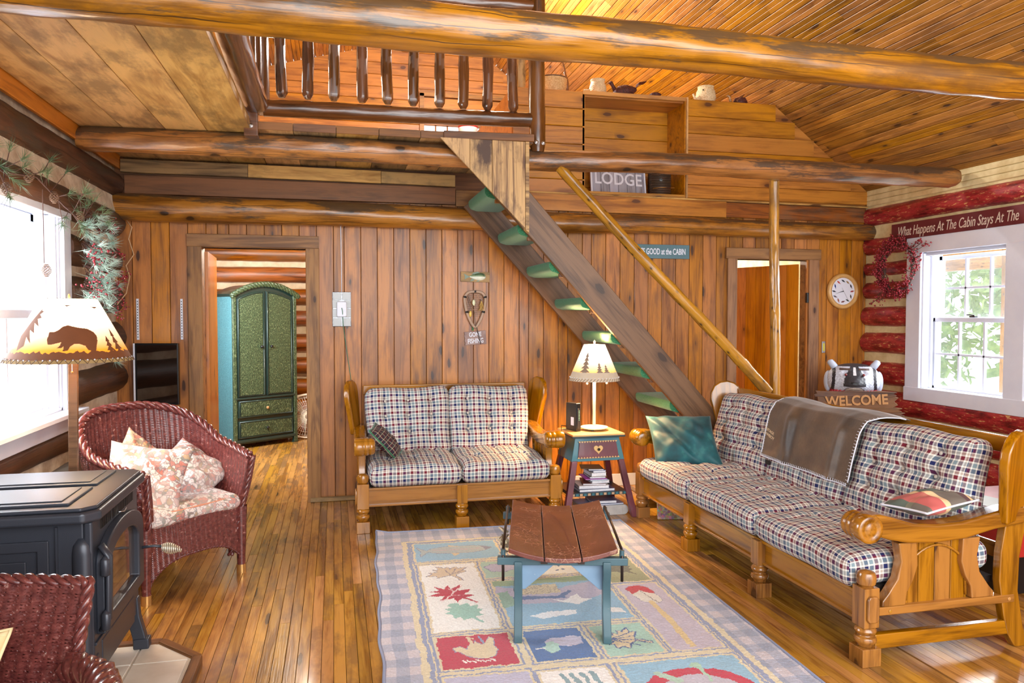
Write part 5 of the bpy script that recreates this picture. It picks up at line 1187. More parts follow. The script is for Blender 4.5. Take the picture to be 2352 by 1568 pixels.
def floral(name, base, tint):
    m, t, b = newmat(name); co = nd(t, 'ShaderNodeTexCoord').outputs['UV']
    w = nd(t, 'ShaderNodeTexNoise', {'Vector': co, 'Scale': 14., 'Detail': 3.}).outputs[1]
    v = nd(t, 'ShaderNodeVectorMath', {0: co, 1: nd(t, 'ShaderNodeVectorMath', {0: w, 1: (.09, .09, .09)}, operation='MULTIPLY').outputs[0]}, operation='ADD').outputs[0]
    v1 = nd(t, 'ShaderNodeTexVoronoi', {'Vector': v, 'Scale': 44.}, feature='DISTANCE_TO_EDGE').outputs[0]
    v2 = nd(t, 'ShaderNodeTexVoronoi', {'Vector': v, 'Scale': 44.}).outputs['Color']
    v3 = nd(t, 'ShaderNodeTexVoronoi', {'Vector': v, 'Scale': 110.}).outputs['Distance']
    sel = nd(t, 'ShaderNodeSeparateColor', {0: v2}).outputs[0]
    c = mix(t, mapr(t, sel, .45, .55), base, ramp(t, sel, [(.5, tint), (.7, S(196, 116, 100)), (.85, S(110, 124, 116)), (1, S(190, 160, 118))]))
    c = mix(t, mapr(t, v1, .05, .10, .75, 0.), c, S(120, 116, 120)); c = mix(t, mapr(t, v3, .22, .32, .6, 0.), c, S(178, 84, 80))
    z = nd(t, 'ShaderNodeTexNoise', {'Vector': co, 'Scale': 3., 'Detail': 2.}).outputs[0]; c = mix(t, mapr(t, z, .4, .6, 0, .35), c, base)
    setb(t, b, color=c, rough=.75); return m
FA = floral('floral_cloth', S(230, 220, 214), S(196, 168, 164)); FB = floral('warm_floral_cloth', S(226, 190, 156), S(206, 120, 96))
cm = Matrix.Translation((-.945, 4.475, 0)) @ Matrix.Rotation(math.radians(45), 4, 'Z')
c = cushion('seat_cushion', (.56, .56, .085), FA, None, cm @ RM((0, -.055, .418), x=2), ([0], [0]), r=.04, crown=.025, depth=.03, crease=.0, seed=12, n=60, wr=.006)
top('seat_cushion', 'pale floral seat cushion with piped edge on the barrel wicker armchair', 'cushion', c)
rim_pts = [(.27 * math.copysign(abs(math.cos(a)) ** .45, math.cos(a)), .27 * math.copysign(abs(math.sin(a)) ** .45, math.sin(a)), .030) for a in np.linspace(0, 2 * PI, 60, endpoint=False)]
MB().tube(rim_pts, .005, 6, closed=True).build('piping', FB, c, smooth=True)
p = pillow('throw_pillow', .42, .38, .13, FA, None, cm @ RM((-.17, -.13, .59), x=62, y=8, z=-48), seed=21, cr=.012, pull=.10)
top('throw_pillow', 'patterned floral pillow at the left arm of the barrel wicker chair, nearest the stove', 'pillow', p)
p = pillow('throw_pillow', .34, .34, .12, FB, None, cm @ RM((-.05, .10, .60), x=66, y=40, z=-14), seed=22, cr=.012, pull=.10)
top('throw_pillow', 'reddish paisley pillow standing on its corner behind the other pillows', 'pillow', p)
p = pillow('throw_pillow', .40, .36, .13, FA, None, cm @ RM((.17, -.03, .565), x=38, y=-16, z=24), seed=23, cr=.012, pull=.10)
top('throw_pillow', 'white floral pillow leaning on the right side of the barrel wicker chair', 'pillow', p)

def square_chair(label, loc, rz):
    t = thing('wicker_armchair', label, 'armchair', loc, rz); hw = .30
    # back panel, leaning; front is -y
    def bp(u, v): return np.array([u * (hw + .015 * v), .28 + .10 * v - .02 * (1 - u * u) * 0 + .03 * (1 - u * u), .36 + .345 * v])
    nu, nv = 150, 240; U = np.linspace(-1, 1, nu); V = np.linspace(0, 1, nv)
    P = np.array([[bp(u, v) for u in U] for v in V]); P[..., 1] -= .0
    g = grid('back_panel', weave(P[:, ::-1], stake=.038, strand=.0085, amp=.0042), M_['wicker'], t); sm = g.modifiers.new('t', 'SOLIDIFY'); sm.thickness = .012; sm.offset = -1
    edge = [bp(-1, v) for v in np.linspace(0, 1, 20)] + [bp(u, 1) for u in np.linspace(-.98, .98, 40)] + [bp(1, v) for v in np.linspace(1, 0, 20)]
    braid(edge, .017, t, 'braided_edge', 3, .055)
    # arms: rolled, with woven sides
    for s in (-1, 1):
        fk = 1. if s > 0 else .45
        path = [np.array([s * (hw + .01), .30, .50]), np.array([s * (hw + .13 * fk), .20, .52]), np.array([s * (hw + .22 * fk), .06, .525]), np.array([s * (hw + .23 * fk), -.16, .51]), np.array([s * (hw + .16 * fk), -.31, .48]), np.array([s * (hw + .08), -.34, .42])]
        pp = np.array(path); ss = np.linspace(0, 5, 60); Q = np.stack([np.interp(ss, range(6), pp[:, i]) for i in range(3)], -1); braid(Q, .042, t, 'arm_roll', 5, .12)
        P = np.array([[np.array([s * (hw + .035), .30 - .62 * f, .10 + (.36) * v]) for f in np.linspace(0, 1, 100)] for v in np.linspace(0, 1, 200)])
        g = grid('side_panel', weave(P if s < 0 else P[:, ::-1], stake=.034, strand=.0085, amp=.004), M_['wicker'], t); sm = g.modifiers.new('t', 'SOLIDIFY'); sm.thickness = .01; sm.offset = -1
    P = np.array([[np.array([-hw + 2 * hw * f, -.32, .10 + .27 * v]) for f in np.linspace(0, 1, 100)] for v in np.linspace(0, 1, 110)])
    grid('front_panel', weave(P[:, ::-1], stake=.034, strand=.0085, amp=.004), M_['wicker'], t)
    MB().box((0, 0, .355), (2 * hw, .62, .03)).build('seat_board', M_['wicker'], t, bevel=.01)
    for x_ in (-hw, hw):
        for y_ in (-.30, .30): MB().tube([(x_, y_, 0), (x_, y_, .36)], [.022, .03], 14).build('leg', M_['wicker'], t, smooth=True)
    return t
sc_loc, sc_rz = (-1.055, 1.99, 0), math.radians(-11)
square_chair('dark red wicker armchair with square braided back in the near left corner', sc_loc, sc_rz)
sm_ = Matrix.Translation(sc_loc) @ Matrix.Rotation(sc_rz, 4, 'Z')
m, t, b = newmat('yellow_check_cloth'); uv = nd(t, 'ShaderNodeSeparateXYZ', {0: nd(t, 'ShaderNodeTexCoord').outputs['UV']})
g = mt(t, 'ADD', mt(t, 'GREATER_THAN', mt(t, 'FRACT', mt(t, 'MULTIPLY', uv.outputs[0], 11.)), .5), mt(t, 'GREATER_THAN', mt(t, 'FRACT', mt(t, 'MULTIPLY', uv.outputs[1], 11.)), .5))
setb(t, b, color=ramp(t, mt(t, 'MULTIPLY', g, .5), [(0, S(226, 206, 160)), (.4, S(216, 190, 136)), (.9, S(236, 222, 186))]), rough=.8); M_['yellowcloth'] = m
p = pillow('throw_pillow', .46, .40, .15, M_['yellowcloth'], None, sm_ @ RM((-.02, .10, .46), x=52, y=-4, z=4), seed=31, cr=.010, pull=.09, piping=M_['yellowcloth'])
top('throw_pillow', 'pale yellow checked pillow in the near left wicker chair', 'pillow', p)

# ================================================================ HEARTH PAD AND STOVE
hearth = thing('hearth_pad', 'beige tiled hearth pad with brown edging under the stove', 'hearth', (0, 0, 0))
HP = [(-1.50, 2.30), (-.56, 2.30), (-.56, 3.28), (-.735, 3.475), (-1.50, 3.475)]
def inset(poly, d):
    n = len(poly); out = []
    for i in range(n):
        p0, p1, p2 = Vector(poly[i - 1]), Vector(poly[i]), Vector(poly[(i + 1) % n]); a = (p1 - p0).normalized(); b_ = (p2 - p1).normalized()
        n1 = Vector((-a.y, a.x)); n2 = Vector((-b_.y, b_.x)); k = (n1 + n2); k = k / (k.dot(n1)); q = p1 + k * d; out.append((q.x, q.y))
    return out
MB().prism(HP, .0005, .030, 'xy').build('base_board', M_['fascia'], hearth)
MB().prism(inset(HP, .02), .030, .040, 'xy').build('grout', plain('grout', S(206, 198, 186), .9), hearth)
m, t, b = newmat('beige_tile'); co = nd(t, 'ShaderNodeTexCoord').outputs['Object']
n_ = nd(t, 'ShaderNodeTexNoise', {'Vector': co, 'Scale': 5., 'Detail': 5.}).outputs[0]; setb(t, b, color=ramp(t, n_, [(.35, S(206, 194, 178)), (.6, S(226, 218, 206))]), rough=.35); bump(t, b, n_, .003, .3); M_['tile'] = m
Q = inset(HP, .035)
def clip(poly, x0, x1, y0, y1):
    for ax, lim, sg in ((0, x0, 1), (0, x1, -1), (1, y0, 1), (1, y1, -1)):
        out = []; n = len(poly)
        for i in range(n):
            a, b_ = poly[i], poly[(i + 1) % n]; da, db = (a[ax] - lim) * sg, (b_[ax] - lim) * sg
            if da >= 0: out.append(a)
            if (da >= 0) != (db >= 0): f = da / (da - db); out.append((a[0] + (b_[0] - a[0]) * f, a[1] + (b_[1] - a[1]) * f))
        poly = out
        if len(poly) < 3: return []
    return poly
for i in range(4):
    for j in range(4):
        x1 = -.80 + .30 * (1 - i) + .30 - .30; x1 = -.50 - i * .305 - (0 if i else 0); x0 = x1 - .302 + .0
        y1 = 3.76 - .0 - j * .305 - .20; y0 = y1 - .302
        pl = clip(Q, x0 + .002 - .0, x1 - .003, y0 + .002, y1 - .003)
        if len(pl) >= 3: MB().prism(pl, .034, .048, 'xy').build('tile', M_['tile'], hearth, bevel=.002)
for i in range(5):
    a, b_ = HP[i], HP[(i + 1) % 5]
    A3 = Vector((a[0], a[1], .028)); B3 = Vector((b_[0], b_[1], .028)); board('edge_moulding', A3, B3, .040, .048, (0, 0, 1), M_['fascia'], hearth, bevel=.008)
m, t, b = newmat('charcoal_enamel'); co = nd(t, 'ShaderNodeTexCoord').outputs['Object']
n_ = nd(t, 'ShaderNodeTexNoise', {'Vector': co, 'Scale': 300., 'Detail': 2.}).outputs[0]
setb(t, b, color=S(58, 62, 72), rough=.36, metal=.3, spec=.6); bump(t, b, n_, .0008, .25); M_['enamel'] = m
sv = thing('pellet_stove', 'dark grey cast iron pellet stove with glass door and coil handle', 'stove', (-.83, 3.14, .048))
# local: front faces +x, y along the front
E_ = M_['enamel']; zb = -.048
hw = .31
MB().box((-.31, 0, .42), (.60, 2 * hw - .02, .56)).build('body', E_, sv, bevel=.012)
MB().box((-.31, 0, .17), (.55, 2 * hw - .08, .10)).build('ash_base', E_, sv, bevel=.01)
tp = MB().prism([(-.64, -hw - .045), (.0, -hw - .045), (.045, -hw), (.045, hw), (.0, hw + .045), (-.64, hw + .045)], .695, .735, 'xy').build('top_plate', E_, sv, bevel=.012, seg=3)
MB().prism([(-.63, -hw - .03), (-.01, -hw - .03), (.03, -hw + .01), (.03, hw - .01), (-.01, hw + .03), (-.63, hw + .03)], .735, .748, 'xy').build('top_step', E_, sv, bevel=.005)
for s in (-1, 1):
    MB().box((-.31, s * .158, .752), (.50, .27, .010)).build('lid_panel', E_, sv, bevel=.003)
    MB().box((-.31, s * .158, .7585), (.44, .215, .005)).build('lid_inset', E_, sv, bevel=.002)
# front face plate with arched top recess, door
MB().box((.0, 0, .42), (.03, 2 * hw - .01, .545)).build('front_plate', E_, sv, bevel=.010)
def arch(hw_, z0, z1, rise, n=14): return [(-hw_, z0), (hw_, z0), (hw_, z1 - rise)] + [(hw_ * math.cos(a), z1 - rise + rise * math.sin(a)) for a in np.linspace(0, PI, n)[1:-1]] + [(-hw_, z1 - rise)]
dro = arch(.275, .285, .635, .10); dri = arch(.20, .335, .575, .075)
def ring(outer, inner, x0, x1):
    m = MB(); n = len(outer); pts = [(x0, y, z) for y, z in outer] + [(x0, y, z) for y, z in inner] + [(x1, y, z) for y, z in outer] + [(x1, y, z) for y, z in inner]; f = []
    for i in range(n):
        j = (i + 1) % n; f += [(i, j, n + j, n + i), (2 * n + i, 2 * n + j, 3 * n + j, 3 * n + i), (i, j, 2 * n + j, 2 * n + i), (n + i, n + j, 3 * n + j, 3 * n + i)]
    return m.add(pts, f)
dor = ring(dro, dri, .012, .045).build('door', E_, sv, bevel=.008)
m, t, b = newmat('streaked_glass'); co = nd(t, 'ShaderNodeTexCoord').outputs['Object']
n_ = nd(t, 'ShaderNodeTexNoise', {'Vector': nd(t, 'ShaderNodeVectorMath', {0: co, 1: (1, 30, 3)}, operation='MULTIPLY').outputs[0], 'Scale': 1., 'Detail': 3.}).outputs[0]  # brown streaks drawn out vertically in the glass colour
setb(t, b, color=ramp(t, n_, [(.4, S(44, 32, 24)), (.65, S(104, 78, 54))]), rough=.07, spec=.9, coat=1.)
MB().prism([(y, z) for y, z in arch(.205, .33, .58, .075)], .018, .024, 'yz').build('door_glass', m, dor)
for k in range(26): pass
for z_ in (.335, .525):
    MB().lathe([(.012, -.03), (.016, -.026), (.016, .026), (.012, .03), (.008, .036), (.002, .04)], 14).build('hinge', E_, dor, loc=(.048, -.285, z_), smooth=True)
MB().tube([(.03, -.268, .30), (.055, -.272, .34), (.058, -.272, .56), (.03, -.268, .60)], .018, 10, flat=.6).build('door_edge_bar', E_, dor, smooth=True)
hd = MB().tube([(.04, .245, .435), (.085, .25, .437), (.12, .252, .432)], .006, 10).build('handle_rod', E_, dor, smooth=True)
co_ = []
for k in range(150):
    f = k / 149; a = f * 2 * PI * 10; r_ = .010 + .012 * math.sin(PI * min(1, f * 1.15) ** .9); co_.append((.118 + .075 * f, .252 + r_ * math.cos(a), .428 - .014 * f + r_ * math.sin(a)))
MB().tube(co_, .0026, 6).build('coil_grip', plain('pale_steel', S(214, 208, 190), .3, metal=.6), dor, smooth=True)
# grille slots
for i, (y0_, y1_) in enumerate(((-.215, -.085), (-.07, .09), (.105, .215))):
    sl = MB().box((.0125, (y0_ + y1_) / 2, .664), (.012, y1_ - y0_, .048)).build('vent_slot', M_['dark'], sv, bevel=.012)
    g = MB()
    for k in range(int((y1_ - y0_) / .012)): g.box((.0195, y0_ + .008 + k * .012, .664), (.002, .004, .040))
    g.build('vent_mesh', M_['black'], sl)
MB().tube([(.02, -.0, .648), (.035, .02, .645), (.036, .045, .652)], .003, 6).build('vent_lever', M_['steel'], sv, smooth=True)
# side panels facing the camera and the wall behind
for s in (-1, 1):
    yy = s * (hw - .006); ro = [(-.56, .20), (-.12, .20), (-.12, .635), (-.56, .635)]; ri = [(-.525, .235), (-.155, .235), (-.155, .60), (-.525, .60)]
    fr = ring(ro, ri, yy - .007, yy + .007); fr.v = [(v[1], v[0], v[2]) for v in fr.v]
    fr.build('side_frame', E_, sv, bevel=.003)
    MB().box((-.34, yy, .418), (.30, .010, .30)).build('side_inset', E_, sv, bevel=.004)
    MB().box((-.095, yy, .42), (.006, .014, .52)).build('side_rib', E_, sv)
    MB().lathe([(.03, .16), (.034, .2), (.034, .58), (.03, .61), (.016, .635)], 16).build('corner_column', E_, sv, smooth=True, loc=(-.02, s * (hw - .022), 0))
    for x_ in (.0, -.56):
        d_ = 1 if x_ == 0 else -1
        MB().prism([(x_ - d_ * .07, .22), (x_ + d_ * .02, .22), (x_ + d_ * .025, .14), (x_ + d_ * .045, .06), (x_ + d_ * .055, .0), (x_ - d_ * .0, .0), (x_ - d_ * .005, .05), (x_ - d_ * .02, .11), (x_ - d_ * .05, .16)], s * (hw - .03) - .02, s * (hw - .03) + .02).build('leg', E_, sv, bevel=.006)
        MB().box((x_ + d_ * .03, s * (hw - .03), .022), (.062, .052, .044)).build('foot_block', E_, sv, bevel=.006)
MB().prism([(-.22, .135), (.22, .135), (.22, .245), (-.22, .245)], .006, .018, 'yz').build('lower_panel', E_, sv, bevel=.004)
MB().box((.012, 0, .262), (.02, .60, .012)).build('ledge', E_, sv, bevel=.003)

# ================================================================ FLOOR LAMP
fl = thing('floor_lamp', 'floor lamp with lit bear silhouette shade on a square wooden post', 'lamp', (-1.20, 3.90, 0))
MB().lathe([(.02, 0), (.13, .004), (.14, .012), (.13, .022), (.03, .03)], 30).build('base', M_['fascia'], fl, smooth=True)
MB().add([(-.024, -.012, .02), (.014, -.012, .02), (.014, .012, .02), (-.024, .012, .02), (-.006, -.012, 1.30), (.034, -.012, 1.30), (.034, .012, 1.30), (-.006, .012, 1.30)], [(3, 2, 1, 0), (4, 5, 6, 7), (0, 1, 5, 4), (1, 2, 6, 5), (2, 3, 7, 6), (3, 0, 4, 7)]).build('post', M_['stringer'], fl, bevel=.004)
br = (84, 44, 18); 
bear = [(-6.7, 0.472), (-4.5, 0.482), (0.1, 0.481), (4.4, 0.51), (8.7, 0.559), (14.9, 0.582), (21.2, 0.562), (28.9, 0.541), (38.5, 0.526), (45.8, 0.474), (48.4, 0.413), (47.4, 0.333), (44.4, 0.254), (41.2, 0.127), (34.8, 0.121), (37.2, 0.189), (34.6, 0.2), (32.5, 0.264), (26.5, 0.297), (21.3, 0.293), (17.4, 0.255), (15.0, 0.198), (10.3, 0.186), (11.2, 0.267), (8.9, 0.238), (4.6, 0.233), (7.4, 0.277), (8.5, 0.325), (3.4, 0.307), (-1.7, 0.288), (-5.0, 0.288), (-7.3, 0.365), (-6.5, 0.423)]
tl_ = [(-28.2, .858), (-28.1, .808), (-23.5, .798), (-28.7, .748), (-23.7, .698), (-30, .678), (-22.7, .56), (-33, .619), (-26.4, .462), (-35.5, .51), (-25.9, .307), (-36.4, .402), (-33.6, .267), (-42.5, .188), (-50, .42), (-41.8, .638), (-35.1, .758)]
gr = [(-181, -1), (181, -1), (181, .17)] + [(k, .165 + .012 * math.sin(k * .31) + .01 * math.sin(k * .9) + .014 * ((k * 7) % 3 == 0)) for k in range(180, -181, -2)]
sh = [(gr, br), (bear, br), (tl_, br), (pine(61, .11, .39, 7, 4), br), (pine(74, .09, .50, 8, 4), br), (pine(150, .1, .7, 14, 5), br), (pine(-120, .1, .6, 12, 5), br),
      ([(5.9, .908), (11, .893), (22.4, .895), (12.7, .875)], br), ([(54.2, .877), (61, .868), (73.3, .866), (62.3, .846)], br), ([(-181, -1), (181, -1), (181, .052), (-181, .052)], (120, 96, 60))]
s_ = shade(fl, .264, .117, .287, 1.235, sh, ((232, 132, 30), (255, 246, 222)), (.20, .70), nu=560, nv=170)
lc = MB()
for r0_, z_, am in ((.1175, 1.512, .012), (.262, 1.245, .011)):
    n = 30 if z_ > 1.4 else 46
    for k in range(n * 2):
        a0, a1 = k * PI / n, (k + 1) * PI / n; za, zb_ = (am, -am) if k % 2 else (-am, am); kk = (.117 - .264) / .287
        ra, rb_ = r0_ + za * kk + .0015, r0_ + zb_ * kk + .0015; lc.tube([(ra * math.sin(a0), -ra * math.cos(a0), z_ + za), (rb_ * math.sin(a1), -rb_ * math.cos(a1), z_ + zb_)], .0016, 4)
lc.build('lacing', bpy.data.materials['dark_lacing'], s_)['kind'] = 'stuff'
hs = MB()
for k in range(56): a = k * 2 * PI / 56; hs.ico((.2575 * math.sin(a), -.2575 * math.cos(a), 1.250), .0038, 1)
hs.build('white_dots', M_['white'], s_)
MB().tube([(.035, -.09, 1.27), (.035, -.09, 1.19)], .0016, 6).build('pull_chain', M_['steel'], fl); MB().ico((.035, -.09, 1.187), .006, 1).build('pull_bead', M_['pole'], fl, smooth=True)
MB().tube([(.01, 0, 1.3), (.01, 0, 1.50)], .008, 8).build('stem', M_['fascia'], fl); MB().lathe([(.002, 1.52), (.006, 1.53), (.003, 1.545)], 8).build('finial', M_['pole'], fl)
lamp('floor_lamp_bulb', 'POINT', (-1.19, 3.90, 1.40), 11, (1.0, .78, .48), radius=.05)

# ================================================================ SCREEN, SHELF STRIPS, ARMOIRE, FAN
tv = thing('flat_screen', 'small flat screen with dark glass on the wall behind the barrel chair', 'screen', (-1.235, 5.84, .80), math.radians(-13))
MB().box((0, 0, .225), (.312, .03, .44)).build('case', M_['black'], tv, bevel=.004)
m, t, b = newmat('screen_glass'); setb(t, b, color=S(24, 14, 10), rough=.05, spec=1., coat=1.)
MB().box((.006, -.0165, .227), (.285, .004, .41)).build('screen', m, tv)
MB().box((-.157, -.004, .225), (.012, .034, .44)).build('silver_edge', M_['white'], tv, bevel=.003)
MB().box((.006, .08, .2), (.06, .14, .06)).build('wall_bracket', M_['black'], tv)
MB().box((.0, .0, -.005), (.22, .06, .016)).build('stand_edge', M_['black'], tv)
for i, x_ in enumerate((-1.40, -1.10)):
    o = MB().box((0, 0, 0), (.016, .010, .30)).build('shelf_strip', M_['white'], None, loc=(x_, 6.022, 1.415)); tag(o, ('left' if i == 0 else 'right') + ' one of two white slotted shelf strips above the flat screen', 'strip', 'shelf strips')
    h_ = MB()
    for k in range(14): h_.box((0, -.0055, -.13 + k * .02), (.006, .001, .008))
    h_.build('slots', M_['black'], o)
m, t, b = newmat('green_wicker_paint'); co = nd(t, 'ShaderNodeTexCoord').outputs['Object']
v = nd(t, 'ShaderNodeVectorMath', {0: co, 1: (1, 1, .35)}, operation='MULTIPLY').outputs[0]
n_ = nd(t, 'ShaderNodeTexNoise', {'Vector': v, 'Scale': 160., 'Detail': 3.}).outputs[0]
setb(t, b, color=ramp(t, n_, [(.38, S(34, 50, 36)), (.6, S(74, 92, 62)), (.72, S(140, 150, 112))]), rough=.35, coat=.3); M_['greenwick'] = m
m, t, b = newmat('dark_green_paint'); setb(t, b, color=S(34, 54, 48), rough=.3, coat=.3); M_['dgreen'] = m
def armoire():
    a0 = Vector((-1.057, 8.50, 0)); a1 = Vector((-.426, 8.957, 0)); d = (a1 - a0); rz = math.atan2(d.y, d.x); c = (a0 + a1) / 2; w = d.length
    t = thing('armoire', 'green painted wicker armoire with arched top in the bedroom', 'armoire', (c.x, c.y, 0), rz); D = .46; H = 1.66
    hw = w / 2
    archz = lambda x_: H + .12 * (1 - (x_ / hw) ** 2)
    MB().prism([(-hw + .02, .05), (hw - .02, .05), (hw - .02, H)] + [(x_, archz(x_)) for x_ in np.linspace(hw - .02, -hw + .02, 16)] + [(-hw + .02, H)], .012, D - .01).build('carcass', M_['dgreen'], t)
    def panel(x0, x1, z0, z1f, y, nm, mat, parent, strand=.011):
        nu = max(10, int((x1 - x0) / .006)); nv = 200; U = np.linspace(x0, x1, nu); V = np.linspace(0, 1, nv)[:, None]
        zt = np.array([z1f(x_) if callable(z1f) else z1f for x_ in U])[None]; Z = z0 + (zt - z0) * V
        P = np.stack([np.broadcast_to(U[None], Z.shape), np.full(Z.shape, y), Z], -1); s = (U - x0) / .016
        P[..., 1] -= .004 * np.abs(np.cos(PI * s))[None] + .0012 * np.sign(np.sin(Z / strand * PI)) * np.cos(PI * s)[None]
        return grid(nm, P, mat, parent)
    for s in (-1, 1):
        x0, x1 = (-hw + .055, -.012) if s < 0 else (.012, hw - .055)
        d = MB().prism([(x0, .56), (x1, .56)] + [(x_, archz(x_) - .075) for x_ in np.linspace(x1, x0, 8)], -.006, .014).build('door', M_['dgreen'], t, bevel=.003)
        panel(x0 + .022, x1 - .022, .58, lambda x_: archz(x_) - .098, -.010, 'woven_panel', M_['greenwick'], d)
        fr = [(x0 + .01, -.012, .57)] + [(x_, -.012, archz(x_) - .085) for x_ in np.linspace(x0 + .01, x1 - .01, 10)] + [(x1 - .01, -.012, .57)]
        MB().tube(fr, .008, 8, closed=True).build('frame_bead', M_['dgreen'], d, smooth=True)
        MB().ico((s * .06, -.032, 1.10), .017, 2).build('knob', M_['black'], d, smooth=True)
    for z0, z1, kb in ((.335, .52, True), (.115, .30, True)):
        d = MB().box((0, .0, (z0 + z1) / 2), (2 * hw - .11, .02, z1 - z0)).build('drawer', M_['dgreen'], t, bevel=.004)
        panel(-hw + .08, hw - .08, z0 + .02, z1 - .02, -.013, 'woven_panel', M_['greenwick'], d)
        MB().tube([(-hw + .068, -.012, z0 + .01), (hw - .068, -.012, z0 + .01), (hw - .068, -.012, z1 - .01), (-hw + .068, -.012, z1 - .01)], .007, 8, closed=True).build('frame_bead', M_['dgreen'], d, smooth=True)
        MB().ico((0, -.034, (z0 + z1) / 2), .016, 2).build('knob', M_['deck'] if z0 > .3 else M_['black'], d, smooth=True)
    for s in (-1, 1):
        MB().box((s * (hw - .022), .0, H / 2), (.044, .03, H)).build('stile', M_['greenwick'], t, bevel=.008)
        MB().prism([(s * hw - s * .0, .0), (s * (hw - .06), .0), (s * (hw - .03), .08), (s * hw, .08)], -.012, .02).build('foot', M_['dgreen'], t)
        nu, nv = 80, 200; U = np.linspace(0, D, nu); Vz = np.linspace(.06, H - .02, nv)
        P = np.array([[(s * (hw - .004 + .004 * abs(math.cos(PI * u / .016))), u, z_) for u in U] for z_ in Vz]); grid('woven_side', P, plain('daylit_green_wicker', S(96, 150, 158), .4, noise_s=150, c2=S(60, 104, 112)), t)  # bluish window daylight put into the colour of the green woven sides
    P = [(x_, -.03, archz(x_) + .0) for x_ in np.linspace(-hw - .02, hw + .02, 60)]; 
    mb = MB(); Q = np.array(P)
    for k in range(3):
        a = np.arange(60) / 60 * 2 * PI * 7 + k * 2.09; mb.tube([tuple(q + np.array([0, math.cos(a_) * .012, math.sin(a_) * .016])) for q, a_ in zip(Q, a)], .018, 8)
    mb.build('braided_cornice', M_['greenwick'], t, smooth=True)
    MB().box((0, -.004, .545), (2 * hw - .05, .03, .022)).build('rail', M_['dgreen'], t, bevel=.004); MB().box((0, -.004, .085), (2 * hw - .05, .03, .03)).build('rail', M_['dgreen'], t, bevel=.004)
    return t
armoire()
fn = thing('floor_fan', 'round white wire floor fan half hidden by the bedroom door frame', 'fan', (-.33, 9.12, 0), math.radians(14))
wh = plain('cream_wire', S(226, 216, 196), .4)
MB().tube([(.25 * math.cos(a), 0, .27 + .25 * math.sin(a)) for a in np.linspace(0, 2 * PI, 48, endpoint=False)], .010, 8, closed=True).build('cage_ring', wh, fn, smooth=True)
MB().tube([(.25 * math.cos(a), -.05, .27 + .25 * math.sin(a)) for a in np.linspace(0, 2 * PI, 48, endpoint=False)], .006, 8, closed=True).build('cage_ring', wh, fn, smooth=True)
g = MB()
for k in range(48):
    a = k * 2 * PI / 48; g.tube([(.03 * math.cos(a), -.075, .27 + .03 * math.sin(a)), (.16 * math.cos(a + .1), -.075, .27 + .16 * math.sin(a + .1)), (.25 * math.cos(a + .15), -.03, .27 + .25 * math.sin(a + .15))], .0022, 4)
for r_ in (.08, .13, .18, .22): g.tube([(r_ * math.cos(a), -.076 + max(0, r_ - .16) * .3, .27 + r_ * math.sin(a)) for a in np.linspace(0, 2 * PI, 40, endpoint=False)], .0018, 4, closed=True)
g.build('cage_wires', wh, fn)
for k in range(4):
    a = k * PI / 2 + .4; MB().add([(.03 * math.cos(a), -.03, .27 + .03 * math.sin(a)), (.20 * math.cos(a), -.045, .27 + .20 * math.sin(a)), (.20 * math.cos(a + .55), -.02, .27 + .20 * math.sin(a + .55)), (.04 * math.cos(a + .9), -.01, .27 + .04 * math.sin(a + .9))], [(0, 1, 2, 3)]).build('fan_blade', M_['steel'], fn)
MB().lathe([(.05, -.0), (.055, .03), (.045, .07), (.01, .08)], 20, M=Matrix.Rotation(PI / 2, 4, 'X')).build('motor', wh, fn, loc=(0, .04, .27), smooth=True)
MB().tube([(-.2, .0, .012), (-.2, .06, .015), (.2, .06, .015), (.2, 0, .012)], .010, 8).build('floor_stand', wh, fn, smooth=True); MB().tube([(0, .05, .27), (0, .06, .015)], .012, 8).build('post', wh, fn, smooth=True)
# ================================================================ WALL DECOR
WY = 6.028
def wallM(x, z, y=WY, rot=0): return Matrix.Translation((x, y, z)) @ Matrix.Rotation(PI / 2, 4, 'X') @ Matrix.Rotation(math.radians(rot), 4, 'Z')   # local x right, y up, z toward the room
# outlet plate and cords
pw = thing('outlet_board', 'grey tiled outlet plate with white plug box on the plank wall', 'outlet', (.056, WY, 1.49))
MB().box((0, -.006, 0), (.142, .012, .268)).build('tile_plate', plain('pewter_tile', S(150, 152, 154), .25, metal=.5, noise_s=30, c2=S(120, 120, 124)), pw, bevel=.004)
for k, (x_, z_, w_, h_) in enumerate([(-.035, .10, .06, .05), (.035, .10, .06, .05), (-.045, .04, .05, .06), (.045, .04, .05, .06), (-.045, -.03, .05, .06), (.045, -.03, .05, .06), (-.035, -.10, .06, .06), (.035, -.10, .06, .06)]):
    MB().box((x_, -.014, z_), (w_, .004, h_)).build('small_tile', plain('grey_glaze', S(170, 174, 176), .2) if k == 0 else bpy.data.materials['grey_glaze'], pw, bevel=.002)
MB().box((.0, -.030, .0), (.076, .035, .12)).build('plug_box', M_['white'], pw, bevel=.010)
MB().tube([(.0, -.048, .01), (.004, -.055, -.01), (.01, -.02, -.12), (.03, -.006, -.28), (.055, -.006, -.46), (.08, -.03, -.66)], .003, 6).build('green_cord', plain('green_cord', S(70, 120, 96), .5), pw, smooth=True)
MB().tube([(-.005, -.01, .80), (-.002, -.008, .55), (.0, -.010, .30), (.0, -.012, .13)], .0032, 6).build('white_cord', M_['white'], pw, smooth=True)
tc = MB().tube([(-1.44, 5.93, 2.12), (-1.40, 5.90, 2.07), (-1.43, 5.93, 1.99), (-1.40, 5.94, 1.88), (-1.45, 5.93, 1.80), (-1.42, 5.9, 1.72), (-1.44, 5.88, 1.60), (-1.48, 5.80, 1.52)], .004, 8).build('cord', plain('tan_cord', S(206, 170, 130), .6), None, smooth=True)
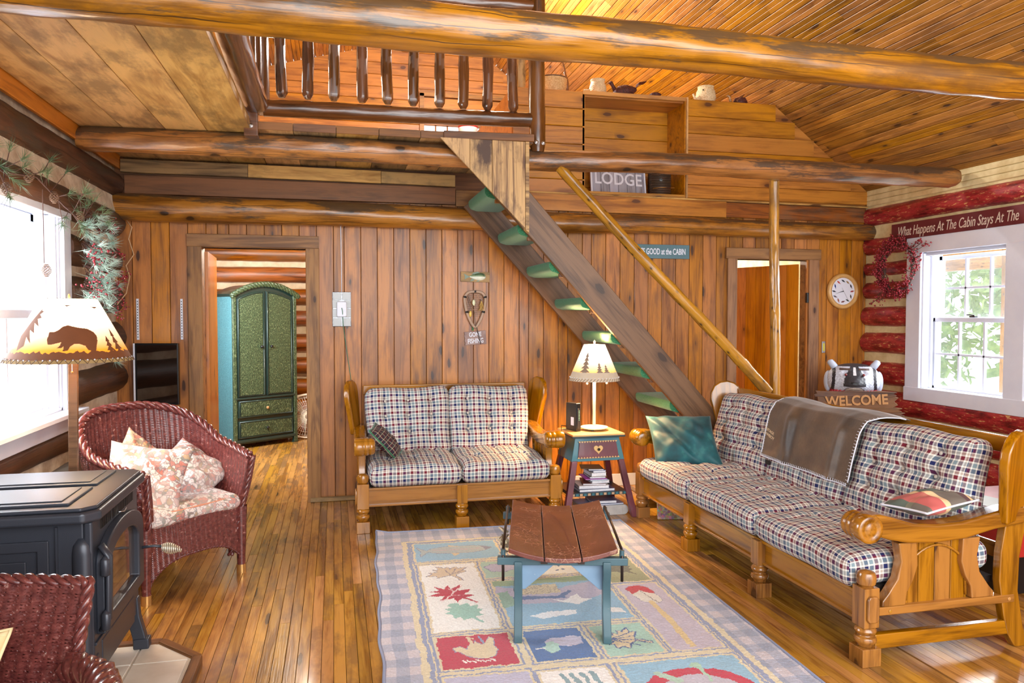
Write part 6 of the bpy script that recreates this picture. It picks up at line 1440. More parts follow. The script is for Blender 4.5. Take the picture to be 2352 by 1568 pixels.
tag(tc, 'tan cord dangling down the corner beside the dark left wall logs', 'cord')
# fish plaque
fp = thing('fish_plaque', 'small painted bass on a weathered plank, topmost of the fishing decorations', 'decoration', (1.107, WY, 1.752))
MB().box((0, -.006, 0), (.235, .012, .082)).build('plank', M_['greydeck'], fp, bevel=.002, rot=(0, math.radians(1), 0))
def fishbody():
    n, m_ = 26, 16; P = np.zeros((m_, n, 3))
    for i, a in enumerate(np.linspace(0, 2 * PI, m_, endpoint=False)):
        for j, f in enumerate(np.linspace(0, 1, n)):
            h = .031 * math.sin(PI * min(1, f ** .7)) ** .8 * (1 - .15 * f) + .002; P[i, j] = (.085 - .135 * f, -.012 - .5 * h * math.sin(a) * 1.0 - .0, h * math.cos(a) + .002)
    return P
P = fishbody(); zc_ = P[..., 2]; C = np.zeros((16, 25, 4)); zz = (zc_[:, :-1] + zc_[:, 1:]) / 2; C[...] = S(228, 232, 214); C[zz > .006] = S(128, 148, 110); C[zz > .018] = S(84, 106, 76)
fb = grid('fish_body', P.transpose(1, 0, 2), attrmat('fish_paint', .35, noise_amt=.1), fp, closed=True, col=None)
C2 = np.zeros((25, 16, 4)); z2 = P.transpose(1, 0, 2)[:-1, :, 2]; C2[...] = S(228, 232, 214); C2[z2 > .006] = S(128, 148, 110); C2[z2 > .018] = S(84, 106, 76)
a_ = fb.data.color_attributes.new('Col', 'FLOAT_COLOR', 'CORNER'); a_.data.foreach_set('color', np.repeat(C2.reshape(-1, 4), 4, 0).reshape(-1).astype(np.float32))
fin = plain('fin_paint', S(112, 130, 112), .4)
for nm, pl in (('tail_fin', [(-.045, .0), (-.095, .026), (-.085, 0), (-.09, -.022)]), ('back_fin', [(.045, .028), (.02, .042), (-.01, .036), (-.035, .018)]), ('belly_fin', [(-.03, -.014), (-.045, -.036), (-.015, -.030), (-.01, -.022)]), ('belly_fin', [(.02, -.026), (.005, -.042), (.03, -.036), (.03, -.026)])):
    MB().prism(pl, -.017, -.013).build(nm, fin, fp)
MB().ico((.066, -.022, .008), .004, 1).build('eye', M_['black'], fp)
# landing net ornament
ne = thing('net_ornament', 'shield-shaped landing net ornament with lures, hanging below the fish plaque', 'decoration', (1.103, WY, 1.50))
npth = [(0, -.022, -.150), (-.035, -.022, -.11), (-.068, -.022, -.03), (-.084, -.022, .05), (-.082, -.022, .09), (-.055, -.022, .125), (0, -.022, .134), (.055, -.022, .125), (.082, -.022, .09), (.084, -.022, .05), (.068, -.022, -.03), (.035, -.022, -.11)]
nq = []
for i in range(12):
    p0, p1, p2, p3 = [Vector(npth[(i + k) % 12]) for k in (-1, 0, 1, 2)]
    for f in (0, .25, .5, .75): nq.append(tuple(.5 * ((2 * p1) + (p2 - p0) * f + (2 * p0 - 5 * p1 + 4 * p2 - p3) * f * f + (3 * p1 - p0 - 3 * p2 + p3) * f ** 3)))
MB().tube(nq, .0120, 10, closed=True).build('hoop', plain('grey_wood_hoop', S(176, 148, 128), .6), ne, smooth=True)
for i in (2, 4, 6, 8, 10):
    p = npth[i - 0]; MB().tube([(p[0] - .0, p[1], p[2] - .008), (p[0], p[1], p[2] + .008)], .0135, 10).build('binding', M_['black'], ne)
g = MB()
for k in range(-6, 7):
    g.tube([(k * .013 - .03, -.016, -.05), (k * .013, -.012, .12)], .0008, 3); g.tube([(-.07 + abs(k) * .002, -.014, k * .015 + .03), (.07 - abs(k) * .002, -.014, k * .015 + .028)], .0008, 3)
g.build('net_mesh', plain('net_string', S(96, 84, 60), .8), ne)['kind'] = 'stuff'
for nm, p, sc, cl in (('lure', (-.012, -.03, .045), (.5, .35, 1), S(222, 226, 190)), ('lure', (-.04, -.03, -.045), (.45, .35, 1), S(226, 190, 90))):
    MB().ico(p, .026, 2, sc).build(nm, plain('lure_' + ('a' if p[2] > 0 else 'b'), cl, .3), ne, smooth=True)
MB().tube([(-.062, -.034, .10), (-.01, -.036, -.03), (.002, -.034, -.15)], .003, 6).build('tiny_rod', M_['stringer'], ne)
tb = MB()
for k in range(14): a = k * .45; tb.tube([(.05, -.03, .06), (.05 + .016 * math.cos(a), -.032 - .008 * math.sin(a), .02), (.05 + .024 * math.cos(a * 1.7), -.03 - .008 * math.sin(a), -.02)], .0014, 3)
tb.build('tassel', plain('straw', S(206, 168, 92), .8), ne); MB().ico((.05, -.032, .068), .009, 1).build('bead', M_['steel'], ne, smooth=True)
MB().tube([(-.02, -.012, -.14), (-.018, -.014, -.18)], .006, 6).build('ribbon', M_['carpet'], ne)
# gone fishing
gf = thing('fishing_sign', 'small tilted sign reading GONE FISHING under the net ornament', 'sign', (1.106, WY, 1.262))
wz = [(-.088, -.055), (-.083, -.035), (-.09, -.02), (-.083, 0), (-.09, .02), (-.084, .035), (-.09, .052), (.088, .055), (.088, -.055)]
Mg = wallM(0, 0, 0, 4)
MB().prism(wz, .002, .014, 'xy').build('sign_board', plain('mauve_grey_wood', S(158, 132, 126), .6, noise_s=20, c2=S(136, 110, 106)), gf, M=Mg, bevel=.0015)
text('GONE', M_['white'], gf, Mg @ Matrix.Translation((.0, .026, .0145)), .050, .0012, sx=.72, off=.0008); text('FISHING', M_['white'], gf, Mg @ Matrix.Translation((.0, -.026, .0145)), .054, .0012, sx=.66, off=.0008)
MB().tube([(.004, -.03, .10), (.02, -.026, .04), (.042, -.024, -.05)], .0028, 6).build('rod_tip', M_['black'], gf)
# it's good at the cabin
gs = thing('cabin_sign', 'teal wooden sign with white words about the cabin, behind the handrail pole', 'sign', (2.722, WY - .0, 1.985))
MB().box((0, -.008, 0), (.505, .016, .118)).build('sign_board', paint('teal_sign_paint', S(72, 108, 118), S(86, 122, 134), S(196, 176, 130), .5, ws=.74), gs, bevel=.002)
text("IT'S GOOD at the CABIN", M_['white'], gs, wallM(0, -.002, -.0165), .072, .0008, sx=.56, off=.0012)
# clock
ck = thing('wall_clock', 'round light wood wall clock with birds around the dial', 'clock', (4.49, WY, 1.66))
cm_ = plain('blond_wood', S(214, 168, 104), .35, noise_s=8, c2=S(196, 146, 84), coat=.3)
RX90 = Matrix.Rotation(PI / 2, 4, 'X')
MB().lathe([(.06, 0), (.158, .0), (.162, .012), (.156, .030), (.142, .038), (.128, .034), (.122, .020), (.120, .012), (.05, .012)], 48, M=RX90).build('bezel', cm_, ck, smooth=True)
MB().lathe([(.001, .0125), (.122, .0125), (.122, .016), (.001, .016)], 48, M=RX90).build('dial', plain('dial_white', S(226, 226, 236), .5), ck)
rr = random.Random(9)
for k in range(12):
    a = k * PI / 6; cx_, cz_ = .094 * math.sin(a), .094 * math.cos(a); col = [(40, 50, 60), (150, 120, 70), (60, 50, 60), (150, 40, 46), (70, 64, 56), (56, 60, 50), (110, 50, 44), (150, 80, 60), (90, 80, 90), (40, 40, 50), (50, 70, 130), (190, 70, 60)][k]
    mb = MB(); r_ = rr.uniform(-.9, .9); c_, s__ = math.cos(r_), math.sin(r_); s_ = 1.05
    pl = [(-.018, .004), (-.012, .010), (-.006, .008), (.004, .006), (.012, -.002), (.024, -.012), (.012, -.009), (.0, -.008), (-.008, -.003), (-.013, .003)]
    mb.prism([(cx_ + s_ * (x_ * c_ - z_ * s__), cz_ + s_ * (x_ * s__ + z_ * c_)) for x_, z_ in pl], -.0175, -.0165).build('printed_bird', plain('bird_ink_%s' % 'abcdefghijkl'[k], S(*col), .7), ck)
MB().prism([(-.078, -.022), (-.01, -.005), (.006, -.002), (.006, .003), (-.010, .001)], -.021, -.019).build('hour_hand', M_['black'], ck)
MB().tube([(-.016, -.023, .032), (.048, -.023, -.075)], .0008, 4).build('second_hand', M_['steel'], ck); MB().ico((0, -.021, 0), .005, 1).build('hub', M_['black'], ck, smooth=True)
# switch plate
sp_ = thing('light_switch', 'narrow steel light switch plate with yellow insert under the clock', 'switch', (4.305, WY, 1.155))
MB().box((0, -.004, 0), (.034, .008, .105)).build('plate', M_['steel'], sp_, bevel=.002); MB().box((0, -.009, 0), (.018, .006, .07)).build('insert', plain('yellow_insert', S(206, 196, 80), .4), sp_, bevel=.001)

# long sign over the east window
ls = thing('long_sign', 'long maroon sign about what happens at the cabin, above the east window', 'sign', (4.675, 5.0, 2.150))
MB().box((0, -.22, 0), (.022, 1.68, .135)).build('sign_board', paint('maroon_sign_paint', S(92, 30, 40), S(112, 42, 50), S(150, 90, 80), .4, ws=.72), ls, bevel=.002)
Ms = Matrix(((0, 0, -1, -.0115), (-1, 0, 0, .55), (0, 1, 0, 0), (0, 0, 0, 1)))
text('What Happens At The Cabin Stays At The', plain('pale_lettering', S(222, 206, 190), .6), ls, Ms @ Matrix.Translation((0, -.005, 0)), .112, .0008, sx=.605, align='LEFT', shear=.28)

# ================================================================ BERRY WREATH
m_br = plain('berry_red', S(128, 22, 38), .3, noise_s=30, c2=S(166, 44, 56), coat=.3); tw = plain('twig', S(84, 56, 48), .8)
wr = thing('berry_wreath', 'dark red berry twig wreath hanging at the corner of the east window', 'wreath', (4.635, 5.50, 1.845))
rr = random.Random(77); tg = MB(); be = MB()
def sprig(p, d, n, L, tg, be, rb=.0085):
    q = p + d * L; tg.tube([tuple(p), tuple(p + d * L * .5 + Vector((rr.gauss(0, .006), rr.gauss(0, .006), rr.gauss(0, .006)))), tuple(q)], .0018, 4)
    for k in range(n):
        c_ = q + Vector((rr.gauss(0, .018), rr.gauss(0, .018), rr.gauss(0, .018))); be.ico(tuple(c_), rb * rr.uniform(.7, 1.15), 1)
        if k % 4 == 0: tg.tube([tuple(p + d * L * .6), tuple(c_)], .0011, 3)
for k in range(3): tg.tube([(rr.gauss(0, .010), .17 * math.cos(a) + rr.gauss(0, .006), .20 * math.sin(a) + rr.gauss(0, .006)) for a in np.linspace(0, 2 * PI, 36)], .005, 6)
for k in range(175):
    a = rr.uniform(0, 2 * PI); p = Vector((0, .17 * math.cos(a), .20 * math.sin(a))); o_ = Vector((-rr.uniform(.1, 1), math.cos(a) * rr.uniform(-.3, 1) + rr.gauss(0, .4), math.sin(a) * rr.uniform(-.3, 1) + rr.gauss(0, .4))).normalized()
    if -.9 < math.sin(a) - .0 and math.cos(a) < -.2 and rr.random() < .35: continue
    sprig(p, o_, rr.randint(5, 8), rr.uniform(.03, .07), tg, be)
for a, L, y_, z_ in ((0, .0, -.30, .19), (0, 0, -.36, .17), (0, 0, -.25, .20), (0, 0, -.25, .01), (0, 0, .22, -.24), (0, 0, .28, -.30), (0, 0, .18, -.28), (0, 0, -.28, .08)):
    p = Vector((-.01, .6 * y_, .75 * z_)); q = Vector((-.03, y_, z_)); d_ = (q - p); tg.tube([(0, .15 * (1 if y_ > 0 else -1), .7 * z_), tuple(p), tuple(q)], .0022, 4); sprig(p, d_.normalized(), 8, d_.length, tg, be)
tg.build('twigs', tw, wr)['kind'] = 'stuff'; be.build('berries', m_br, wr, smooth=True)['kind'] = 'stuff'

# ================================================================ PINE GARLAND on the west window
ga = thing('pine_garland', 'frosted pine and red berry garland draped over the west window', 'garland', (-1.45, 4.95, 2.05))
nm_ = plain('frosted_needles', S(140, 172, 156), .6, noise_s=9, c2=S(208, 226, 214)); nd_ = plain('green_needles', S(62, 84, 56), .6, noise_s=9, c2=S(110, 128, 88))
fr_n = MB(); dk_n = MB(); tg = MB(); be = MB(); rr = random.Random(5)
def tuft(mb, p, d, L=.075, n=26, spread=.55):
    p = Vector(p); d = Vector(d).normalized()
    for k in range(n):
        e = (d + Vector((rr.gauss(0, spread), rr.gauss(0, spread), rr.gauss(0, spread)))).normalized(); l = L * rr.uniform(.7, 1.1); s_ = e.cross(Vector((rr.gauss(0, 1), rr.gauss(0, 1), rr.gauss(0, 1)))).normalized() * .0014; s2 = e.cross(s_).normalized() * .0014
        a = p + d * rr.uniform(-.015, .015)
        mb.add([tuple(a + s_), tuple(a - s_ * .5 + s2), tuple(a - s_ * .5 - s2), tuple(a + e * l)], [(0, 1, 3), (1, 2, 3), (2, 0, 3)])
for k in range(100):
    f = rr.random(); z_ = -.0 - .58 * f; y_ = rr.gauss(.02, .055 + .05 * f) + .06 * f; x_ = rr.uniform(.02, .14)
    d_ = (rr.uniform(.2, 1), rr.gauss(0, .8) + .25, rr.gauss(-.25, .5)); p = (x_, y_, z_); tuft(fr_n, p, d_, L=rr.uniform(.055, .085)); tg.tube([(.01, y_ * .4, z_ + .05), p], .0022, 4)
for y_, z_, x_ in ((.32, -.84, .06), (.30, -.90, .10), (.42, -.40, .08), (.33, -.28, .05)): tuft(fr_n, (x_, y_, z_), (.4, .6, -.2), L=.075, n=34); tg.tube([(0, y_ - .08, z_ + .07), (x_, y_, z_)], .002, 4)
for y0_, z0_, n in ((.22, -.08, 5), (.26, -.20, 6), (.38, -.33, 6), (.45, -.38, 5), (.34, -.50, 5), (-.10, -.30, 5), (-.13, -.42, 6), (-.08, -.22, 4), (.16, -.42, 4), (.30, -.40, 5), (.22, -.55, 4)):
    for k in range(n):
        c_ = Vector((rr.uniform(.04, .13), y0_ + rr.gauss(0, .035), z0_ + rr.gauss(0, .03))); sprig(c_, Vector((rr.uniform(.2, 1), rr.gauss(0, .5), rr.gauss(-.2, .5))).normalized(), 6, .03, tg, be, .0065)
spine = [(.02, -1.6, .08), (.05, -1.2, .02), (.04, -.8, .07), (.05, -.45, -.02), (.04, -.15, -.06), (.04, .02, .0)]
MB().tube([(a, b, c) for a, b, c in spine], .004, 6).build('main_vine', tw, ga, smooth=True)
for k in range(34):
    f = rr.uniform(0, 5); i = min(4, int(f)); p = Vector(spine[i]).lerp(Vector(spine[i + 1]), f - i); d_ = Vector((rr.uniform(.1, .8), rr.gauss(0, .8), rr.gauss(0, .8))).normalized(); L = rr.uniform(.05, .17)
    q = p + d_ * L; tg.tube([tuple(p), tuple(q)], .002, 4); tuft(dk_n, q, d_, L=.07, n=20)
for y_, z_ in ((-.22, -.05), (-.62, .0), (-.75, -.38), (-.95, .05), (-1.2, -.05)):
    pc = MB(); n = 9
    for k in range(n):
        for j in range(7):
            a = j * 2 * PI / 7 + k * .45; r_ = .019 * math.sin(PI * (k + .8) / (n + .8)); c_ = (.06 + r_ * math.cos(a), y_ + r_ * math.sin(a), z_ - .03 + k * .007); pc.ico(c_, .006, 1, (1, 1, .45))
    pc.build('pine_cone', plain('cone_brown', S(110, 78, 56), .7) if y_ == -.22 else bpy.data.materials['cone_brown'], ga)['kind'] = 'stuff'
    tg.tube([(.05, y_, z_ + .035), (.045, y_ * .98, .02)], .002, 4)
fr_n.build('frosted_needles', nm_, ga)['kind'] = 'stuff'; dk_n.build('green_needles', nd_, ga)['kind'] = 'stuff'; tg.build('twigs', tw, ga)['kind'] = 'stuff'
be.build('berries', m_br, ga, smooth=True)['kind'] = 'stuff'

# ================================================================ WELCOME BEAR
bb = thing('welcome_bear', 'carved grey-faced bear statue holding a rough WELCOME sign, behind the long sofa', 'statue', (4.25, 5.54, 0), math.radians(-33))
n, m_ = 170, 110; P = np.zeros((m_, n, 3)); C = np.zeros((m_ - 1, n, 4)); rg = np.random.default_rng(3)
th = np.linspace(-PI, PI, n, endpoint=False); ph = np.linspace(-PI / 2 + .02, PI / 2 - .02, m_)
for i, p_ in enumerate(ph):
    for j, t_ in enumerate(th):
        x_ = math.cos(p_) * math.sin(t_); y_ = -math.cos(p_) * math.cos(t_); z_ = math.sin(p_)
        sx = .205 * (1 + .10 * (-z_) * (1 if z_ < 0 else .3)); q = [sx * math.copysign(abs(x_) ** .85, x_), .13 * y_, .132 * math.copysign(abs(z_) ** .85, z_)]
        f = max(0, -y_); mz = math.exp(-((x_) / .34) ** 2 - ((z_ + .22) / .42) ** 2) * f; q[1] -= .075 * mz
        q[1] += .012 * math.exp(-((x_) / .2) ** 2 - ((z_ + .42) / .04) ** 2) * f
        for s in (-1, 1): q[1] += .020 * math.exp(-((x_ - s * .30) / .10) ** 2 - ((z_ - .38) / .14) ** 2) * f; q[1] -= .016 * math.exp(-((x_ - s * .33) / .22) ** 2 - ((z_ - .64) / .10) ** 2) * f
        k_ = 1 + .012 * math.sin(t_ * 40 + p_ * 9) * math.sin(p_ * 30); P[i, j] = (q[0] * k_, q[1] * k_, q[2] + .908)
for i in range(m_ - 1):
    for j in range(n):
        p_ = (ph[i] + ph[i + 1]) / 2; t_ = th[j] + PI / n; x_ = math.cos(p_) * math.sin(t_); z_ = math.sin(p_); y_ = -math.cos(p_) * math.cos(t_); c_ = (206, 212, 226)
        if rg.random() < .18: c_ = (170, 174, 190)
        if abs(x_) > .66 and abs(x_) < .80 and y_ < .4: c_ = (44, 42, 50)
        if y_ < 0:
            if -.34 < z_ < .80 and abs(x_) < .10 + .30 * (.80 - z_) * (1 if z_ > .0 else 1) and abs(x_) < .34: c_ = (58, 58, 64)
            if abs(x_) < .025 and .25 < z_ < .75: c_ = (226, 226, 230)
            if .55 < z_ < .68 and .12 < abs(x_) < .52: c_ = (84, 62, 54)
            if z_ > .80: c_ = (60, 56, 60)
            if ((x_) / .26) ** 2 + ((z_ + .60) / .20) ** 2 < 1: c_ = (214, 200, 186)
            if abs(((x_) / .28) ** 2 + ((z_ + .62) / .22) ** 2 - 1) < .10: c_ = (90, 84, 90)
            if ((x_) / .12) ** 2 + ((z_ + .12) / .06) ** 2 < 1: c_ = (26, 26, 30)
        C[i, j] = S(*c_)
am = attrmat('painted_carving', .45, bs=.5, bscale=60, noise_amt=.15)
grid('head', P, am, bb, closed=True, col=C)
for s in (-1, 1):
    MB().ico((s * .068, -.140, .952), .0120, 2).build('eye', plain('eye_red', S(120, 24, 30), .1, coat=1.) if s < 0 else bpy.data.materials['eye_red'], bb, smooth=True)
    MB().tube([(s * .135, 0, .99), (s * .165, -.005, 1.03), (s * .185, -.005, 1.055), (s * .190, -.005, 1.065)], [.030, .029, .026, .012], 14).build('ear', plain('pale_carving', S(190, 200, 220), .5) if s < 0 else bpy.data.materials['pale_carving'], bb, smooth=True)
    MB().ico((s * .195, .02, .885), .085, 3, (.42, .55, 1.05)).build('cheek_ruff', bpy.data.materials['pale_carving'], bb, smooth=True)
P = np.array([[((.175 + .006 * math.cos(a * 34)) * math.cos(a), (.11 + .006 * math.cos(a * 34)) * math.sin(a), z_) for a in np.linspace(0, 2 * PI, 240, endpoint=False)] for z_ in (.70, .76, .80, .83)])
grid('sweater_collar', P, plain('red_sweater', S(176, 40, 54), .7), bb, closed=True)
MB().lathe([(.15, 0), (.19, .02), (.20, .2), (.185, .45), (.17, .70), (.15, .74)], 30, M=Matrix.Diagonal((1, .72, 1, 1)).to_4x4()).build('trunk_body', M_['stringer'], bb, smooth=True)
rw = M_['walllog']; M_['signbark'] = wood('rough_bark_board', S(132, 92, 66), S(62, 44, 38), rough=.7, knots=.2, vary=.1, stain=.6, stainc=S(86, 72, 72))
for i, (x0, x1, z_, h_, dz) in enumerate(((-.30, .30, .80, .045, .008), (-.29, .31, .735, .105, .012), (-.28, .34, .668, .045, .012), (-.25, .36, .635, .04, .01))):
    n = 14; top_ = [(x0 + (x1 - x0) * k / n, z_ + h_ / 2 + dz * (k / n - .5) * 2 + rr.uniform(-.004, .004)) for k in range(n + 1)]; bot = [(x0 + (x1 - x0) * k / n + rr.uniform(-.004, .004), z_ - h_ / 2 + dz * (k / n - .5) * 2 + rr.uniform(-.004, .004)) for k in range(n + 1)]
    zig = [(x1 - .02, z_ + dz), (x1 + .008, z_ + dz - h_ * .25)]
    MB().prism(top_[:-1] + [(x1 + .01, z_ + h_ * .3 + dz)] + zig + bot[::-1][1:] + [(x0 - .01, z_ - h_ * .2 - dz), (x0 + .012, z_ - dz)], -.20 + .006 * (i % 2), -.165).build('sign_plank', M_['signbark'], bb, bevel=.003)
Mw = Matrix.Translation((.01, -.201, .745)) @ RX90 @ Matrix.Rotation(math.radians(4.5), 4, 'Z')
text('WELCOME', plain('carved_letter_wood', S(196, 142, 84), .5), bb, Mw, .112, .006, sx=.86, off=.003, name='carved_lettering')

# ================================================================ RED CHEST behind the sofa
rc = thing('red_chest', 'low red painted table with black base behind the near end of the sofa', 'table', (3.72, 3.45, 0))
MB().box((0, 0, .30), (.80, .62, .19)).build('apron', paint('bright_red_paint', S(150, 30, 30), S(176, 44, 38), S(90, 20, 20), .35, ws=.75), rc, bevel=.006)
MB().box((0, 0, .40), (.84, .66, .022)).build('table_top', bpy.data.materials['bright_red_paint'], rc, bevel=.004)
MB().box((0, 0, .10), (.72, .54, .20)).build('black_base', M_['black'], rc, bevel=.004)
book(.4125, .22, .28, .012, 0, 0, 12, (150, 160, 150), 'open magazine lying on the red table behind the sofa', None, 'magazine', base=(3.5, 3.40))

# ================================================================ LOFT ODDMENTS
def wick(name, c, c2): return plain(name, c, .6, noise_s=90, c2=c2, bs=.6, bscale=120)
WKa, WKb, WKc = wick('honey_basketry', S(196, 150, 92), S(226, 190, 136)), wick('cream_basketry', S(226, 206, 168), S(196, 170, 126)), wick('dark_basketry', S(50, 24, 22), S(96, 42, 36))
SH = 3.295
def woven_lathe(name, prof, mat, parent, loc, n=72, sx=1., stake=9, amp=.0022):
    pr = np.array(prof); s = np.r_[0, np.cumsum(np.linalg.norm(np.diff(pr, axis=0), axis=1))]; q = np.linspace(0, s[-1], max(20, int(s[-1] / .0022))); r_ = np.interp(q, s, pr[:, 0]); z_ = np.interp(q, s, pr[:, 1])
    a = np.linspace(0, 2 * PI, n, endpoint=False); row = q / .008; h = (np.abs(np.sin(PI * row)) ** .6)[:, None] * (.6 + .6 * np.cos(a[None] * stake + PI * np.floor(row)[:, None])); R_ = r_[:, None] + amp * h
    o = grid(name, np.stack([R_ * np.cos(a) * sx, R_ * np.sin(a), np.broadcast_to(z_[:, None], R_.shape)], -1), mat, parent, closed=True, M=Matrix.Translation(loc)); md = o.modifiers.new('t', 'SOLIDIFY'); md.thickness = .003; return o
bk = thing('handled_basket', 'honey woven basket with tall brown hoop handle, leftmost on the loft ledge', 'basket', (1.80, 6.20, SH))
woven_lathe('basket_body', [(.001, .004), (.10, .006), (.115, .06), (.118, .125), (.12, .13)], WKa, bk, (0, 0, 0), sx=1.05, stake=12)
MB().tube([(.12 * math.cos(a), 0, .12 + .23 * math.sin(a) ** .9 if math.sin(a) > 0 else .12) for a in np.linspace(0, PI, 30)], .006, 8).build('hoop_handle', M_['fascia'], bk, smooth=True)
MB().tube([(.124 * math.cos(a), .118 * math.sin(a), .131) for a in np.linspace(0, 2 * PI, 30, endpoint=False)], .006, 6, closed=True).build('rim', M_['stringer'], bk, smooth=True)
MB().tube([(.124, -.02, .02), (.126, -.015, .10), (.118, 0, .17), (.105, 0, .20)], [.016, .016, .012, .004], 8).build('handle_wrap', M_['fascia'], bk, smooth=True)
jg = thing('wicker_jug', 'cream woven jug shape with flared lip, second from left on the loft ledge', 'basket', (2.19, 6.16, SH))
woven_lathe('jug_body', [(.001, .004), (.055, .005), (.072, .04), (.070, .08), (.056, .12), (.062, .140)], WKb, jg, (0, 0, 0), stake=10); MB().tube([(-.066, 0, .055), (-.12, 0, .05), (-.125, 0, .03), (-.07, 0, .025)], .006, 6).build('side_handle', WKb, jg, smooth=True)
bd = thing('wicker_bird', 'dark brown woven bird with fanned tail on the loft ledge', 'figurine', (2.40, 6.16, SH))
woven_lathe('bird_body', [(.001, -.09), (.028, -.08), (.05, -.03), (.052, .03), (.032, .085), (.014, .12)], WKc, bd, (0, 0, .052), n=40, stake=6, amp=.003).matrix_basis = Matrix.Translation((.02, 0, .058)) @ Matrix.Rotation(math.radians(78), 4, 'Y')
MB().tube([(-.055, 0, .065), (-.075, 0, .10), (-.092, 0, .125), (-.105, 0, .128)], [.020, .014, .018, .010], 10).build('neck_and_head', WKc, bd, smooth=True)
MB().tube([(-.108, 0, .125), (-.130, 0, .108)], [.008, .001], 8).build('beak', M_['fascia'], bd, smooth=True)
for k in range(7):
    y_ = -.036 + k * .012; MB().tube([(.11, y_ * .3, .08), (.145, y_ * .6, .11), (.155, y_, .135), (.215, y_, .145)], .0035, 6).build('tail_rod', WKc, bd, smooth=True)
for x_, z_ in ((.155, .135), (.185, .14), (.215, .145)): MB().tube([(x_, -.04, z_), (x_, .04, z_)], .0035, 6).build('tail_band', WKc, bd, smooth=True)
tb_ = thing('small_dark_basket', 'tiny dark woven dish, barely showing on the loft ledge', 'basket', (2.71, 6.15, SH + .028)); woven_lathe('dish', [(.001, .002), (.045, .004), (.05, .022), (.03, .034), (.002, .036)], WKc, tb_, (0, 0, 0), n=40)
el = thing('wicker_elephant', 'cream woven elephant-head basket on the loft ledge', 'basket', (3.185, 6.15, SH))
woven_lathe('head_body', [(.001, .004), (.075, .005), (.088, .05), (.080, .10), (.066, .13), (.07, .145)], WKb, el, (0, 0, 0), stake=10)
MB().tube([(-.06, -.03, .05), (-.09, -.03, .025), (-.115, -.03, .03), (-.135, -.03, .07)], [.022, .016, .012, .008], 10).build('trunk', WKb, el, smooth=True)
MB().ico((-.012, -.082, .085), .034, 2, (1, .25, 1.1)).build('ear', WKb, el, smooth=True); MB().ico((-.055, -.062, .10), .007, 1).build('eye', M_['black'], el, smooth=True)
dk_ = thing('wicker_duck', 'brown woven duck with carved head, rightmost on the loft ledge', 'figurine', (3.49, 6.15, SH))
woven_lathe('duck_body', [(.001, .004), (.048, .005), (.055, .035), (.04, .068), (.002, .075)], WKc, dk_, (.03, 0, 0), n=48, sx=1.15, stake=8, amp=.003); MB().tube([(-.055, 0, .01), (-.07, 0, .05), (-.075, 0, .075), (-.095, 0, .085), (-.11, 0, .08)], [.016, .011, .016, .012, .004], 10).build('neck_and_head', M_['pole'], dk_, smooth=True)
MB().tube([(-.02, -.03, .03), (.02, -.03, .07), (.06, -.02, .10)], [.01, .012, .003], 8).build('tail', M_['fascia'], dk_, smooth=True)
# LODGE sign in the cubby, leaning back
lg = thing('lodge_sign', 'grey plank sign reading LODGE leaning in the loft cubby', 'sign', (2.40, 6.20, CZ0 + .03), math.radians(0))
Ml = Matrix.Translation((0, 0, .0)) @ Matrix.Rotation(math.radians(-14), 4, 'X') @ Matrix.Rotation(math.radians(2), 4, 'Y')
M_['greyplanks'] = wood('grey_blue_sign_plank', S(168, 168, 180), S(118, 112, 116), rough=.6, knots=.1, vary=.2, stain=.5, stainc=S(150, 166, 200))
for k in range(6):
    x_ = -.24 + .08 * k + .04; o = board('sign_plank', (x_, 0, .003), (x_, 0, .235), .078, .010, (0, -1, 0), M_['greyplanks'], lg); o.matrix_basis = Ml @ o.matrix_basis
fw = MB().box((-.245, 0, .12), (.014, .02, .25)).box((.245, 0, .12), (.014, .02, .25)).box((0, 0, -.001), (.50, .02, .012)).box((0, 0, .241), (.50, .02, .012)); fw.build('frame', M_['white'], lg, M=Ml)
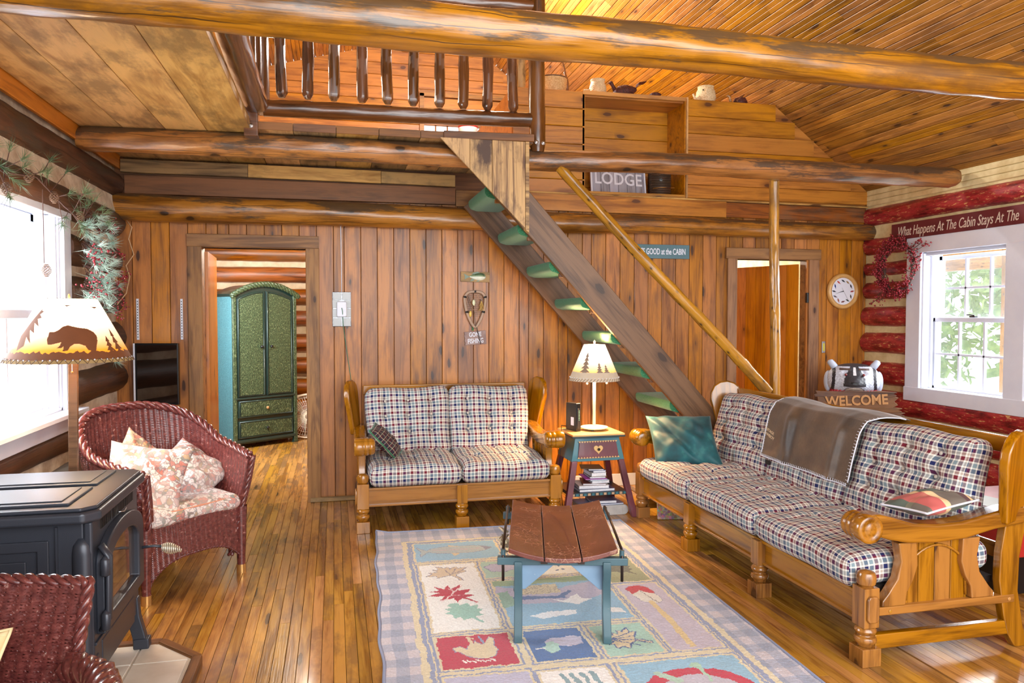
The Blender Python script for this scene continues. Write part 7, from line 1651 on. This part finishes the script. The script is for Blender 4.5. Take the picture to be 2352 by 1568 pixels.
text('LODGE', M_['white'], lg, Ml @ Matrix.Translation((0, -.0058, .145)) @ RX90, .155, .002, sx=.86, off=.002)
for k in range(2): pass
tg_ = thing('twig_box', 'dark twig birdhouse box with round hole beside the LODGE sign', 'birdhouse', (2.77, 6.18, CZ0 + .03), math.radians(-14))
for k in range(15):
    z_ = .008 + k * .0145
    MB().tube([(-.085, -.06, z_), (.085, -.06, z_)], .0072, 7).build('twig', M_['walllog'], tg_, smooth=True); MB().tube([(-.085, -.06, z_ + .006), (-.085, .08, z_ + .006)], .0072, 7).build('twig', M_['walllog'], tg_, smooth=True)
MB().box((0, .01, .105), (.15, .12, .20)).build('inner_box', M_['dark'], tg_)
MB().lathe([(.012, 0), (.013, .003), (.002, .004)], 14, M=RX90).build('entry_hole', M_['black'], tg_, loc=(.0, -.067, .135)); MB().tube([(-.07, -.075, .06), (0, -.07, .07), (.12, -.05, .068)], .004, 6).build('perch', M_['pole'], tg_, smooth=True)
# red-capped lamp behind the railing, ceiling light
rl_ = thing('loft_lamp', 'small lamp with red cap and white shade in front of the loft window', 'lamp', (1.57, 9.0, 2.64))
MB().tube([(0, 0, 0), (0, 0, .9)], .012, 10).build('stem', M_['black'], rl_); MB().lathe([(.10, 0), (.10, .012), (.02, .02)], 24).build('base', M_['black'], rl_)
MB().lathe([(.05, .86), (.09, .93), (.115, 1.0), (.118, 1.03)], 28).build('lamp_shade', plain('milk_glass', S(240, 240, 240), .3), rl_, smooth=True); MB().lathe([(.12, 1.028), (.12, 1.045), (.07, 1.065), (.002, 1.07)], 28).build('cap', plain('red_cap', S(190, 40, 44), .4), rl_, smooth=True)
cl = thing('ceiling_light', 'round lit ceiling light above the loft, at the top edge of the view', 'lamp', (1.19, 6.6, 4.24))
MB().lathe([(.002, 0), (.07, .01), (.11, .05), (.115, .09), (.02, .10)], 28).build('globe', plain('lit_globe', S(255, 240, 214), .4, ems=3.), cl, smooth=True); MB().tube([(0, 0, .09), (0, 0, westz(1.19) - 4.24)], .012, 8).build('rod', M_['fascia'], cl)
